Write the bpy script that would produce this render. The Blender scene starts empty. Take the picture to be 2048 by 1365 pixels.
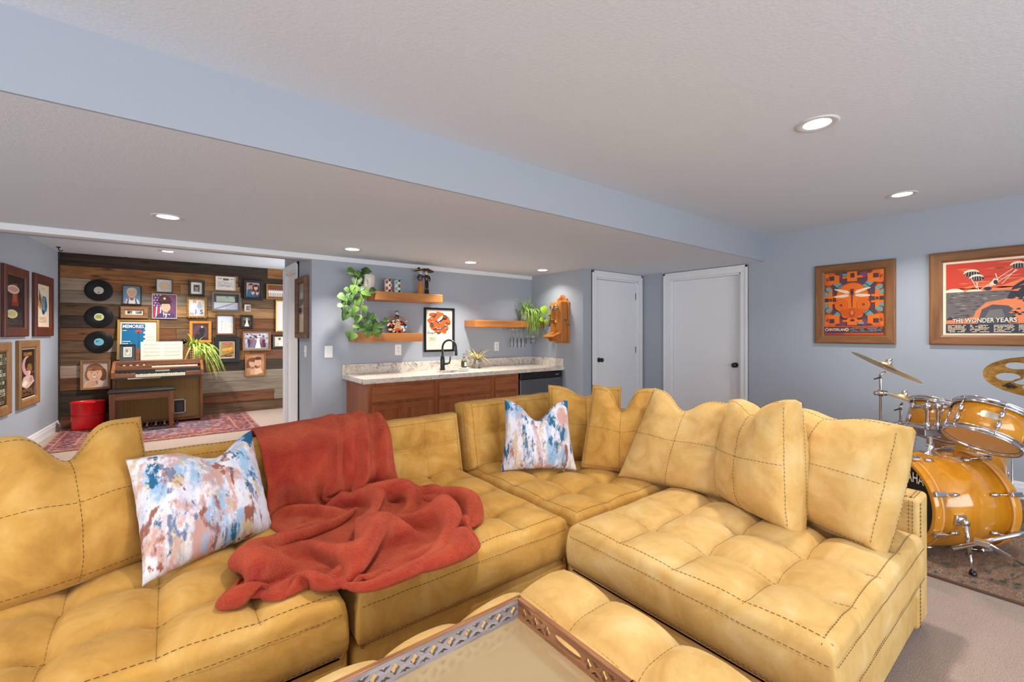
import bpy, bmesh, math, random
import numpy as np
from mathutils import Vector, Matrix, noise

scene = bpy.context.scene
COL = scene.collection
R = math.radians
rnd = random.Random(7)

# ------------------------------------------------------------------ camera
H = 1.33                                   # eye height
FPX, CX, CY = 884.0, 1024.0, 665.0         # focal length and principal point, 2048x1365 frame
YAW = 37.9
FX, FY = math.sin(R(YAW)), math.cos(R(YAW))
RX, RY = FY, -FX
cam_d = bpy.data.cameras.new('camera')
cam = bpy.data.objects.new('camera', cam_d); COL.objects.link(cam)
cam.location = (0, 0, H); cam.rotation_euler = (R(90), 0, R(-YAW))
cam_d.sensor_width = 36; cam_d.lens = FPX/2048*36; cam_d.shift_y = -17.5/2048
cam_d.clip_start = .02
scene.camera = cam

# ------------------------------------------------------------------ world, daylight, exposure
scene.view_settings.view_transform = 'Standard'; scene.view_settings.look = 'None'
scene.view_settings.exposure = -0.06; scene.view_settings.gamma = 1.0
scene.view_settings.use_curve_mapping = False
w = bpy.data.worlds.new('world'); scene.world = w; w.use_nodes = True
w.node_tree.nodes['Background'].inputs[0].default_value = (.72, .84, 1, 1)
w.node_tree.nodes['Background'].inputs[1].default_value = 1.5

def area(name, loc, aim, sx, sy, power, color=(1, 1, 1), shape='RECTANGLE', spread=180):
    d = bpy.data.lights.new(name, 'AREA'); d.shape = shape; d.size = sx; d.size_y = sy
    d.energy = power; d.color = color; d.spread = R(spread)
    o = bpy.data.objects.new(name, d); COL.objects.link(o); o.location = loc
    o.rotation_euler = Vector(aim).to_track_quat('-Z', 'Y').to_euler()
    return o
# daylight through the windows behind and beside the camera
area('daylight_lamp', (1.2, -3.42, 1.25), (0, 1, .42), 4.6, 1.9, 190, (.92, .96, 1))
area('daylight_lamp', (-3.42, .6, 1.35), (1, 0, .38), 3.8, 1.7, 95, (.92, .96, 1))
area('daylight_lamp', (2.2, 7.6, 1.3), (-1, 0, 0), 1.2, 1.4, 36, (.95, .97, 1))  # unseen area lamp by the far room's right wall, which has no window

# ------------------------------------------------------------------ pixel -> place (measured on the photograph)
def ray(u, v):
    a = (u-CX)/FPX
    return Vector((FX+a*RX, FY+a*RY, (CY-v)/FPX))
def on_y(u, v, Y): r = ray(u, v); t = Y/r.y; return Vector((r.x*t, Y, H+r.z*t))
def on_x(u, v, X): r = ray(u, v); t = X/r.x; return Vector((X, r.y*t, H+r.z*t))
def on_z(u, v, Z): r = ray(u, v); t = (Z-H)/r.z; return Vector((r.x*t, r.y*t, Z))
def at_t(u, v, t): r = ray(u, v); return Vector((r.x*t, r.y*t, H+r.z*t))
FWD, RGT, UP = Vector((FX, FY, 0)), Vector((RX, RY, 0)), Vector((0, 0, 1))

# ------------------------------------------------------------------ materials
def lin(c):
    return tuple((x/12.92 if x <= .04045 else ((x+.055)/1.055)**2.4) for x in (v/255 for v in c))
def col4(c): return (*lin(c), 1)
MATS = {}
def pmat(name, c, rough=.5, metal=0, spec=.5, **kw):
    if name in MATS: return MATS[name]
    m = bpy.data.materials.new(name); m.use_nodes = True
    b = m.node_tree.nodes['Principled BSDF']
    b.inputs['Base Color'].default_value = col4(c)
    b.inputs['Roughness'].default_value = rough; b.inputs['Metallic'].default_value = metal
    b.inputs['Specular IOR Level'].default_value = spec
    for k, v in kw.items(): b.inputs[k.replace('_', ' ')].default_value = v
    MATS[name] = m
    return m
class NT:
    def __init__(s, m): s.m = m; s.t = m.node_tree; s.b = s.t.nodes['Principled BSDF']
    def n(s, typ, **kw):
        x = s.t.nodes.new(typ)
        for k, v in kw.items():
            if hasattr(x, k) and not k[0].isupper(): setattr(x, k, v)
            else: x.inputs[k.replace('_', ' ')].default_value = v
        return x
    def l(s, a, b): s.t.links.new(a, b)
    def coord(s, scale=(1, 1, 1), rot=(0, 0, 0), src='Object', loc=(0, 0, 0)):
        tc = s.n('ShaderNodeTexCoord'); mp = s.n('ShaderNodeMapping')
        mp.inputs['Scale'].default_value = scale; mp.inputs['Rotation'].default_value = rot
        mp.inputs['Location'].default_value = loc
        s.l(tc.outputs[src], mp.inputs[0]); return mp.outputs[0]
    def noise(s, vec, scale=5, detail=3, rough=.5, dist=0):
        x = s.n('ShaderNodeTexNoise'); x.inputs['Scale'].default_value = scale
        x.inputs['Detail'].default_value = detail; x.inputs['Roughness'].default_value = rough
        x.inputs['Distortion'].default_value = dist
        if vec is not None: s.l(vec, x.inputs['Vector'])
        return x.outputs['Fac']
    def ramp(s, fac, stops, interp='LINEAR'):
        x = s.n('ShaderNodeValToRGB'); cr = x.color_ramp; cr.interpolation = interp
        while len(cr.elements) < len(stops): cr.elements.new(.5)
        for e, (p, c) in zip(cr.elements, stops): e.position = p; e.color = col4(c)
        s.l(fac, x.inputs[0]); return x.outputs[0]
    def mix(s, fac, a, b, mode='MIX'):
        x = s.n('ShaderNodeMix', data_type='RGBA', blend_type=mode)
        for sock, val in ((x.inputs[0], fac), (x.inputs[6], a), (x.inputs[7], b)):
            if hasattr(val, 'is_linked'): s.l(val, sock)
            elif isinstance(val, (int, float)): sock.default_value = val
            else: sock.default_value = col4(val)
        return x.outputs[2]
    def math(s, op, a, b=0):
        x = s.n('ShaderNodeMath', operation=op)
        for sock, val in ((x.inputs[0], a), (x.inputs[1], b)):
            if hasattr(val, 'is_linked'): s.l(val, sock)
            else: sock.default_value = val
        return x.outputs[0]
    def bump(s, h, strength=.3, dist=.01):
        x = s.n('ShaderNodeBump'); x.inputs['Strength'].default_value = strength
        x.inputs['Distance'].default_value = dist
        s.l(h, x.inputs['Height']); s.l(x.outputs[0], s.b.inputs['Normal'])
    def color(s, c): s.l(c, s.b.inputs['Base Color'])

def paint(name, c, bump=.25, scale=90, rough=.75, dist=.004):
    m = pmat(name, c, rough, 0, .25); t = NT(m); v = t.coord()
    n = t.noise(v, scale, 3, .6); t.bump(n, bump, dist)
    return m
def wood(name, c1, c2, c3=None, axis=0, scale=3.0, rough=.45, bump=.12, ring=1.0, obj_random=False):
    m = pmat(name, c1, rough, 0, .4); t = NT(m)
    sc = [scale*5]*3; sc[axis] = scale*.45
    v = t.coord(tuple(sc))
    if obj_random:
        oi = t.n('ShaderNodeObjectInfo'); ad = t.n('ShaderNodeVectorMath', operation='ADD')
        mu = t.n('ShaderNodeMath', operation='MULTIPLY'); mu.inputs[1].default_value = 57
        t.l(oi.outputs['Random'], mu.inputs[0]); t.l(v, ad.inputs[0]); t.l(mu.outputs[0], ad.inputs[1]); v = ad.outputs[0]
    n1 = t.noise(v, 1.4, 5, .62, .8*ring); n2 = t.noise(v, 7, 3, .6)
    c = t.ramp(n1, [(.28, c2), (.5, c1), (.72, c3 or c1)])
    c = t.mix(t.math('MULTIPLY', n2, .45), c, c2)
    t.color(c); t.bump(n2, bump, .003)
    return m

M_wall = paint('wall_paint', (164, 171, 181), .12, 130)
M_ceil = paint('ceiling_paint', (214, 221, 230), .3, 75, .85, .006)
M_white = pmat('white_trim', (228, 229, 232), .35, 0, .4)
M_plastic = pmat('white_plastic', (236, 236, 236), .3)
M_black = pmat('black_satin', (18, 18, 20), .3)
M_blackmatte = pmat('black_matte', (22, 21, 20), .6)
M_chrome = pmat('chrome', (225, 226, 230), .12, 1)
M_brass = pmat('brass', (180, 140, 70), .3, 1)
M_steel = pmat('brushed_steel', (150, 153, 158), .34, 1)
M_glass = bpy.data.materials.new('clear_glass'); M_glass.use_nodes = True
_t = M_glass.node_tree; _t.nodes.remove(_t.nodes['Principled BSDF'])
_a, _g, _m, _w = _t.nodes.new('ShaderNodeBsdfTransparent'), _t.nodes.new('ShaderNodeBsdfGlossy'), _t.nodes.new('ShaderNodeMixShader'), _t.nodes.new('ShaderNodeLayerWeight')
_a.inputs[0].default_value = (.985, .99, .99, 1); _g.inputs['Roughness'].default_value = .18; _w.inputs[0].default_value = .3
_t.links.new(_w.outputs['Fresnel'], _m.inputs[0]); _t.links.new(_a.outputs[0], _m.inputs[1]); _t.links.new(_g.outputs[0], _m.inputs[2]); _t.links.new(_m.outputs[0], _t.nodes['Material Output'].inputs[0])
M_pane = pmat('pane_glass', (255, 255, 255), .03, 0, .5, Transmission_Weight=1.0, IOR=1.45, Alpha=.12)
M_thread = pmat('dark_thread', (92, 62, 30), .8)

# ------------------------------------------------------------------ mesh builder
class MB:
    def __init__(s): s.v = []; s.f = []; s.mi = []; s.sm = []
    def add(s, verts, faces, mi=0, smooth=False, M=None):
        o = len(s.v)
        for p in verts:
            p = Vector(p)
            s.v.append(M @ p if M is not None else p)
        for f in faces: s.f.append([o+i for i in f]); s.mi.append(mi); s.sm.append(smooth)
        return s
    def box(s, lo, hi, mi=0, M=None, ch=0):
        x0, y0, z0 = lo; x1, y1, z1 = hi
        if ch <= 0:
            vs = [(x0, y0, z0), (x1, y0, z0), (x1, y1, z0), (x0, y1, z0), (x0, y0, z1), (x1, y0, z1), (x1, y1, z1), (x0, y1, z1)]
            fs = [(3, 2, 1, 0), (4, 5, 6, 7), (0, 1, 5, 4), (1, 2, 6, 5), (2, 3, 7, 6), (3, 0, 4, 7)]
            return s.add(vs, fs, mi, False, M)
        bm = bmesh.new(); bmesh.ops.create_cube(bm, size=1)
        for v in bm.verts:
            v.co = Vector(((x0+x1)/2+v.co.x*(x1-x0), (y0+y1)/2+v.co.y*(y1-y0), (z0+z1)/2+v.co.z*(z1-z0)))
        bmesh.ops.bevel(bm, geom=bm.edges[:], offset=ch, segments=2, profile=.5, affect='EDGES')
        bm.verts.index_update()
        s.add([v.co.copy() for v in bm.verts], [[v.index for v in f.verts] for f in bm.faces], mi, False, M)
        bm.free(); return s
    def cyl(s, p0, p1, r0, r1=None, n=16, mi=0, caps=True, smooth=True):
        r1 = r0 if r1 is None else r1
        p0, p1 = Vector(p0), Vector(p1); d = (p1-p0).normalized()
        a = d.orthogonal().normalized(); b = d.cross(a); vs = []
        for p, r in ((p0, r0), (p1, r1)):
            for i in range(n):
                t = 2*math.pi*i/n; vs.append(p+a*math.cos(t)*r+b*math.sin(t)*r)
        s.add(vs, [(i, (i+1) % n, n+(i+1) % n, n+i) for i in range(n)], mi, smooth)
        if caps:
            s.add(vs[:n], [list(range(n))[::-1]], mi); s.add(vs[n:], [list(range(n))], mi)
        return s
    def lathe(s, prof, org=(0, 0, 0), axis=(0, 0, 1), n=24, mi=0, smooth=True, ref=None, sx=1.0):
        d = Vector(axis).normalized(); a = Vector(ref) if ref else d.orthogonal().normalized(); b = d.cross(a)
        org = Vector(org); vs = []; fs = []
        for r, z in prof:
            for i in range(n):
                t = 2*math.pi*i/n; vs.append(org+d*z+a*math.cos(t)*r+b*math.sin(t)*r*sx)
        for k in range(len(prof)-1):
            for i in range(n):
                j = (i+1) % n; fs.append((k*n+i, k*n+j, (k+1)*n+j, (k+1)*n+i))
        return s.add(vs, fs, mi, smooth)
    def tube(s, pts, r, n=8, mi=0, caps=True, smooth=True):
        pts = [Vector(p) for p in pts]; rs = r if isinstance(r, (list, tuple)) else [r]*len(pts)
        vs = []; fs = []; up = None
        for k, p in enumerate(pts):
            d = (pts[min(k+1, len(pts)-1)]-pts[max(k-1, 0)]).normalized()
            if up is None: up = d.orthogonal().normalized()
            up = (up-d*up.dot(d)); up = up.normalized() if up.length > 1e-6 else d.orthogonal().normalized()
            b = d.cross(up)
            for i in range(n):
                t = 2*math.pi*i/n; vs.append(p+up*math.cos(t)*rs[k]+b*math.sin(t)*rs[k])
        for k in range(len(pts)-1):
            for i in range(n):
                j = (i+1) % n; fs.append((k*n+i, k*n+j, (k+1)*n+j, (k+1)*n+i))
        if caps: fs.append(list(range(n))[::-1]); fs.append([(len(pts)-1)*n+i for i in range(n)])
        return s.add(vs, fs, mi, smooth)
    def ball(s, c, r, n=12, mi=0, sc=(1, 1, 1)):
        vs = []; fs = []; m = n//2; c = Vector(c)
        for k in range(m+1):
            ph = math.pi*k/m
            for i in range(n):
                t = 2*math.pi*i/n
                vs.append(c+Vector((r*sc[0]*math.sin(ph)*math.cos(t), r*sc[1]*math.sin(ph)*math.sin(t), -r*sc[2]*math.cos(ph))))
        for k in range(m):
            for i in range(n):
                j = (i+1) % n; fs.append((k*n+i, k*n+j, (k+1)*n+j, (k+1)*n+i))
        return s.add(vs, fs, mi, True)
    def prism(s, poly, y0, y1, mi=0, M=None):
        """poly of (x, z), extruded along y"""
        n = len(poly)
        vs = [(x, y0, z) for x, z in poly]+[(x, y1, z) for x, z in poly]
        fs = [list(range(n)), [n+i for i in range(n)][::-1]]+[(i, n+i, n+(i+1) % n, (i+1) % n) for i in range(n)]
        return s.add(vs, fs, mi, False, M)
    def grid(s, P, mi=0, smooth=True, closed=False):
        """P: rows of points"""
        nr, nc = len(P), len(P[0]); vs = [p for row in P for p in row]; fs = []
        for i in range(nr-1):
            for j in range(nc-1 if not closed else nc):
                k = (j+1) % nc
                fs.append((i*nc+j, i*nc+k, (i+1)*nc+k, (i+1)*nc+j))
        return s.add(vs, fs, mi, smooth)
    def build(s, name, mats, parent=None, bevel=0, weld=False, loc=None, fix=True):
        me = bpy.data.meshes.new(name)
        me.from_pydata([tuple(p) for p in s.v], [], s.f)
        for m in (mats if isinstance(mats, (list, tuple)) else [mats]): me.materials.append(m)
        me.polygons.foreach_set('material_index', s.mi); me.polygons.foreach_set('use_smooth', s.sm)
        if weld or fix:
            bm = bmesh.new(); bm.from_mesh(me)
            if weld: bmesh.ops.remove_doubles(bm, verts=bm.verts, dist=1e-5)
            bmesh.ops.recalc_face_normals(bm, faces=bm.faces[:]); bm.to_mesh(me); bm.free()
        me.update()
        o = bpy.data.objects.new(name, me); COL.objects.link(o)
        if parent is not None: o.parent = parent
        if loc is not None: o.location = loc
        if bevel:
            b = o.modifiers.new('bevel', 'BEVEL'); b.width = bevel; b.segments = 2; b.limit_method = 'ANGLE'; b.angle_limit = R(40)
        return o

def tag(o, label=None, cat=None, group=None, kind=None):
    if label: o['label'] = label
    if cat: o['category'] = cat
    if group: o['group'] = group
    if kind: o['kind'] = kind
    return o
def thing(name, label, cat, loc=(0, 0, 0), rz=0, group=None, M=None):
    o = bpy.data.objects.new(name, None); COL.objects.link(o); o.empty_display_size = .05
    if M is not None: o.matrix_world = M
    else: o.location = loc; o.rotation_euler = (0, 0, rz)
    return tag(o, label, cat, group)
def struct(name, mb, m, parent=None, **kw):
    o = mb.build(name, m, parent, **kw)
    if parent is None: o['kind'] = 'structure'
    return o
def copy_tree(o, parent=None):
    c = o.copy(); COL.objects.link(c)
    if parent is not None: c.parent = parent; c.matrix_parent_inverse = o.matrix_parent_inverse.copy()
    for ch in list(o.children): copy_tree(ch, c)
    return c
def frame_M(org, x, z):
    """matrix with local x, z directions (y = z cross x)"""
    x = Vector(x).normalized(); z = Vector(z); z = (z-x*z.dot(x)).normalized(); y = z.cross(x)
    return Matrix(((x.x, y.x, z.x, org[0]), (x.y, y.y, z.y, org[1]), (x.z, y.z, z.z, org[2]), (0, 0, 0, 1)))

def curve_mesh(splines, depth, name='c'):
    """flat filled outlines (holes allowed) in x,y extruded by depth along z -> (verts, faces)"""
    cu = bpy.data.curves.new(name, 'CURVE'); cu.dimensions = '2D'; cu.fill_mode = 'BOTH'; cu.extrude = depth/2
    for pts in splines:
        sp = cu.splines.new('POLY'); sp.points.add(len(pts)-1); sp.use_cyclic_u = True
        for p, q in zip(sp.points, pts): p.co = (q[0], q[1], 0, 1)
    o = bpy.data.objects.new(name, cu); COL.objects.link(o)
    dg = bpy.context.evaluated_depsgraph_get(); e = o.evaluated_get(dg); me = e.to_mesh()
    vs = [v.co.copy() for v in me.vertices]; fs = [list(p.vertices) for p in me.polygons]
    e.to_mesh_clear(); bpy.data.objects.remove(o); bpy.data.curves.remove(cu)
    return vs, fs
TXT = {}
def text_mesh(s):
    """text centred on the origin, height of a capital = 1, in x,y"""
    if s in TXT: return TXT[s]
    cu = bpy.data.curves.new('t', 'FONT'); cu.body = s; cu.size = 1; cu.resolution_u = 2
    cu.align_x = 'CENTER'; cu.align_y = 'CENTER'; cu.offset = .012
    o = bpy.data.objects.new('t', cu); COL.objects.link(o)
    dg = bpy.context.evaluated_depsgraph_get(); e = o.evaluated_get(dg); me = e.to_mesh()
    vs = [v.co.copy() for v in me.vertices]; fs = [list(p.vertices) for p in me.polygons]
    e.to_mesh_clear(); bpy.data.objects.remove(o); bpy.data.curves.remove(cu)
    if vs:
        x0, x1 = min(v.x for v in vs), max(v.x for v in vs); y0, y1 = min(v.y for v in vs), max(v.y for v in vs)
        k = 1/(y1-y0)
        vs = [Vector(((v.x-(x0+x1)/2)*k, (v.y-(y0+y1)/2)*k, 0)) for v in vs]
    TXT[s] = (vs, fs, (x1-x0)*k if vs else 0)
    return TXT[s]

# ------------------------------------------------------------------ flat prints
def ink(c, gloss=.6):
    return pmat('ink_%02x%02x%02x_%d' % (*c, int(gloss*100)), c, gloss, 0, .3)
class Print:
    """a flat picture: layered patches of ink, coordinates 0..1 (x right, y up)"""
    def __init__(s, w, h, bg, gloss=.6):
        s.w, s.h, s.g = w, h, gloss; s.mb = MB(); s.m = []; s.k = 0
        s.r(0, 0, 1, 1, bg)
    def idx(s, c):
        m = ink(c, s.g)
        if m not in s.m: s.m.append(m)
        return s.m.index(m)
    def P(s, pts, c, step=True):
        pts = [(min(max(x, 0), 1), min(max(y, 0), 1)) for x, y in pts]
        d = -s.k*.00012
        s.mb.add([((x-.5)*s.w, d, (y-.5)*s.h) for x, y in pts], [list(range(len(pts)))], s.idx(c))
        s.k += 1; return s
    def r(s, x0, y0, x1, y1, c): return s.P([(x0, y0), (x1, y0), (x1, y1), (x0, y1)], c)
    def e(s, cx, cy, rx, ry, c, n=18, a0=0, a1=360):
        full = a1-a0 >= 360
        pts = [(cx+rx*math.cos(R(a0+(a1-a0)*i/(n if full else n-1))), cy+ry*math.sin(R(a0+(a1-a0)*i/(n if full else n-1)))) for i in range(n)]
        return s.P(pts, c)
    def t(s, txt, cx, cy, h, c, wmax=None):
        vs, fs, tw = text_mesh(txt)
        kx = kz = h*s.h
        if wmax and tw*kx > wmax*s.w: kx = wmax*s.w/tw
        d = -s.k*.00012
        s.mb.add([((cx-.5)*s.w+v.x*kx, d, (cy-.5)*s.h+v.y*kz) for v in vs], fs, s.idx(c)); s.k += 1; return s
    def line(s, x0, y0, x1, y1, w, c):
        dx, dy = (x1-x0)*s.w, (y1-y0)*s.h; L = math.hypot(dx, dy) or 1; nx, ny = -dy/L*w/2/s.w*s.w, dx/L*w/2
        nx, ny = -dy/L*w/2/s.w, dx/L*w/2/s.h
        return s.P([(x0+nx, y0+ny), (x1+nx, y1+ny), (x1-nx, y1-ny), (x0-nx, y0-ny)], c)
    def face(s, cx, cy, r, skin, hair, style='short', asp=None):
        a = asp or s.w/s.h; rx, ry = r/a, r*1.28
        dk = tuple(int(x*.62) for x in skin)
        if style == 'long': s.e(cx, cy+ry*.1, rx*1.75, ry*1.35, hair, 14); s.r(cx-rx*1.6, cy-ry*1.5, cx+rx*1.6, cy, hair)
        elif style == 'feather':
            s.e(cx, cy+ry*.2, rx*1.75, ry*1.3, hair, 14); s.e(cx-rx*1.25, cy-ry*.5, rx*.8, ry*.8, hair); s.e(cx+rx*1.3, cy-ry*.5, rx*.85, ry*.9, hair)
        else: s.e(cx, cy+ry*.25, rx*1.14, ry*1.0, hair)
        s.r(cx-rx*.42, cy-ry*1.45, cx+rx*.42, cy-ry*.6, dk)
        s.e(cx, cy, rx, ry, skin)
        if style == 'cap': pass
        elif style in ('feather', 'long'):
            s.e(cx, cy+ry*.78, rx*.95, ry*.42, hair)
        else: s.e(cx, cy+ry*.85, rx*.95, ry*.35, hair)
        for q in (-1, 1):
            s.e(cx+q*rx*.4, cy+ry*.14, rx*.2, ry*.07, (245, 240, 235), 8); s.e(cx+q*rx*.4, cy+ry*.14, rx*.09, ry*.07, (40, 32, 30), 8)
            s.r(cx+q*rx*.4-rx*.22, cy+ry*.26, cx+q*rx*.4+rx*.22, cy+ry*.32, dk)
        s.P([(cx-rx*.05, cy+ry*.1), (cx+rx*.05, cy+ry*.1), (cx+rx*.14, cy-ry*.22), (cx-rx*.14, cy-ry*.22)], tuple(int(x*.88) for x in skin))
        s.e(cx, cy-ry*.45, rx*.38, ry*.1, (165, 70, 66), 10); s.e(cx, cy-ry*.44, rx*.28, ry*.045, (248, 240, 232), 8)
        return s
    def person(s, cx, y0, h, top, legs, skin, hair, style='short', skirt=False):
        """small whole figure, feet at y0, height h"""
        a = s.w/s.h; u = h/7.2
        if skirt: s.P([(cx-1.7*u/a, y0), (cx+1.7*u/a, y0), (cx+.6*u/a, y0+h*.55), (cx-.6*u/a, y0+h*.55)], legs)
        else: s.r(cx-.8*u/a, y0, cx-.08*u/a, y0+h*.5, legs); s.r(cx+.08*u/a, y0, cx+.8*u/a, y0+h*.5, legs)
        s.P([(cx-.75*u/a, y0+h*.45), (cx+.75*u/a, y0+h*.45), (cx+1.1*u/a, y0+h*.8), (cx-1.1*u/a, y0+h*.8)], top)
        s.P([(cx-1.1*u/a, y0+h*.8), (cx-.75*u/a, y0+h*.8), (cx-1.1*u/a, y0+h*.46), (cx-1.45*u/a, y0+h*.46)], top)
        s.P([(cx+1.1*u/a, y0+h*.8), (cx+.75*u/a, y0+h*.8), (cx+1.1*u/a, y0+h*.46), (cx+1.45*u/a, y0+h*.46)], top)
        s.e(cx, y0+h*.92, .62*u/a, .66*u, hair, 10); s.e(cx, y0+h*.895, .48*u/a, .58*u, skin, 10)
        if style == 'long': s.r(cx-.6*u/a, y0+h*.76, cx-.35*u/a, y0+h*.93, hair); s.r(cx+.35*u/a, y0+h*.76, cx+.6*u/a, y0+h*.93, hair)
        return s
    def scribble(s, x0, y0, x1, y1, rows, c, seed=0, fill=.6):
        q = random.Random(seed); dh = (y1-y0)/rows
        for i in range(rows):
            x = x0
            while x < x1-.01:
                L = q.uniform(.02, .1)*(x1-x0)*1.6
                if q.random() < .85: s.r(x, y1-(i+.5+fill/2)*dh, min(x+L, x1), y1-(i+.5-fill/2)*dh, c); s.k -= 1
                x += L+.02*(x1-x0)
        s.k += 1
        return s
    def build(s, parent, y=-.004, name='picture'):
        o = s.mb.build(name, s.m, parent, fix=False); o.location = (0, y, 0)
        return o

def picture(name, label, M, w, h, fw, depth, fmat, make, mat_c=None, mat_w=0, cat='picture', group=None, glass=False, inner=None):
    """framed picture: local x right, z up, -y out of the wall, back on y=0"""
    t = thing(name, label, cat, M=M, group=group)
    mb = MB(); W, Hh = w/2, h/2
    prof = [(0, 0), (0, depth*.8), (fw*.12, depth), (fw*.8, depth*.9), (fw, depth*.55), (fw, depth*.2)]
    rows = []
    for d, y in prof: rows.append([(-W+d, -y, -Hh+d), (W-d, -y, -Hh+d), (W-d, -y, Hh-d), (-W+d, -y, Hh-d)])
    for i in range(len(rows)-1):
        for j in range(4):
            k = (j+1) % 4
            mb.add([rows[i][j], rows[i][k], rows[i+1][k], rows[i+1][j]], [(0, 1, 2, 3)], (j % 2) if isinstance(fmat, tuple) else 0)
    mb.add(rows[0], [(0, 1, 2, 3)], 0)
    mb.build('frame', fmat, t)
    iw, ih = w-2*fw, h-2*fw
    if mat_c is not None:
        b = MB(); b.box((-iw/2, -depth*.24, -ih/2), (iw/2, -depth*.12, ih/2)); b.build('mat_board', ink(mat_c, .8), t)
        iw -= 2*mat_w; ih -= 2*mat_w
    p = make(iw, ih)
    p.build(t, -depth*.27-.0008)
    return t
# ================================================================== the room
ZC, ZS = 2.43, 2.14            # ceiling, lowered ceiling
XR, YD, XB, YB, XE, YP = 5.40, 3.875, 4.16, 4.884, 1.175, 8.60
YS = 2.225                     # soffit face
M_carpet = pmat('carpet', (190, 176, 164), .95, 0, .1)
t = NT(M_carpet); v = t.coord(); n1 = t.noise(v, 240, 3, .7); n2 = t.noise(v, 9, 4, .7); n3 = t.noise(v, 60, 3, .6)
c = t.ramp(n1, [(.3, (120, 98, 88)), (.5, (204, 178, 162)), (.7, (238, 218, 204))])
c = t.mix(t.math('MULTIPLY', n2, .42), c, (146, 126, 116)); c = t.mix(t.math('MULTIPLY', n3, .3), c, (214, 202, 192))
t.color(c); t.bump(n1, .9, .012)

b = MB(); b.box((-3.6, -3.6, -.1), (XR+.1, YP+.1, 0)); struct('floor', b, M_carpet)
b = MB(); b.box((-3.6, -3.6, ZC), (XR+.1, YP+.1, ZC+.1)); struct('ceiling', b, M_ceil)
b = MB(); b.box((-3.6, YS+.004, ZS), (XR, YB+.1, ZC)); struct('ceiling', b, M_ceil)
b = MB(); b.box((-3.6, YS-.01, ZS), (XR, YS+.004, ZC)); struct('wall_soffit', b, M_wall)
# trim strip where the lowered ceiling ends
b = MB(); b.box((-3.6, YB-.014, ZS-.052), (XB, YB+.1, ZS)); struct('trim_1', b, M_white, bevel=.004)
# right wall, opening for door 2
D2a, D2b, D2h = 2.485, 3.435, 2.045
b = MB()
b.box((XR, -3.6, 0), (XR+.12, D2a, ZC)); b.box((XR, D2b, 0), (XR+.12, YB+.1, ZC)); b.box((XR, D2a, D2h), (XR+.12, D2b, ZC))
struct('wall_right', b, M_wall)
# wall with door 1
D1a, D1b, D1h = 4.398, 5.288, 2.05
b = MB()
b.box((XB+.11, YD, 0), (D1a, YD+.12, ZS)); b.box((D1b, YD, 0), (XR, YD+.12, ZS)); b.box((D1a, YD, D1h), (D1b, YD+.12, ZS))
struct('wall_closet', b, M_wall)
b = MB(); b.box((XB, YD, 0), (XB+.11, YB, ZS)); struct('wall_bar_side', b, M_wall)
b = MB(); b.box((XE, YB, 0), (XB+.11, YB+.12, ZS)); struct('wall_bar', b, M_wall)
# wall beyond the bar, with door 3
D3a, D3b, D3h = 5.52, 6.12, 2.05
b = MB()
b.box((XE, YB+.12, 0), (XE+.12, D3a, ZC)); b.box((XE, D3b, 0), (XE+.12, D3b+.10, ZC)); b.box((XE, D3a, D3h), (XE+.12, D3b, ZC))
struct('wall_hall', b, M_wall)
b = MB(); b.box((XE+.12, D3b+.02, 0), (2.4, D3b+.10, ZC)); struct('wall_hall', b, M_wall)
b = MB(); b.box((2.3, D3b+.1, 0), (2.4, YP, ZC)); struct('wall_far_right', b, M_wall)
# left wall of the far room, slightly out of square
LWc = Vector((-1.179, YP, 0)); LWd = Vector((.0699, 1, 0)).normalized()   # direction towards the far corner
p0 = LWc+LWd*.1; p1 = LWc-LWd*(YP-YB+.12)
nrm = Vector((-LWd.y, LWd.x, 0))
b = MB(); q = [p0, p1, p1+nrm*.1, p0+nrm*.1]
b.add([(*x.xy, 0) for x in q]+[(*x.xy, ZC) for x in q], [(3, 2, 1, 0), (4, 5, 6, 7), (0, 1, 5, 4), (1, 2, 6, 5), (2, 3, 7, 6), (3, 0, 4, 7)])
struct('wall_left', b, M_wall)
b = MB(); b.box((-3.6, YB-.02, 0), (p1.x+.02, YB+.1, ZC)); struct('wall_left_return', b, M_wall)
b = MB(); b.box((-3.6, YB+.1, ZS-.05), (XE, YB+.2, ZC)); struct('wall_header', b, M_wall)
# walls behind the camera: windows to the daylight
def holed_wall(name, lo, hi, ax, holes):
    b = MB(); i = 0 if ax == 'x' else 1
    cuts = sorted(holes); cur = lo[i]
    for a0, a1, z0, z1 in cuts:
        def bx(u0, u1, w0, w1):
            l, h = list(lo), list(hi); l[i], h[i], l[2], h[2] = u0, u1, w0, w1; b.box(l, h)
        bx(cur, a0, lo[2], hi[2]); bx(a0, a1, lo[2], z0); bx(a0, a1, z1, hi[2]); cur = a1
    l, h = list(lo), list(hi); l[i] = cur; b.box(l, h)
    struct(name, b, M_wall)
holed_wall('wall_back', (-3.6, -3.6, 0), (XR, -3.5, ZC), 'x', [(-1.2, 3.6, .35, 2.2)])
holed_wall('wall_far_left', (-3.6, -3.6, 0), (-3.5, YB, ZC), 'y', [(-1.4, 2.6, .5, 2.2)])
def window(name, M, w, h):
    t = bpy.data.objects.new(name, None); COL.objects.link(t); t.matrix_world = M; t['kind'] = 'structure'
    f = MB()
    for x in (-w/2, -w/6-.02, w/6-.02, w/2-.05): f.box((x, -.04, 0), (x+.05, .04, h))
    for z in (0, h-.05): f.box((-w/2, -.04, z), (w/2, .04, z+.05))
    f.build('window_frame', M_white, t)
window('window_1', Matrix.Translation((1.2, -3.55, .35)), 4.8, 1.85)
window('window_2', frame_M((-3.55, .6, .5), (0, 1, 0), (0, 0, 1)), 4.0, 1.7)

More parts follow.
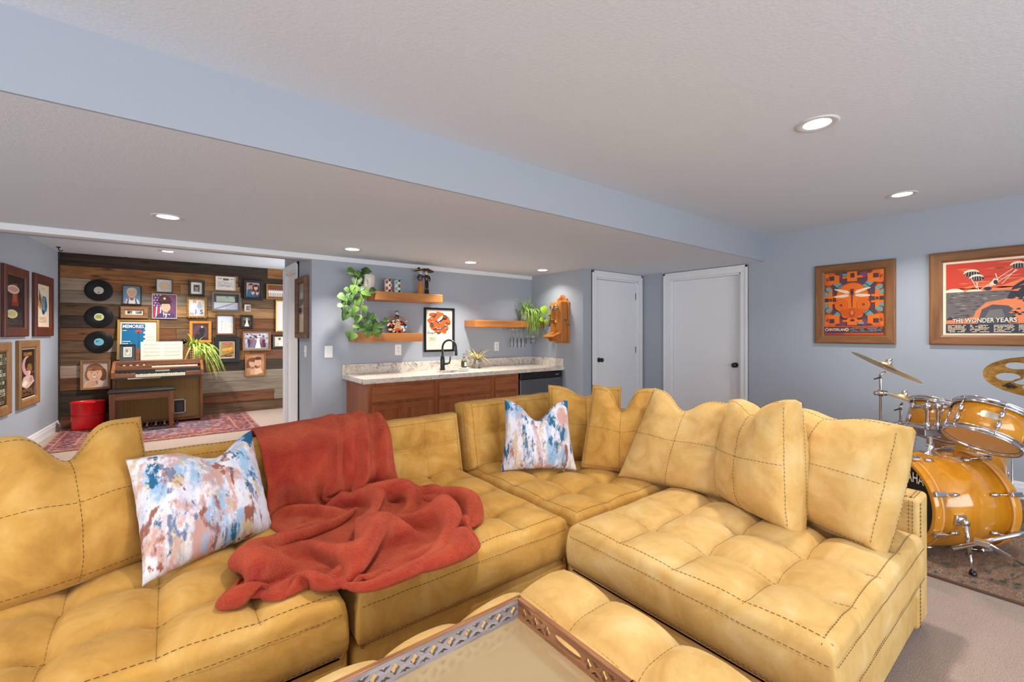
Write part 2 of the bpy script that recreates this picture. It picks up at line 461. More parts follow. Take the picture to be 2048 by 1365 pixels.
# ------------------------------------------------------------------ doors
def panel_leaf(w, h, th=.035):
    """two-panel door leaf; local x 0..w, z 0..h, front at y=0 facing -y"""
    mb = MB(); st = .115
    panels = [(st, .22, w-st, .94), (st, 1.10, w-st, h-.15)]
    xs = [0, st, w-st, w]; zs = [0, .22, .94, 1.10, h-.15, h]
    for i in range(3):
        for j in range(5):
            if i == 1 and j in (1, 3): continue
            mb.add([(xs[i], 0, zs[j]), (xs[i+1], 0, zs[j]), (xs[i+1], 0, zs[j+1]), (xs[i], 0, zs[j+1])], [(0, 1, 2, 3)])
    mb.box((0, .001, 0), (w, th, h))
    for x0, z0, x1, z1 in panels:
        prev = None
        for d, y in ((0, 0), (.012, .012), (.03, .014), (.055, .002), (.06, .002)):
            row = [(x0+d, y-.0, z0+d), (x1-d, y, z0+d), (x1-d, y, z1-d), (x0+d, y, z1-d)]
            if prev:
                for k in range(4): mb.add([prev[k], prev[(k+1) % 4], row[(k+1) % 4], row[k]], [(0, 1, 2, 3)])
            prev = row
        mb.add(prev, [(0, 1, 2, 3)])
    mb2 = MB(); mb2.v = [Vector((p[0], p[1]-.015, p[2])) for p in mb.v]; mb2.f, mb2.mi, mb2.sm = mb.f, mb.mi, mb.sm
    return mb2
def casing(w, h, cw=.085, th=.018):
    mb = MB()
    for lo, hi in (((-cw, -th, 0), (0, 0, h+cw)), ((w, -th, 0), (w+cw, 0, h+cw)), ((0, -th, h), (w, 0, h+cw))): mb.box(lo, hi)
    for lo, hi in (((-cw, -th-.008, 0), (-cw+.03, 0, h+cw)), ((w+cw-.03, -th-.008, 0), (w+cw, 0, h+cw)), ((-cw, -th-.008, h+cw-.03), (w+cw, 0, h+cw))): mb.box(lo, hi)
    for lo, hi in (((0, -.004, 0), (.02, .12, h)), ((w-.02, -.004, 0), (w, .12, h)), ((0, -.004, h-.02), (w, .12, h))): mb.box(lo, hi)
    return mb
def door(name, M, w, h, knob_x, hinge_x, hinges, zk=.95, cw=.085, inset=.05):
    t = bpy.data.objects.new(name, None); COL.objects.link(t); t.matrix_world = M; t['kind'] = 'structure'
    casing(w, h, cw).build('casing', M_white, t, bevel=.003)
    lf = panel_leaf(w-.046, h-.03); o = lf.build('leaf', M_white, t); o.location = (.023, inset, .006)
    if knob_x is not None:
        k = MB(); y0 = inset-.015
        k.lathe([(.0, 0), (.031, 0), (.031, .008), (.014, .012), (.012, .032), (.026, .042), (.030, .056), (.022, .068), (0, .071)], (knob_x, y0, zk), (0, -1, 0), 20)
        k.build('door_knob', M_black, t)
    for z in hinges:
        k = MB(); k.box((hinge_x-.012, inset-.022, z-.045), (hinge_x+.012, inset-.012, z+.045)); k.cyl((hinge_x, inset-.024, z-.047), (hinge_x, inset-.024, z+.047), .006, n=8)
        k.build('hinge', M_black, t)
    return t
door('door_1', frame_M((D1a, YD, 0), (1, 0, 0), (0, 0, 1)), D1b-D1a, D1h, .085, D1b-D1a-.014, (.27, 1.08, 1.84), zk=.965, inset=.035)
door('door_2', frame_M((XR, D2b, 0), (0, -1, 0), (0, 0, 1)), D2b-D2a, D2h, D2b-D2a-.09, 0, (), zk=.93, inset=.075)
door('door_3', frame_M((XE, D3b, 0), (0, -1, 0), (0, 0, 1)), D3b-D3a, D3h, None, D3b-D3a-.014, (.27, 1.13, 1.82), inset=.03)

# ------------------------------------------------------------------ baseboards
def baseboard(name, p0, p1, n):
    p0, p1 = Vector(p0), Vector(p1); L = (p1-p0).length
    mb = MB(); prof = [(0, 0), (.016, 0), (.016, .085), (.012, .095), (.010, .115), (.004, .13), (0, .13)]
    M = frame_M(p0, p1-p0, (0, 0, 1)); s = 1 if M.col[1].xyz.dot(Vector(n)) > 0 else -1
    rows = [[M @ Vector((x, s*d, z)) for d, z in prof] for x in (0, L)]
    mb.grid(rows, smooth=False, closed=True); mb.add(rows[0], [list(range(len(prof)))]); mb.add(rows[1], [list(range(len(prof)))])
    struct(name, mb, M_white)
baseboard('baseboard_left', p1, LWc, (LWd.y, -LWd.x, 0))
baseboard('baseboard_right', (XR, -3.5, 0), (XR, D2a-.09, 0), (-1, 0, 0))
baseboard('baseboard_bar', (XE, YB, 0), (1.49, YB, 0), (0, -1, 0))
baseboard('baseboard_hall', (XE, YB, 0), (XE, D3a-.09, 0), (-1, 0, 0))

# ------------------------------------------------------------------ plank wall
b = MB(); b.box((-1.4, YP, 0), (2.4, YP+.1, ZC)); wp = struct('wall_planks', b, pmat('plank_gap', (24, 18, 13), .9))
PC = {'D': ((64, 50, 38), (32, 25, 19), (84, 68, 52)), 'B': ((156, 106, 60), (92, 58, 32), (184, 134, 82)),
      'G': ((142, 128, 110), (104, 92, 78), (164, 150, 132)), 'M': ((108, 82, 56), (60, 44, 30), (138, 106, 76)),
      'R': ((118, 74, 44), (66, 38, 22), (144, 94, 58)), 'L': ((168, 148, 126), (126, 108, 90), (186, 168, 146)),
      'T': ((170, 128, 82), (116, 82, 50), (192, 152, 104))}
PM = {k: wood('plank_'+k, c[0], c[1], c[2], axis=0, scale=2.2, rough=.7, bump=.4, ring=1.6, obj_random=True) for k, c in PC.items()}
for m in PM.values():   # knots
    tt = NT(m); base = m.node_tree.nodes['Principled BSDF'].inputs['Base Color'].links[0].from_socket
    oi = tt.n('ShaderNodeObjectInfo'); ad = tt.n('ShaderNodeVectorMath', operation='ADD')
    tt.l(tt.coord((1.6, 1, 5)), ad.inputs[0]); mu = tt.math('MULTIPLY', oi.outputs['Random'], 91); tt.l(mu, ad.inputs[1])
    vo = tt.n('ShaderNodeTexVoronoi'); vo.inputs['Scale'].default_value = 1.5; tt.l(ad.outputs[0], vo.inputs['Vector'])
    k = tt.ramp(vo.outputs['Distance'], [(.06, (255, 255, 255)), (.2, (0, 0, 0))])
    tt.color(tt.mix(tt.math('MULTIPLY', k, .75), base, (26, 17, 11)))
rows = [  # from the ceiling down: list of (right end x, colour)
    [(1.35, 'D'), (2.3, 'B')], [(.92, 'B'), (2.3, 'D')], [(-.86, 'L'), (.15, 'B'), (.95, 'T'), (2.3, 'D')], [(-.1, 'G'), (.98, 'G'), (2.3, 'M')],
    [(.05, 'M'), (.62, 'T'), (2.3, 'T')], [(-.30, 'D'), (.62, 'M'), (2.3, 'R')], [(.1, 'R'), (.9, 'M'), (2.3, 'R')], [(-.82, 'M'), (-.1, 'L'), (.95, 'R'), (2.3, 'M')],
    [(.4, 'M'), (1.1, 'B'), (2.3, 'R')], [(-.75, 'L'), (.66, 'R'), (2.3, 'D')], [(-.15, 'R'), (2.3, 'G')], [(-.35, 'D'), (2.3, 'G')], [(.25, 'D'), (1.45, 'R'), (2.3, 'G')], [(.1, 'R'), (2.3, 'M')]]
rh = ZC/len(rows); q = random.Random(3)
for i, row in enumerate(rows):
    z1 = ZC-i*rh; x = -1.19
    for xe, k in row:
        b = MB(); d = q.uniform(.014, .024)
        b.box((x+.0015, YP-d, z1-rh+.002), (xe-.0015, YP, z1-.002), ch=.002); o = b.build('plank', PM[k], wp)
        x = xe
# dark corner board and hooks
b = MB(); b.box((-1.215, YP-.05, 0), (-1.165, YP-.024, ZC)); struct('trim_2', b, PM['D'])
def hook(px, py, lab):
    p = on_z(px, py, ZC)
    m = MB(); m.cyl((p.x, p.y, ZC), (p.x, p.y, ZC-.012), .02, n=10)
    m.tube([(p.x, p.y, ZC-.01), (p.x, p.y, ZC-.03), (p.x+.012, p.y, ZC-.05), (p.x+.03, p.y, ZC-.052), (p.x+.036, p.y, ZC-.035)], .006, 6)
    tag(m.build('ceiling_hook', M_black), lab, 'hook')
hook(117, 494, 'small black hook in the ceiling above the corner of the plank wall')
hook(252, 515, 'small black hook at the ceiling edge above the middle of the records')

# ------------------------------------------------------------------ recessed lights
M_lens = pmat('lamp_lens', (255, 255, 255), .5); M_lens.node_tree.nodes['Principled BSDF'].inputs['Emission Color'].default_value = (1, .97, .92, 1)
M_lens.node_tree.nodes['Principled BSDF'].inputs['Emission Strength'].default_value = 6
M_trim = pmat('lamp_trim', (205, 205, 206), .5)
def downlight(x, y, z, power, label, color=(1, .93, .84), spread=125):
    t = thing('recessed_light', label, 'ceiling light', (x, y, z), group='recessed ceiling lights')
    m = MB(); m.lathe([(.098, 0), (.098, -.004), (.09, -.007), (.066, -.003), (.062, -.001)], n=32); m.build('trim_ring', M_trim, t)
    m = MB(); m.lathe([(.0, -.0015), (.063, -.0015)], n=28); m.build('lens', M_lens, t)
    l = area('recessed_lamp', (0, 0, -.009), (0, 0, -1), .11, .11, power, color, 'DISK', spread); l.parent = t
P = 15
downlight(2.70, .85, ZC, P, 'large white recessed light in the ceiling nearest the viewer, left of the other')
downlight(4.62, .87, ZC, P, 'white recessed light in the ceiling near the wall with the two big posters')
downlight(.78, .85, ZC, P, 'recessed light in the ceiling straight over the ottoman, out of the picture')
downlight(-1.1, .85, ZC, P, 'recessed light in the ceiling over the left end of the sofa, out of the picture')
downlight(0.0, 3.93, ZS, 9, 'white recessed light in the lowered ceiling over the back of the sofa, leftmost')
downlight(1.42, 4.36, ZS, 10, 'white recessed light over the hanging plant at the left of the bar', spread=105)
downlight(2.77, 4.34, ZS, 15, 'white recessed light over the bar poster and sink', spread=105)
downlight(3.85, 4.30, ZS, 5, 'white recessed light over the spider plant and wall telephone')
downlight(0.0, 7.62, ZC, 42, 'recessed light in the far ceiling over the organ and pictures')
downlight(-.1, 6.0, ZC, 16, 'recessed light in the far ceiling hidden behind the white trim')
# ================================================================== sofa, ottoman, pillows, throw
SEAT = .47
M_thread2 = pmat('pale_thread', (150, 108, 50), .8)
def velvet(name, base, lo, hi, sheen=.35):
    m = pmat(name, base, .82, 0, .18); t = NT(m); v = t.coord((1, 1, 1), src='Object')
    n1 = t.noise(v, 6.5, 5, .62, .6); n2 = t.noise(t.coord((26, 26, 3.5)), 2.2, 3, .6); n3 = t.noise(v, 420, 2, .6)
    c = t.ramp(n1, [(.3, lo), (.5, base), (.72, hi)])
    c = t.mix(t.math('MULTIPLY', n2, .35), c, lo); c = t.mix(t.math('MULTIPLY', n3, .18), c, hi)
    t.color(c); t.b.inputs['Sheen Weight'].default_value = sheen; t.b.inputs['Sheen Roughness'].default_value = .4
    t.b.inputs['Sheen Tint'].default_value = col4((255, 226, 160))
    h = t.math('ADD', t.math('MULTIPLY', n1, .8), t.math('MULTIPLY', n3, .2)); t.bump(h, .35, .012)
    return m
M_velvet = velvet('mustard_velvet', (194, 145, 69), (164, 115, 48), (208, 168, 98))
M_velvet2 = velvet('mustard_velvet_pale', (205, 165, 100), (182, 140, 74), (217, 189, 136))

def sstep(a, b, x): t = min(max((x-a)/(b-a), 0), 1); return t*t*(3-2*t)
def stitches(mb, pts, r=.0011, dash=.011, gap=.006):
    """dashes of thread along a polyline"""
    pts = [Vector(p) for p in pts]; d = 0; seg = []; L = [0]
    for a, b in zip(pts, pts[1:]): L.append(L[-1]+(b-a).length)
    def at(s):
        for i in range(len(L)-1):
            if s <= L[i+1]:
                f = (s-L[i])/max(L[i+1]-L[i], 1e-9); return pts[i].lerp(pts[i+1], f)
        return pts[-1]
    s = 0
    while s+dash < L[-1]:
        p, q = at(s), at(s+dash)
        if (q-p).length > 1e-5: mb.tube([p, q], r, 3, caps=False)
        s += dash+gap

def tufted(lx, ly, th, nx, ny, bulge=.034, rr=.035, seed=0, tuft=.026, edge=.7, res=11, sidebulge=.012, wob=.006, flat=1.0):
    """tufted cushion: x 0..lx, y 0..ly, z 0..th (top = tufted face).  -> (mesh builder, height function)"""
    cx, cy = lx/nx, ly/ny
    def g(x, n, c):
        k = min(max(int(x/c), 0), n-1); p = x/c-k; a = abs(2*p-1)
        e = 1-a**2.4
        if k == 0 and p < .5: e = max(e, edge*(1-.25*a))
        if k == n-1 and p > .5: e = max(e, edge*(1-.25*a))
        return e
    def height(x, y):
        dd = min(x, lx-x, y, ly-y); wz = flat*(1-sstep(0, .085, dd))
        z = th+bulge*((g(x, nx, cx)*g(y, ny, cy))**.75*(1-wz)+.42*wz)
        for i in range(1, nx):
            for j in range(1, ny):
                d2 = (x-i*cx)**2+(y-j*cy)**2
                if d2 < .02: z -= tuft*math.exp(-d2/.0016)
        d = min(x, lx-x, y, ly-y)
        if d < rr: z -= rr-math.sqrt(max(rr*rr-(rr-d)**2, 0))
        z += wob*noise.noise(Vector((x*5+seed*7.1, y*5, seed*3.3)))+wob*.5*noise.noise(Vector((x*14+seed, y*14, seed)))
        return z
    def samples(L, n):
        N = n*res; u = [L*i/N for i in range(N+1)]
        ex = [0, rr*.06, rr*.22, rr*.5, rr*.8]
        return ex+[x for x in u if rr < x < L-rr]+[L-e for e in ex[::-1]]
    xs, ys = samples(lx, nx), samples(ly, ny)
    mb = MB()
    top = [[Vector((x, y, height(x, y))) for x in xs] for y in ys]
    mb.grid(top)
    ring = [top[0][i] for i in range(len(xs))]+[top[j][-1] for j in range(1, len(ys))]+[top[-1][i] for i in range(len(xs)-2, -1, -1)]+[top[j][0] for j in range(len(ys)-2, 0, -1)]
    c = Vector((lx/2, ly/2, 0)); rows = [ring]
    for f in (.12, .3, .5, .7, .85, .94, 1.0):
        row = []
        for p in ring:
            o = Vector((-1 if p.x < 1e-6 else (1 if p.x > lx-1e-6 else 0), -1 if p.y < 1e-6 else (1 if p.y > ly-1e-6 else 0), 0))
            if o.length > 0: o.normalize()
            out = sidebulge*math.sin(math.pi*min(f, 1))-(.02*max(0, (f-.8)/.2)**2)
            out += .004*noise.noise(Vector((p.x*9+seed, p.y*9, f*4)))
            row.append(Vector((p.x, p.y, p.z*(1-f)))+o*out)
        rows.append(row)
    mb.grid(rows, closed=True)
    mb.add(rows[-1], [list(range(len(ring)))[::-1]])
    return mb, height, rows

def cushion_part(name, parent, M, lx, ly, th, nx, ny, mat, seams=True, edges=('y0',), **kw):
    mb, hf, rows = tufted(lx, ly, th, nx, ny, **kw)
    o = mb.build(name, mat, parent, weld=True); o.matrix_local = M
    st = MB(); d = .0012; rr = kw.get('rr', .035)
    def line(x0, y0, x1, y1, n=40): return [(x0+(x1-x0)*i/n, y0+(y1-y0)*i/n, hf(x0+(x1-x0)*i/n, y0+(y1-y0)*i/n)+d) for i in range(n+1)]
    if seams:
        s2 = MB()
        for i in range(1, nx): stitches(s2, line(lx*i/nx, .02, lx*i/nx, ly-.02), .0009)
        for j in range(1, ny): stitches(s2, line(.02, ly*j/ny, lx-.02, ly*j/ny), .0009)
        s2.build('seam_thread', M_thread2, o, fix=False)['kind'] = 'stuff'
    k = rr*.9
    for e in edges:
        for off, dz in ((k, None), (None, th*.10), (None, th*.84), (None, th*.92)):
            if off is not None:
                L = {'y0': line(0.01, off, lx-.01, off), 'y1': line(0.01, ly-off, lx-.01, ly-off), 'x0': line(off, .01, off, ly-.01), 'x1': line(lx-off, .01, lx-off, ly-.01)}[e]
            else:
                f = dz/th; sb = kw.get('sidebulge', .012)*math.sin(math.pi*f)-(.02*max(0, (f-.8)/.2)**2)+.0035
                L = []
                for i in range(41):
                    q = .01+i/40*((lx if e[0] == 'y' else ly)-.02)
                    if e == 'y0': p = (q, -sb, hf(q, 0)*(1-f))
                    elif e == 'y1': p = (q, ly+sb, hf(q, ly)*(1-f))
                    elif e == 'x0': p = (-sb, q, hf(0, q)*(1-f))
                    else: p = (lx+sb, q, hf(lx, q)*(1-f))
                    L.append(p)
            stitches(st, L)
    if st.v: tag(st.build('stitching', M_thread, o, fix=False), kind='stuff')
    return o

def rbox(name, parent, lo, hi, mat, r=.03, seg=4):
    bm = bmesh.new(); bmesh.ops.create_cube(bm, size=1)
    for v in bm.verts: v.co = Vector((lo[i]+(v.co[i]+.5)*(hi[i]-lo[i]) for i in range(3)))
    bmesh.ops.bevel(bm, geom=bm.edges[:], offset=r, segments=seg, profile=.5, affect='EDGES')
    me = bpy.data.meshes.new(name); bm.to_mesh(me); bm.free()
    for p in me.polygons: p.use_smooth = True
    me.materials.append(mat); o = bpy.data.objects.new(name, me); COL.objects.link(o); o.parent = parent
    return o
T = Matrix.Translation
def Mloc(org, x, z): return frame_M(org, x, z)

M_foot = pmat('dark_foot', (40, 28, 20), .5)
def feet(parent, x0, x1, y0, y1):
    for x in (x0, x1):
        for y in (y0, y1):
            b = MB(); b.cyl((x, y, 0), (x, y, .05), .022, .028, 12); b.build('foot', M_foot, parent)

BY0, BY1 = 2.50, 2.69       # back frame of the long run
# --- left section
s1 = thing('sofa_section', 'left section of the mustard velvet sectional, partly under the red throw and striped pillow', 'sofa', (0, 0, 0), group='sections of the mustard sectional')
rbox('base', s1, (-.53, 1.485, .04), (.475, 2.69, .285), M_velvet)
rbox('backrest', s1, (-.53, BY0, .2), (.475, BY1, .62), M_velvet)
cushion_part('seat_cushion', s1, T((-.51, 1.475, .265)), .97, 1.03, .185, 4, 4, M_velvet, seed=1)
cushion_part('back_cushion', s1, Mloc((-.50, 2.505, .43), (1, 0, 0), (0, -1, .22)), .96, .36, .13, 4, 2, M_velvet, seed=2, edges=('y1',), bulge=.03, tuft=.02)
feet(s1, -.45, .40, 1.6, 2.6)
# --- middle section
s2 = thing('sofa_section', 'middle section of the mustard velvet sectional, right of the red throw', 'sofa', (0, 0, 0), group='sections of the mustard sectional')
rbox('base', s2, (.485, 1.485, .04), (1.495, 2.69, .285), M_velvet)
rbox('backrest', s2, (.485, BY0, .2), (1.495, BY1, .62), M_velvet)
cushion_part('seat_cushion', s2, T((.502, 1.475, .265)), .972, 1.03, .185, 4, 4, M_velvet, seed=3)
cushion_part('back_cushion', s2, Mloc((.50, 2.505, .43), (1, 0, 0), (0, -1, .22)), .97, .36, .13, 4, 2, M_velvet, seed=4, edges=('y1', 'x1'), bulge=.03, tuft=.02)
feet(s2, .56, 1.42, 1.6, 2.6)
# --- corner section
s3 = thing('sofa_section', 'corner section of the mustard velvet sectional behind the second striped pillow', 'sofa', (0, 0, 0), group='sections of the mustard sectional')
rbox('base', s3, (1.505, 1.445, .04), (2.73, 2.69, .27), M_velvet)
rbox('backrest', s3, (1.505, BY0, .2), (2.73, BY1, .62), M_velvet)
rbox('backrest', s3, (2.54, 1.445, .2), (2.73, 2.51, .62), M_velvet)
cushion_part('seat_cushion', s3, T((1.52, 1.455, .265)), 1.015, 1.05, .18, 4, 4, M_velvet, seed=5, edges=('y0', 'x0'))
cushion_part('back_cushion', s3, Mloc((1.52, 2.505, .43), (1, 0, 0), (0, -1, .2)), .98, .42, .15, 4, 2, M_velvet, seed=6, edges=('y1', 'x0'), bulge=.03, tuft=.02)
cushion_part('back_cushion', s3, Mloc((2.545, 2.30, .43), (0, -1, 0), (-1, 0, .22)), .82, .34, .12, 3, 2, M_velvet, seed=9, edges=('y1',), bulge=.03, tuft=.02)
feet(s3, 1.58, 2.66, 1.52, 2.62)
# --- right section
s4 = thing('sofa_section', 'right end section of the mustard velvet sectional with a low end panel beside the drums', 'sofa', (0, 0, 0), group='sections of the mustard sectional')
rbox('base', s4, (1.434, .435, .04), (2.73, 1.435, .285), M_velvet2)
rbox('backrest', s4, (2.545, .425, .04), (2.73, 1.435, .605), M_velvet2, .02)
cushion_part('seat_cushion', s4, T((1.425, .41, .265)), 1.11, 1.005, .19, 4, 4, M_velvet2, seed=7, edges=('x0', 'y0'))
st = MB()
for dx in (.02, .032):
    stitches(st, [(2.545+dx, .4235, z/20*.55+.05) for z in range(21)]); stitches(st, [(2.5435, .425+dx, z/20*.55+.05) for z in range(9, 21)])
    stitches(st, [(2.565+i/10*.15, .425+dx, .6065) for i in range(11)]); stitches(st, [(2.545+dx, .45+i/20*.9, .6065) for i in range(21)])
tag(st.build('stitching', M_thread, s4, fix=False), kind='stuff')
feet(s4, 1.58, 2.66, .50, 1.36)

# --- ottoman
ot = thing('ottoman', 'square tufted mustard velvet ottoman carrying the carved wooden tray', 'ottoman')
rbox('base', ot, (.0, .24, .04), (1.17, 1.19, .30), M_velvet2)
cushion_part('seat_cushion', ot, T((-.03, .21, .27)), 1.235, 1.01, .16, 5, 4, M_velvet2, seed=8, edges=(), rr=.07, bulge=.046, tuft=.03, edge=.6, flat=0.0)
feet(ot, .08, 1.1, .32, 1.12)

# --- pillows
def pillow(name, label, BL, BR, TL, TR, T, mat, chop=.1, csig=.3, edge=0.0, group=None, seams=True, seed=0, pinch=.06, n=34, wr=.008, cx=0.0, rnd_c=.16):
    """pillow through four corners; T thickness; chop = dent in the top edge"""
    BL, BR, TL, TR = (Vector(p) for p in (BL, BR, TL, TR))
    org = (BL+BR)/2
    nrm = (BR-BL).cross((TL+TR)/2-org).normalized()      # away from / towards: front = -nrm side fixed below
    if nrm.dot(Vector((0, 0, H))-org) < 0: nrm = -nrm    # points to the front
    upv = ((TL+TR)/2-org).normalized()
    w = (BR-BL).length; ex = 1+rnd_c*.12
    def pos(s, t, side):
        pin_s = 1-pinch*(1-t*t)**.8*abs(s)**3; pin_t = 1-pinch*(1-s*s)**.8*abs(t)**3
        qs, qt = s*math.sqrt(1-rnd_c*t*t/2), t*math.sqrt(1-rnd_c*s*s/2)
        a, b = (qs*pin_s*ex+1)/2, (qt*pin_t*ex+1)/2
        p = (BL*(1-a)+BR*a)*(1-b)+(TL*(1-a)+TR*a)*b
        ch = math.exp(-((s-cx)/csig)**2); h = (t+1)/2
        p = p-upv*(chop*ch*h**3.2)
        prof = (max(1-abs(s)**2.6, 0)**.62)*(max(1-abs(t)**2.6, 0)**.62)
        th = T/2*prof*(1-.45*ch*h**2.5*(1 if chop > .03 else 0))*(1+.16*(1-h))
        th += edge
        p = p+nrm*th*side
        # folds running out of the dent and the corners
        f = wr*prof**.5*(noise.noise(Vector((s*2.3+seed, t*2.3, side*3+seed)))+.6*noise.noise(Vector((s*5+seed, t*5, side+seed*2))))
        f += .9*wr*ch**.5*h**2*math.sin((s-cx)*13+t*2)*(1 if chop > .03 else 0)*prof**.4
        kk = abs(abs(s)-1)
        f += .5*wr*math.sin(t*26+3*noise.noise(Vector((t*3+seed, seed, 0))))*math.exp(-kk*6)*(prof**.35)
        return p+nrm*f*side
    mb = MB()
    tt = [math.sin((-1+2*i/n)*math.pi/2)*.35+(-1+2*i/n)*.65 for i in range(n+1)]
    front = [[pos(s, t, 1) for s in tt] for t in tt]; back = [[pos(s, t, -1) for s in tt] for t in tt]
    root = Matrix.Translation(org)
    o_ = org
    mb.grid([[p-o_ for p in r] for r in front]); mb.grid([[p-o_ for p in r[::-1]] for r in back])
    def ringof(G): return [G[0][i] for i in range(n+1)]+[G[j][n] for j in range(1, n+1)]+[G[n][i] for i in range(n-1, -1, -1)]+[G[j][0] for j in range(n-1, 0, -1)]
    if edge > 0:
        a, b = ringof(front), ringof(back)
        c3 = []
        for p, q in zip(a, b):
            m = (p+q)/2; c3.append(m+(m-(BL+BR+TL+TR)/4).normalized()*edge*.35)
        mb.grid([[p-o_ for p in a], [p-o_ for p in c3], [p-o_ for p in b]], closed=True)
    o = mb.build(name, mat, None, weld=True); o.location = org
    tag(o, label, 'pillow', group)
    if seams:
        st = MB(); e = .0013
        def L(f): return [f(-.97+1.94*i/50)-o_+nrm*e for i in range(51)]
        stitches(st, L(lambda q: pos(0, q, 1)), .001); stitches(st, L(lambda q: pos(q, 0, 1)), .001)
        for k in ((-.9, .9) if edge == 0 else (-.985, .985)):
            stitches(st, L(lambda q: pos(k, q*.95, 1)), .001); stitches(st, L(lambda q: pos(q*.95, k, 1)), .001)
        if edge > 0:
            stitches(st, [p-o_+(p-(BL+BR+TL+TR)/4).normalized()*.003-nrm*.003 for p in ringof(back)], .001)
        tag(st.build('stitching', M_thread, o, fix=False), kind='stuff')
    return o
Z0 = SEAT-.005
GY = 'loose mustard pillows'
a_br = on_z(310, 1118, Z0); a_c = on_z(165, 1172, Z0); a_bl = 2*a_c-a_br
pillow('throw_pillow', 'big mustard velvet pillow at the far left end of the sofa', a_bl+Vector((-.03, 0, 0)), a_br, (-.53, 2.2, .985), on_y(288, 826, 2.35), .22, M_velvet, chop=.13, csig=.28, group=GY, seed=1, rnd_c=.3)
def art_mat(name, BL, BR, TL, TR, teal, loc0):
    m = pmat(name, (225, 220, 222), .85, 0, .15); t = NT(m); org = (BL+BR)/2
    sp = t.noise(t.coord((1, 1, .5)), 110, 3, .7)
    def strokes(loc, sc, zs, lo, hi):
        n = t.noise(t.coord((1, 1, zs), loc=tuple(q+loc0 for q in loc)), sc, 3, .6, .3); n = t.math('ADD', n, t.math('MULTIPLY', t.math('SUBTRACT', sp, .5), .17)); return t.ramp(n, [(lo, (0, 0, 0)), (hi, (255, 255, 255))])
    c = t.ramp(t.noise(t.coord((1, 1, .2)), 24, 4, .6), [(.3, (196, 172, 150)), (.42, (222, 216, 218)), (.56, (206, 208, 224)), (.7, (200, 184, 180))])
    c = t.mix(strokes((4, 4, 8), 14, .22, .53, .62), c, (196, 174, 140)); c = t.mix(strokes((3.1, 1.7, .4), 12, .22, .53, .62), c, (148, 176, 204))
    c = t.mix(strokes((7.7, 2, 5), 12, .2, .53, .62), c, (194, 152, 142)); c = t.mix(strokes((1, 9, 2), 15, .2, .59, .65), c, (146, 94, 80))
    c = t.mix(strokes((9, 1, 1), 19, .2, .60, .66), c, (112, 122, 146)); c = t.mix(strokes((.3, 5, 3.35), 9.5, .24, .60, .64), c, (48, 100, 132))
    for a, b, sx, sz, col in teal:
        ce = (BL*(1-a)+BR*a)*(1-b)+(TL*(1-a)+TR*a)*b-org
        mp = t.n('ShaderNodeVectorMath', operation='SUBTRACT'); t.l(t.coord(), mp.inputs[0]); mp.inputs[1].default_value = ce
        sc = t.n('ShaderNodeVectorMath', operation='MULTIPLY'); t.l(mp.outputs[0], sc.inputs[0]); sc.inputs[1].default_value = (1/sx, .35/sx, 1/sz)
        ln = t.n('ShaderNodeVectorMath', operation='LENGTH'); t.l(sc.outputs[0], ln.inputs[0])
        d = t.math('ADD', ln.outputs['Value'], t.math('MULTIPLY', t.math('SUBTRACT', t.noise(t.coord((1, 1, .3)), 34, 4, .7), .5), 2.4))
        c = t.mix(t.ramp(d, [(.5, (255, 255, 255)), (.66, (0, 0, 0))]), c, col)
    t.color(c); t.bump(t.noise(t.coord(), 500, 2, .6), .3, .003)
    return m
pb = (on_z(280, 1180, Z0), on_z(552, 1062, Z0), on_y(246, 918, 2.14), on_y(506, 856, 2.33)); TE, LB, RU = (40, 94, 128), (136, 168, 200), (150, 92, 76)
M_art = art_mat('brushstroke_fabric', *pb, [(.25, .74, .04, .09, LB), (.80, .5, .035, .11, LB), (.17, .80, .038, .085, TE), (.20, .62, .02, .05, TE), (.70, .62, .034, .07, TE), (.74, .44, .026, .09, TE), (.93, .93, .04, .05, TE), (.2, .2, .03, .06, TE), (.98, .22, .02, .06, TE), (.33, .76, .015, .06, RU), (.63, .3, .015, .08, RU), (.9, .62, .014, .06, RU), (.12, .12, .03, .03, RU)], 0)
pillow('throw_pillow', 'wide pillow with blue, rust and white brushstrokes on the left beside the red throw', *pb, .15, M_art, chop=.07, csig=.42, group='brushstroke pillows', seams=False, seed=4, pinch=.1, cx=.25)
pb = (on_z(998, 947, Z0), on_z(1157, 944, Z0), at_t(1007, 797, 2.78), at_t(1137, 798, 2.80))
M_art2 = art_mat('brushstroke_fabric_square', *pb, [(.60, .66, .035, .08, LB), (.2, .85, .03, .07, LB), (.75, .25, .04, .08, LB), (.50, .68, .032, .075, TE), (.52, .48, .02, .07, TE), (.05, .9, .03, .07, TE), (.93, .92, .035, .05, TE), (.90, .36, .026, .10, TE), (.05, .3, .028, .09, TE), (.5, .05, .05, .02, TE), (.2, .93, .016, .05, RU), (.72, .82, .02, .06, RU), (.36, .45, .02, .08, RU), (.68, .6, .014, .06, RU), (.2, .2, .016, .08, RU), (.78, .12, .02, .05, RU)], 3.7)
pillow('throw_pillow', 'square brushstroke pillow with a deep dent in its top at the sofa corner', *pb, .15, M_art2, chop=.12, csig=.42, group='brushstroke pillows', seams=False, seed=6, pinch=.12)
pillow('throw_pillow', 'mustard pillow deepest in the sofa corner, half hidden behind the brushstroke pillow', (1.99, 2.18, Z0), (2.39, 1.88, Z0), at_t(1094, 768, 3.02), at_t(1245, 772, 3.02), .14, M_velvet, chop=.07, csig=.4, group=GY, seed=2)
pillow('throw_pillow', 'mustard pillow with a sharp dent right of the square brushstroke pillow', on_z(1158, 938, Z0), (2.31, 1.50, Z0), at_t(1184, 768, 2.86), at_t(1312, 775, 2.72), .15, M_velvet, chop=.16, csig=.3, group=GY, seed=3)
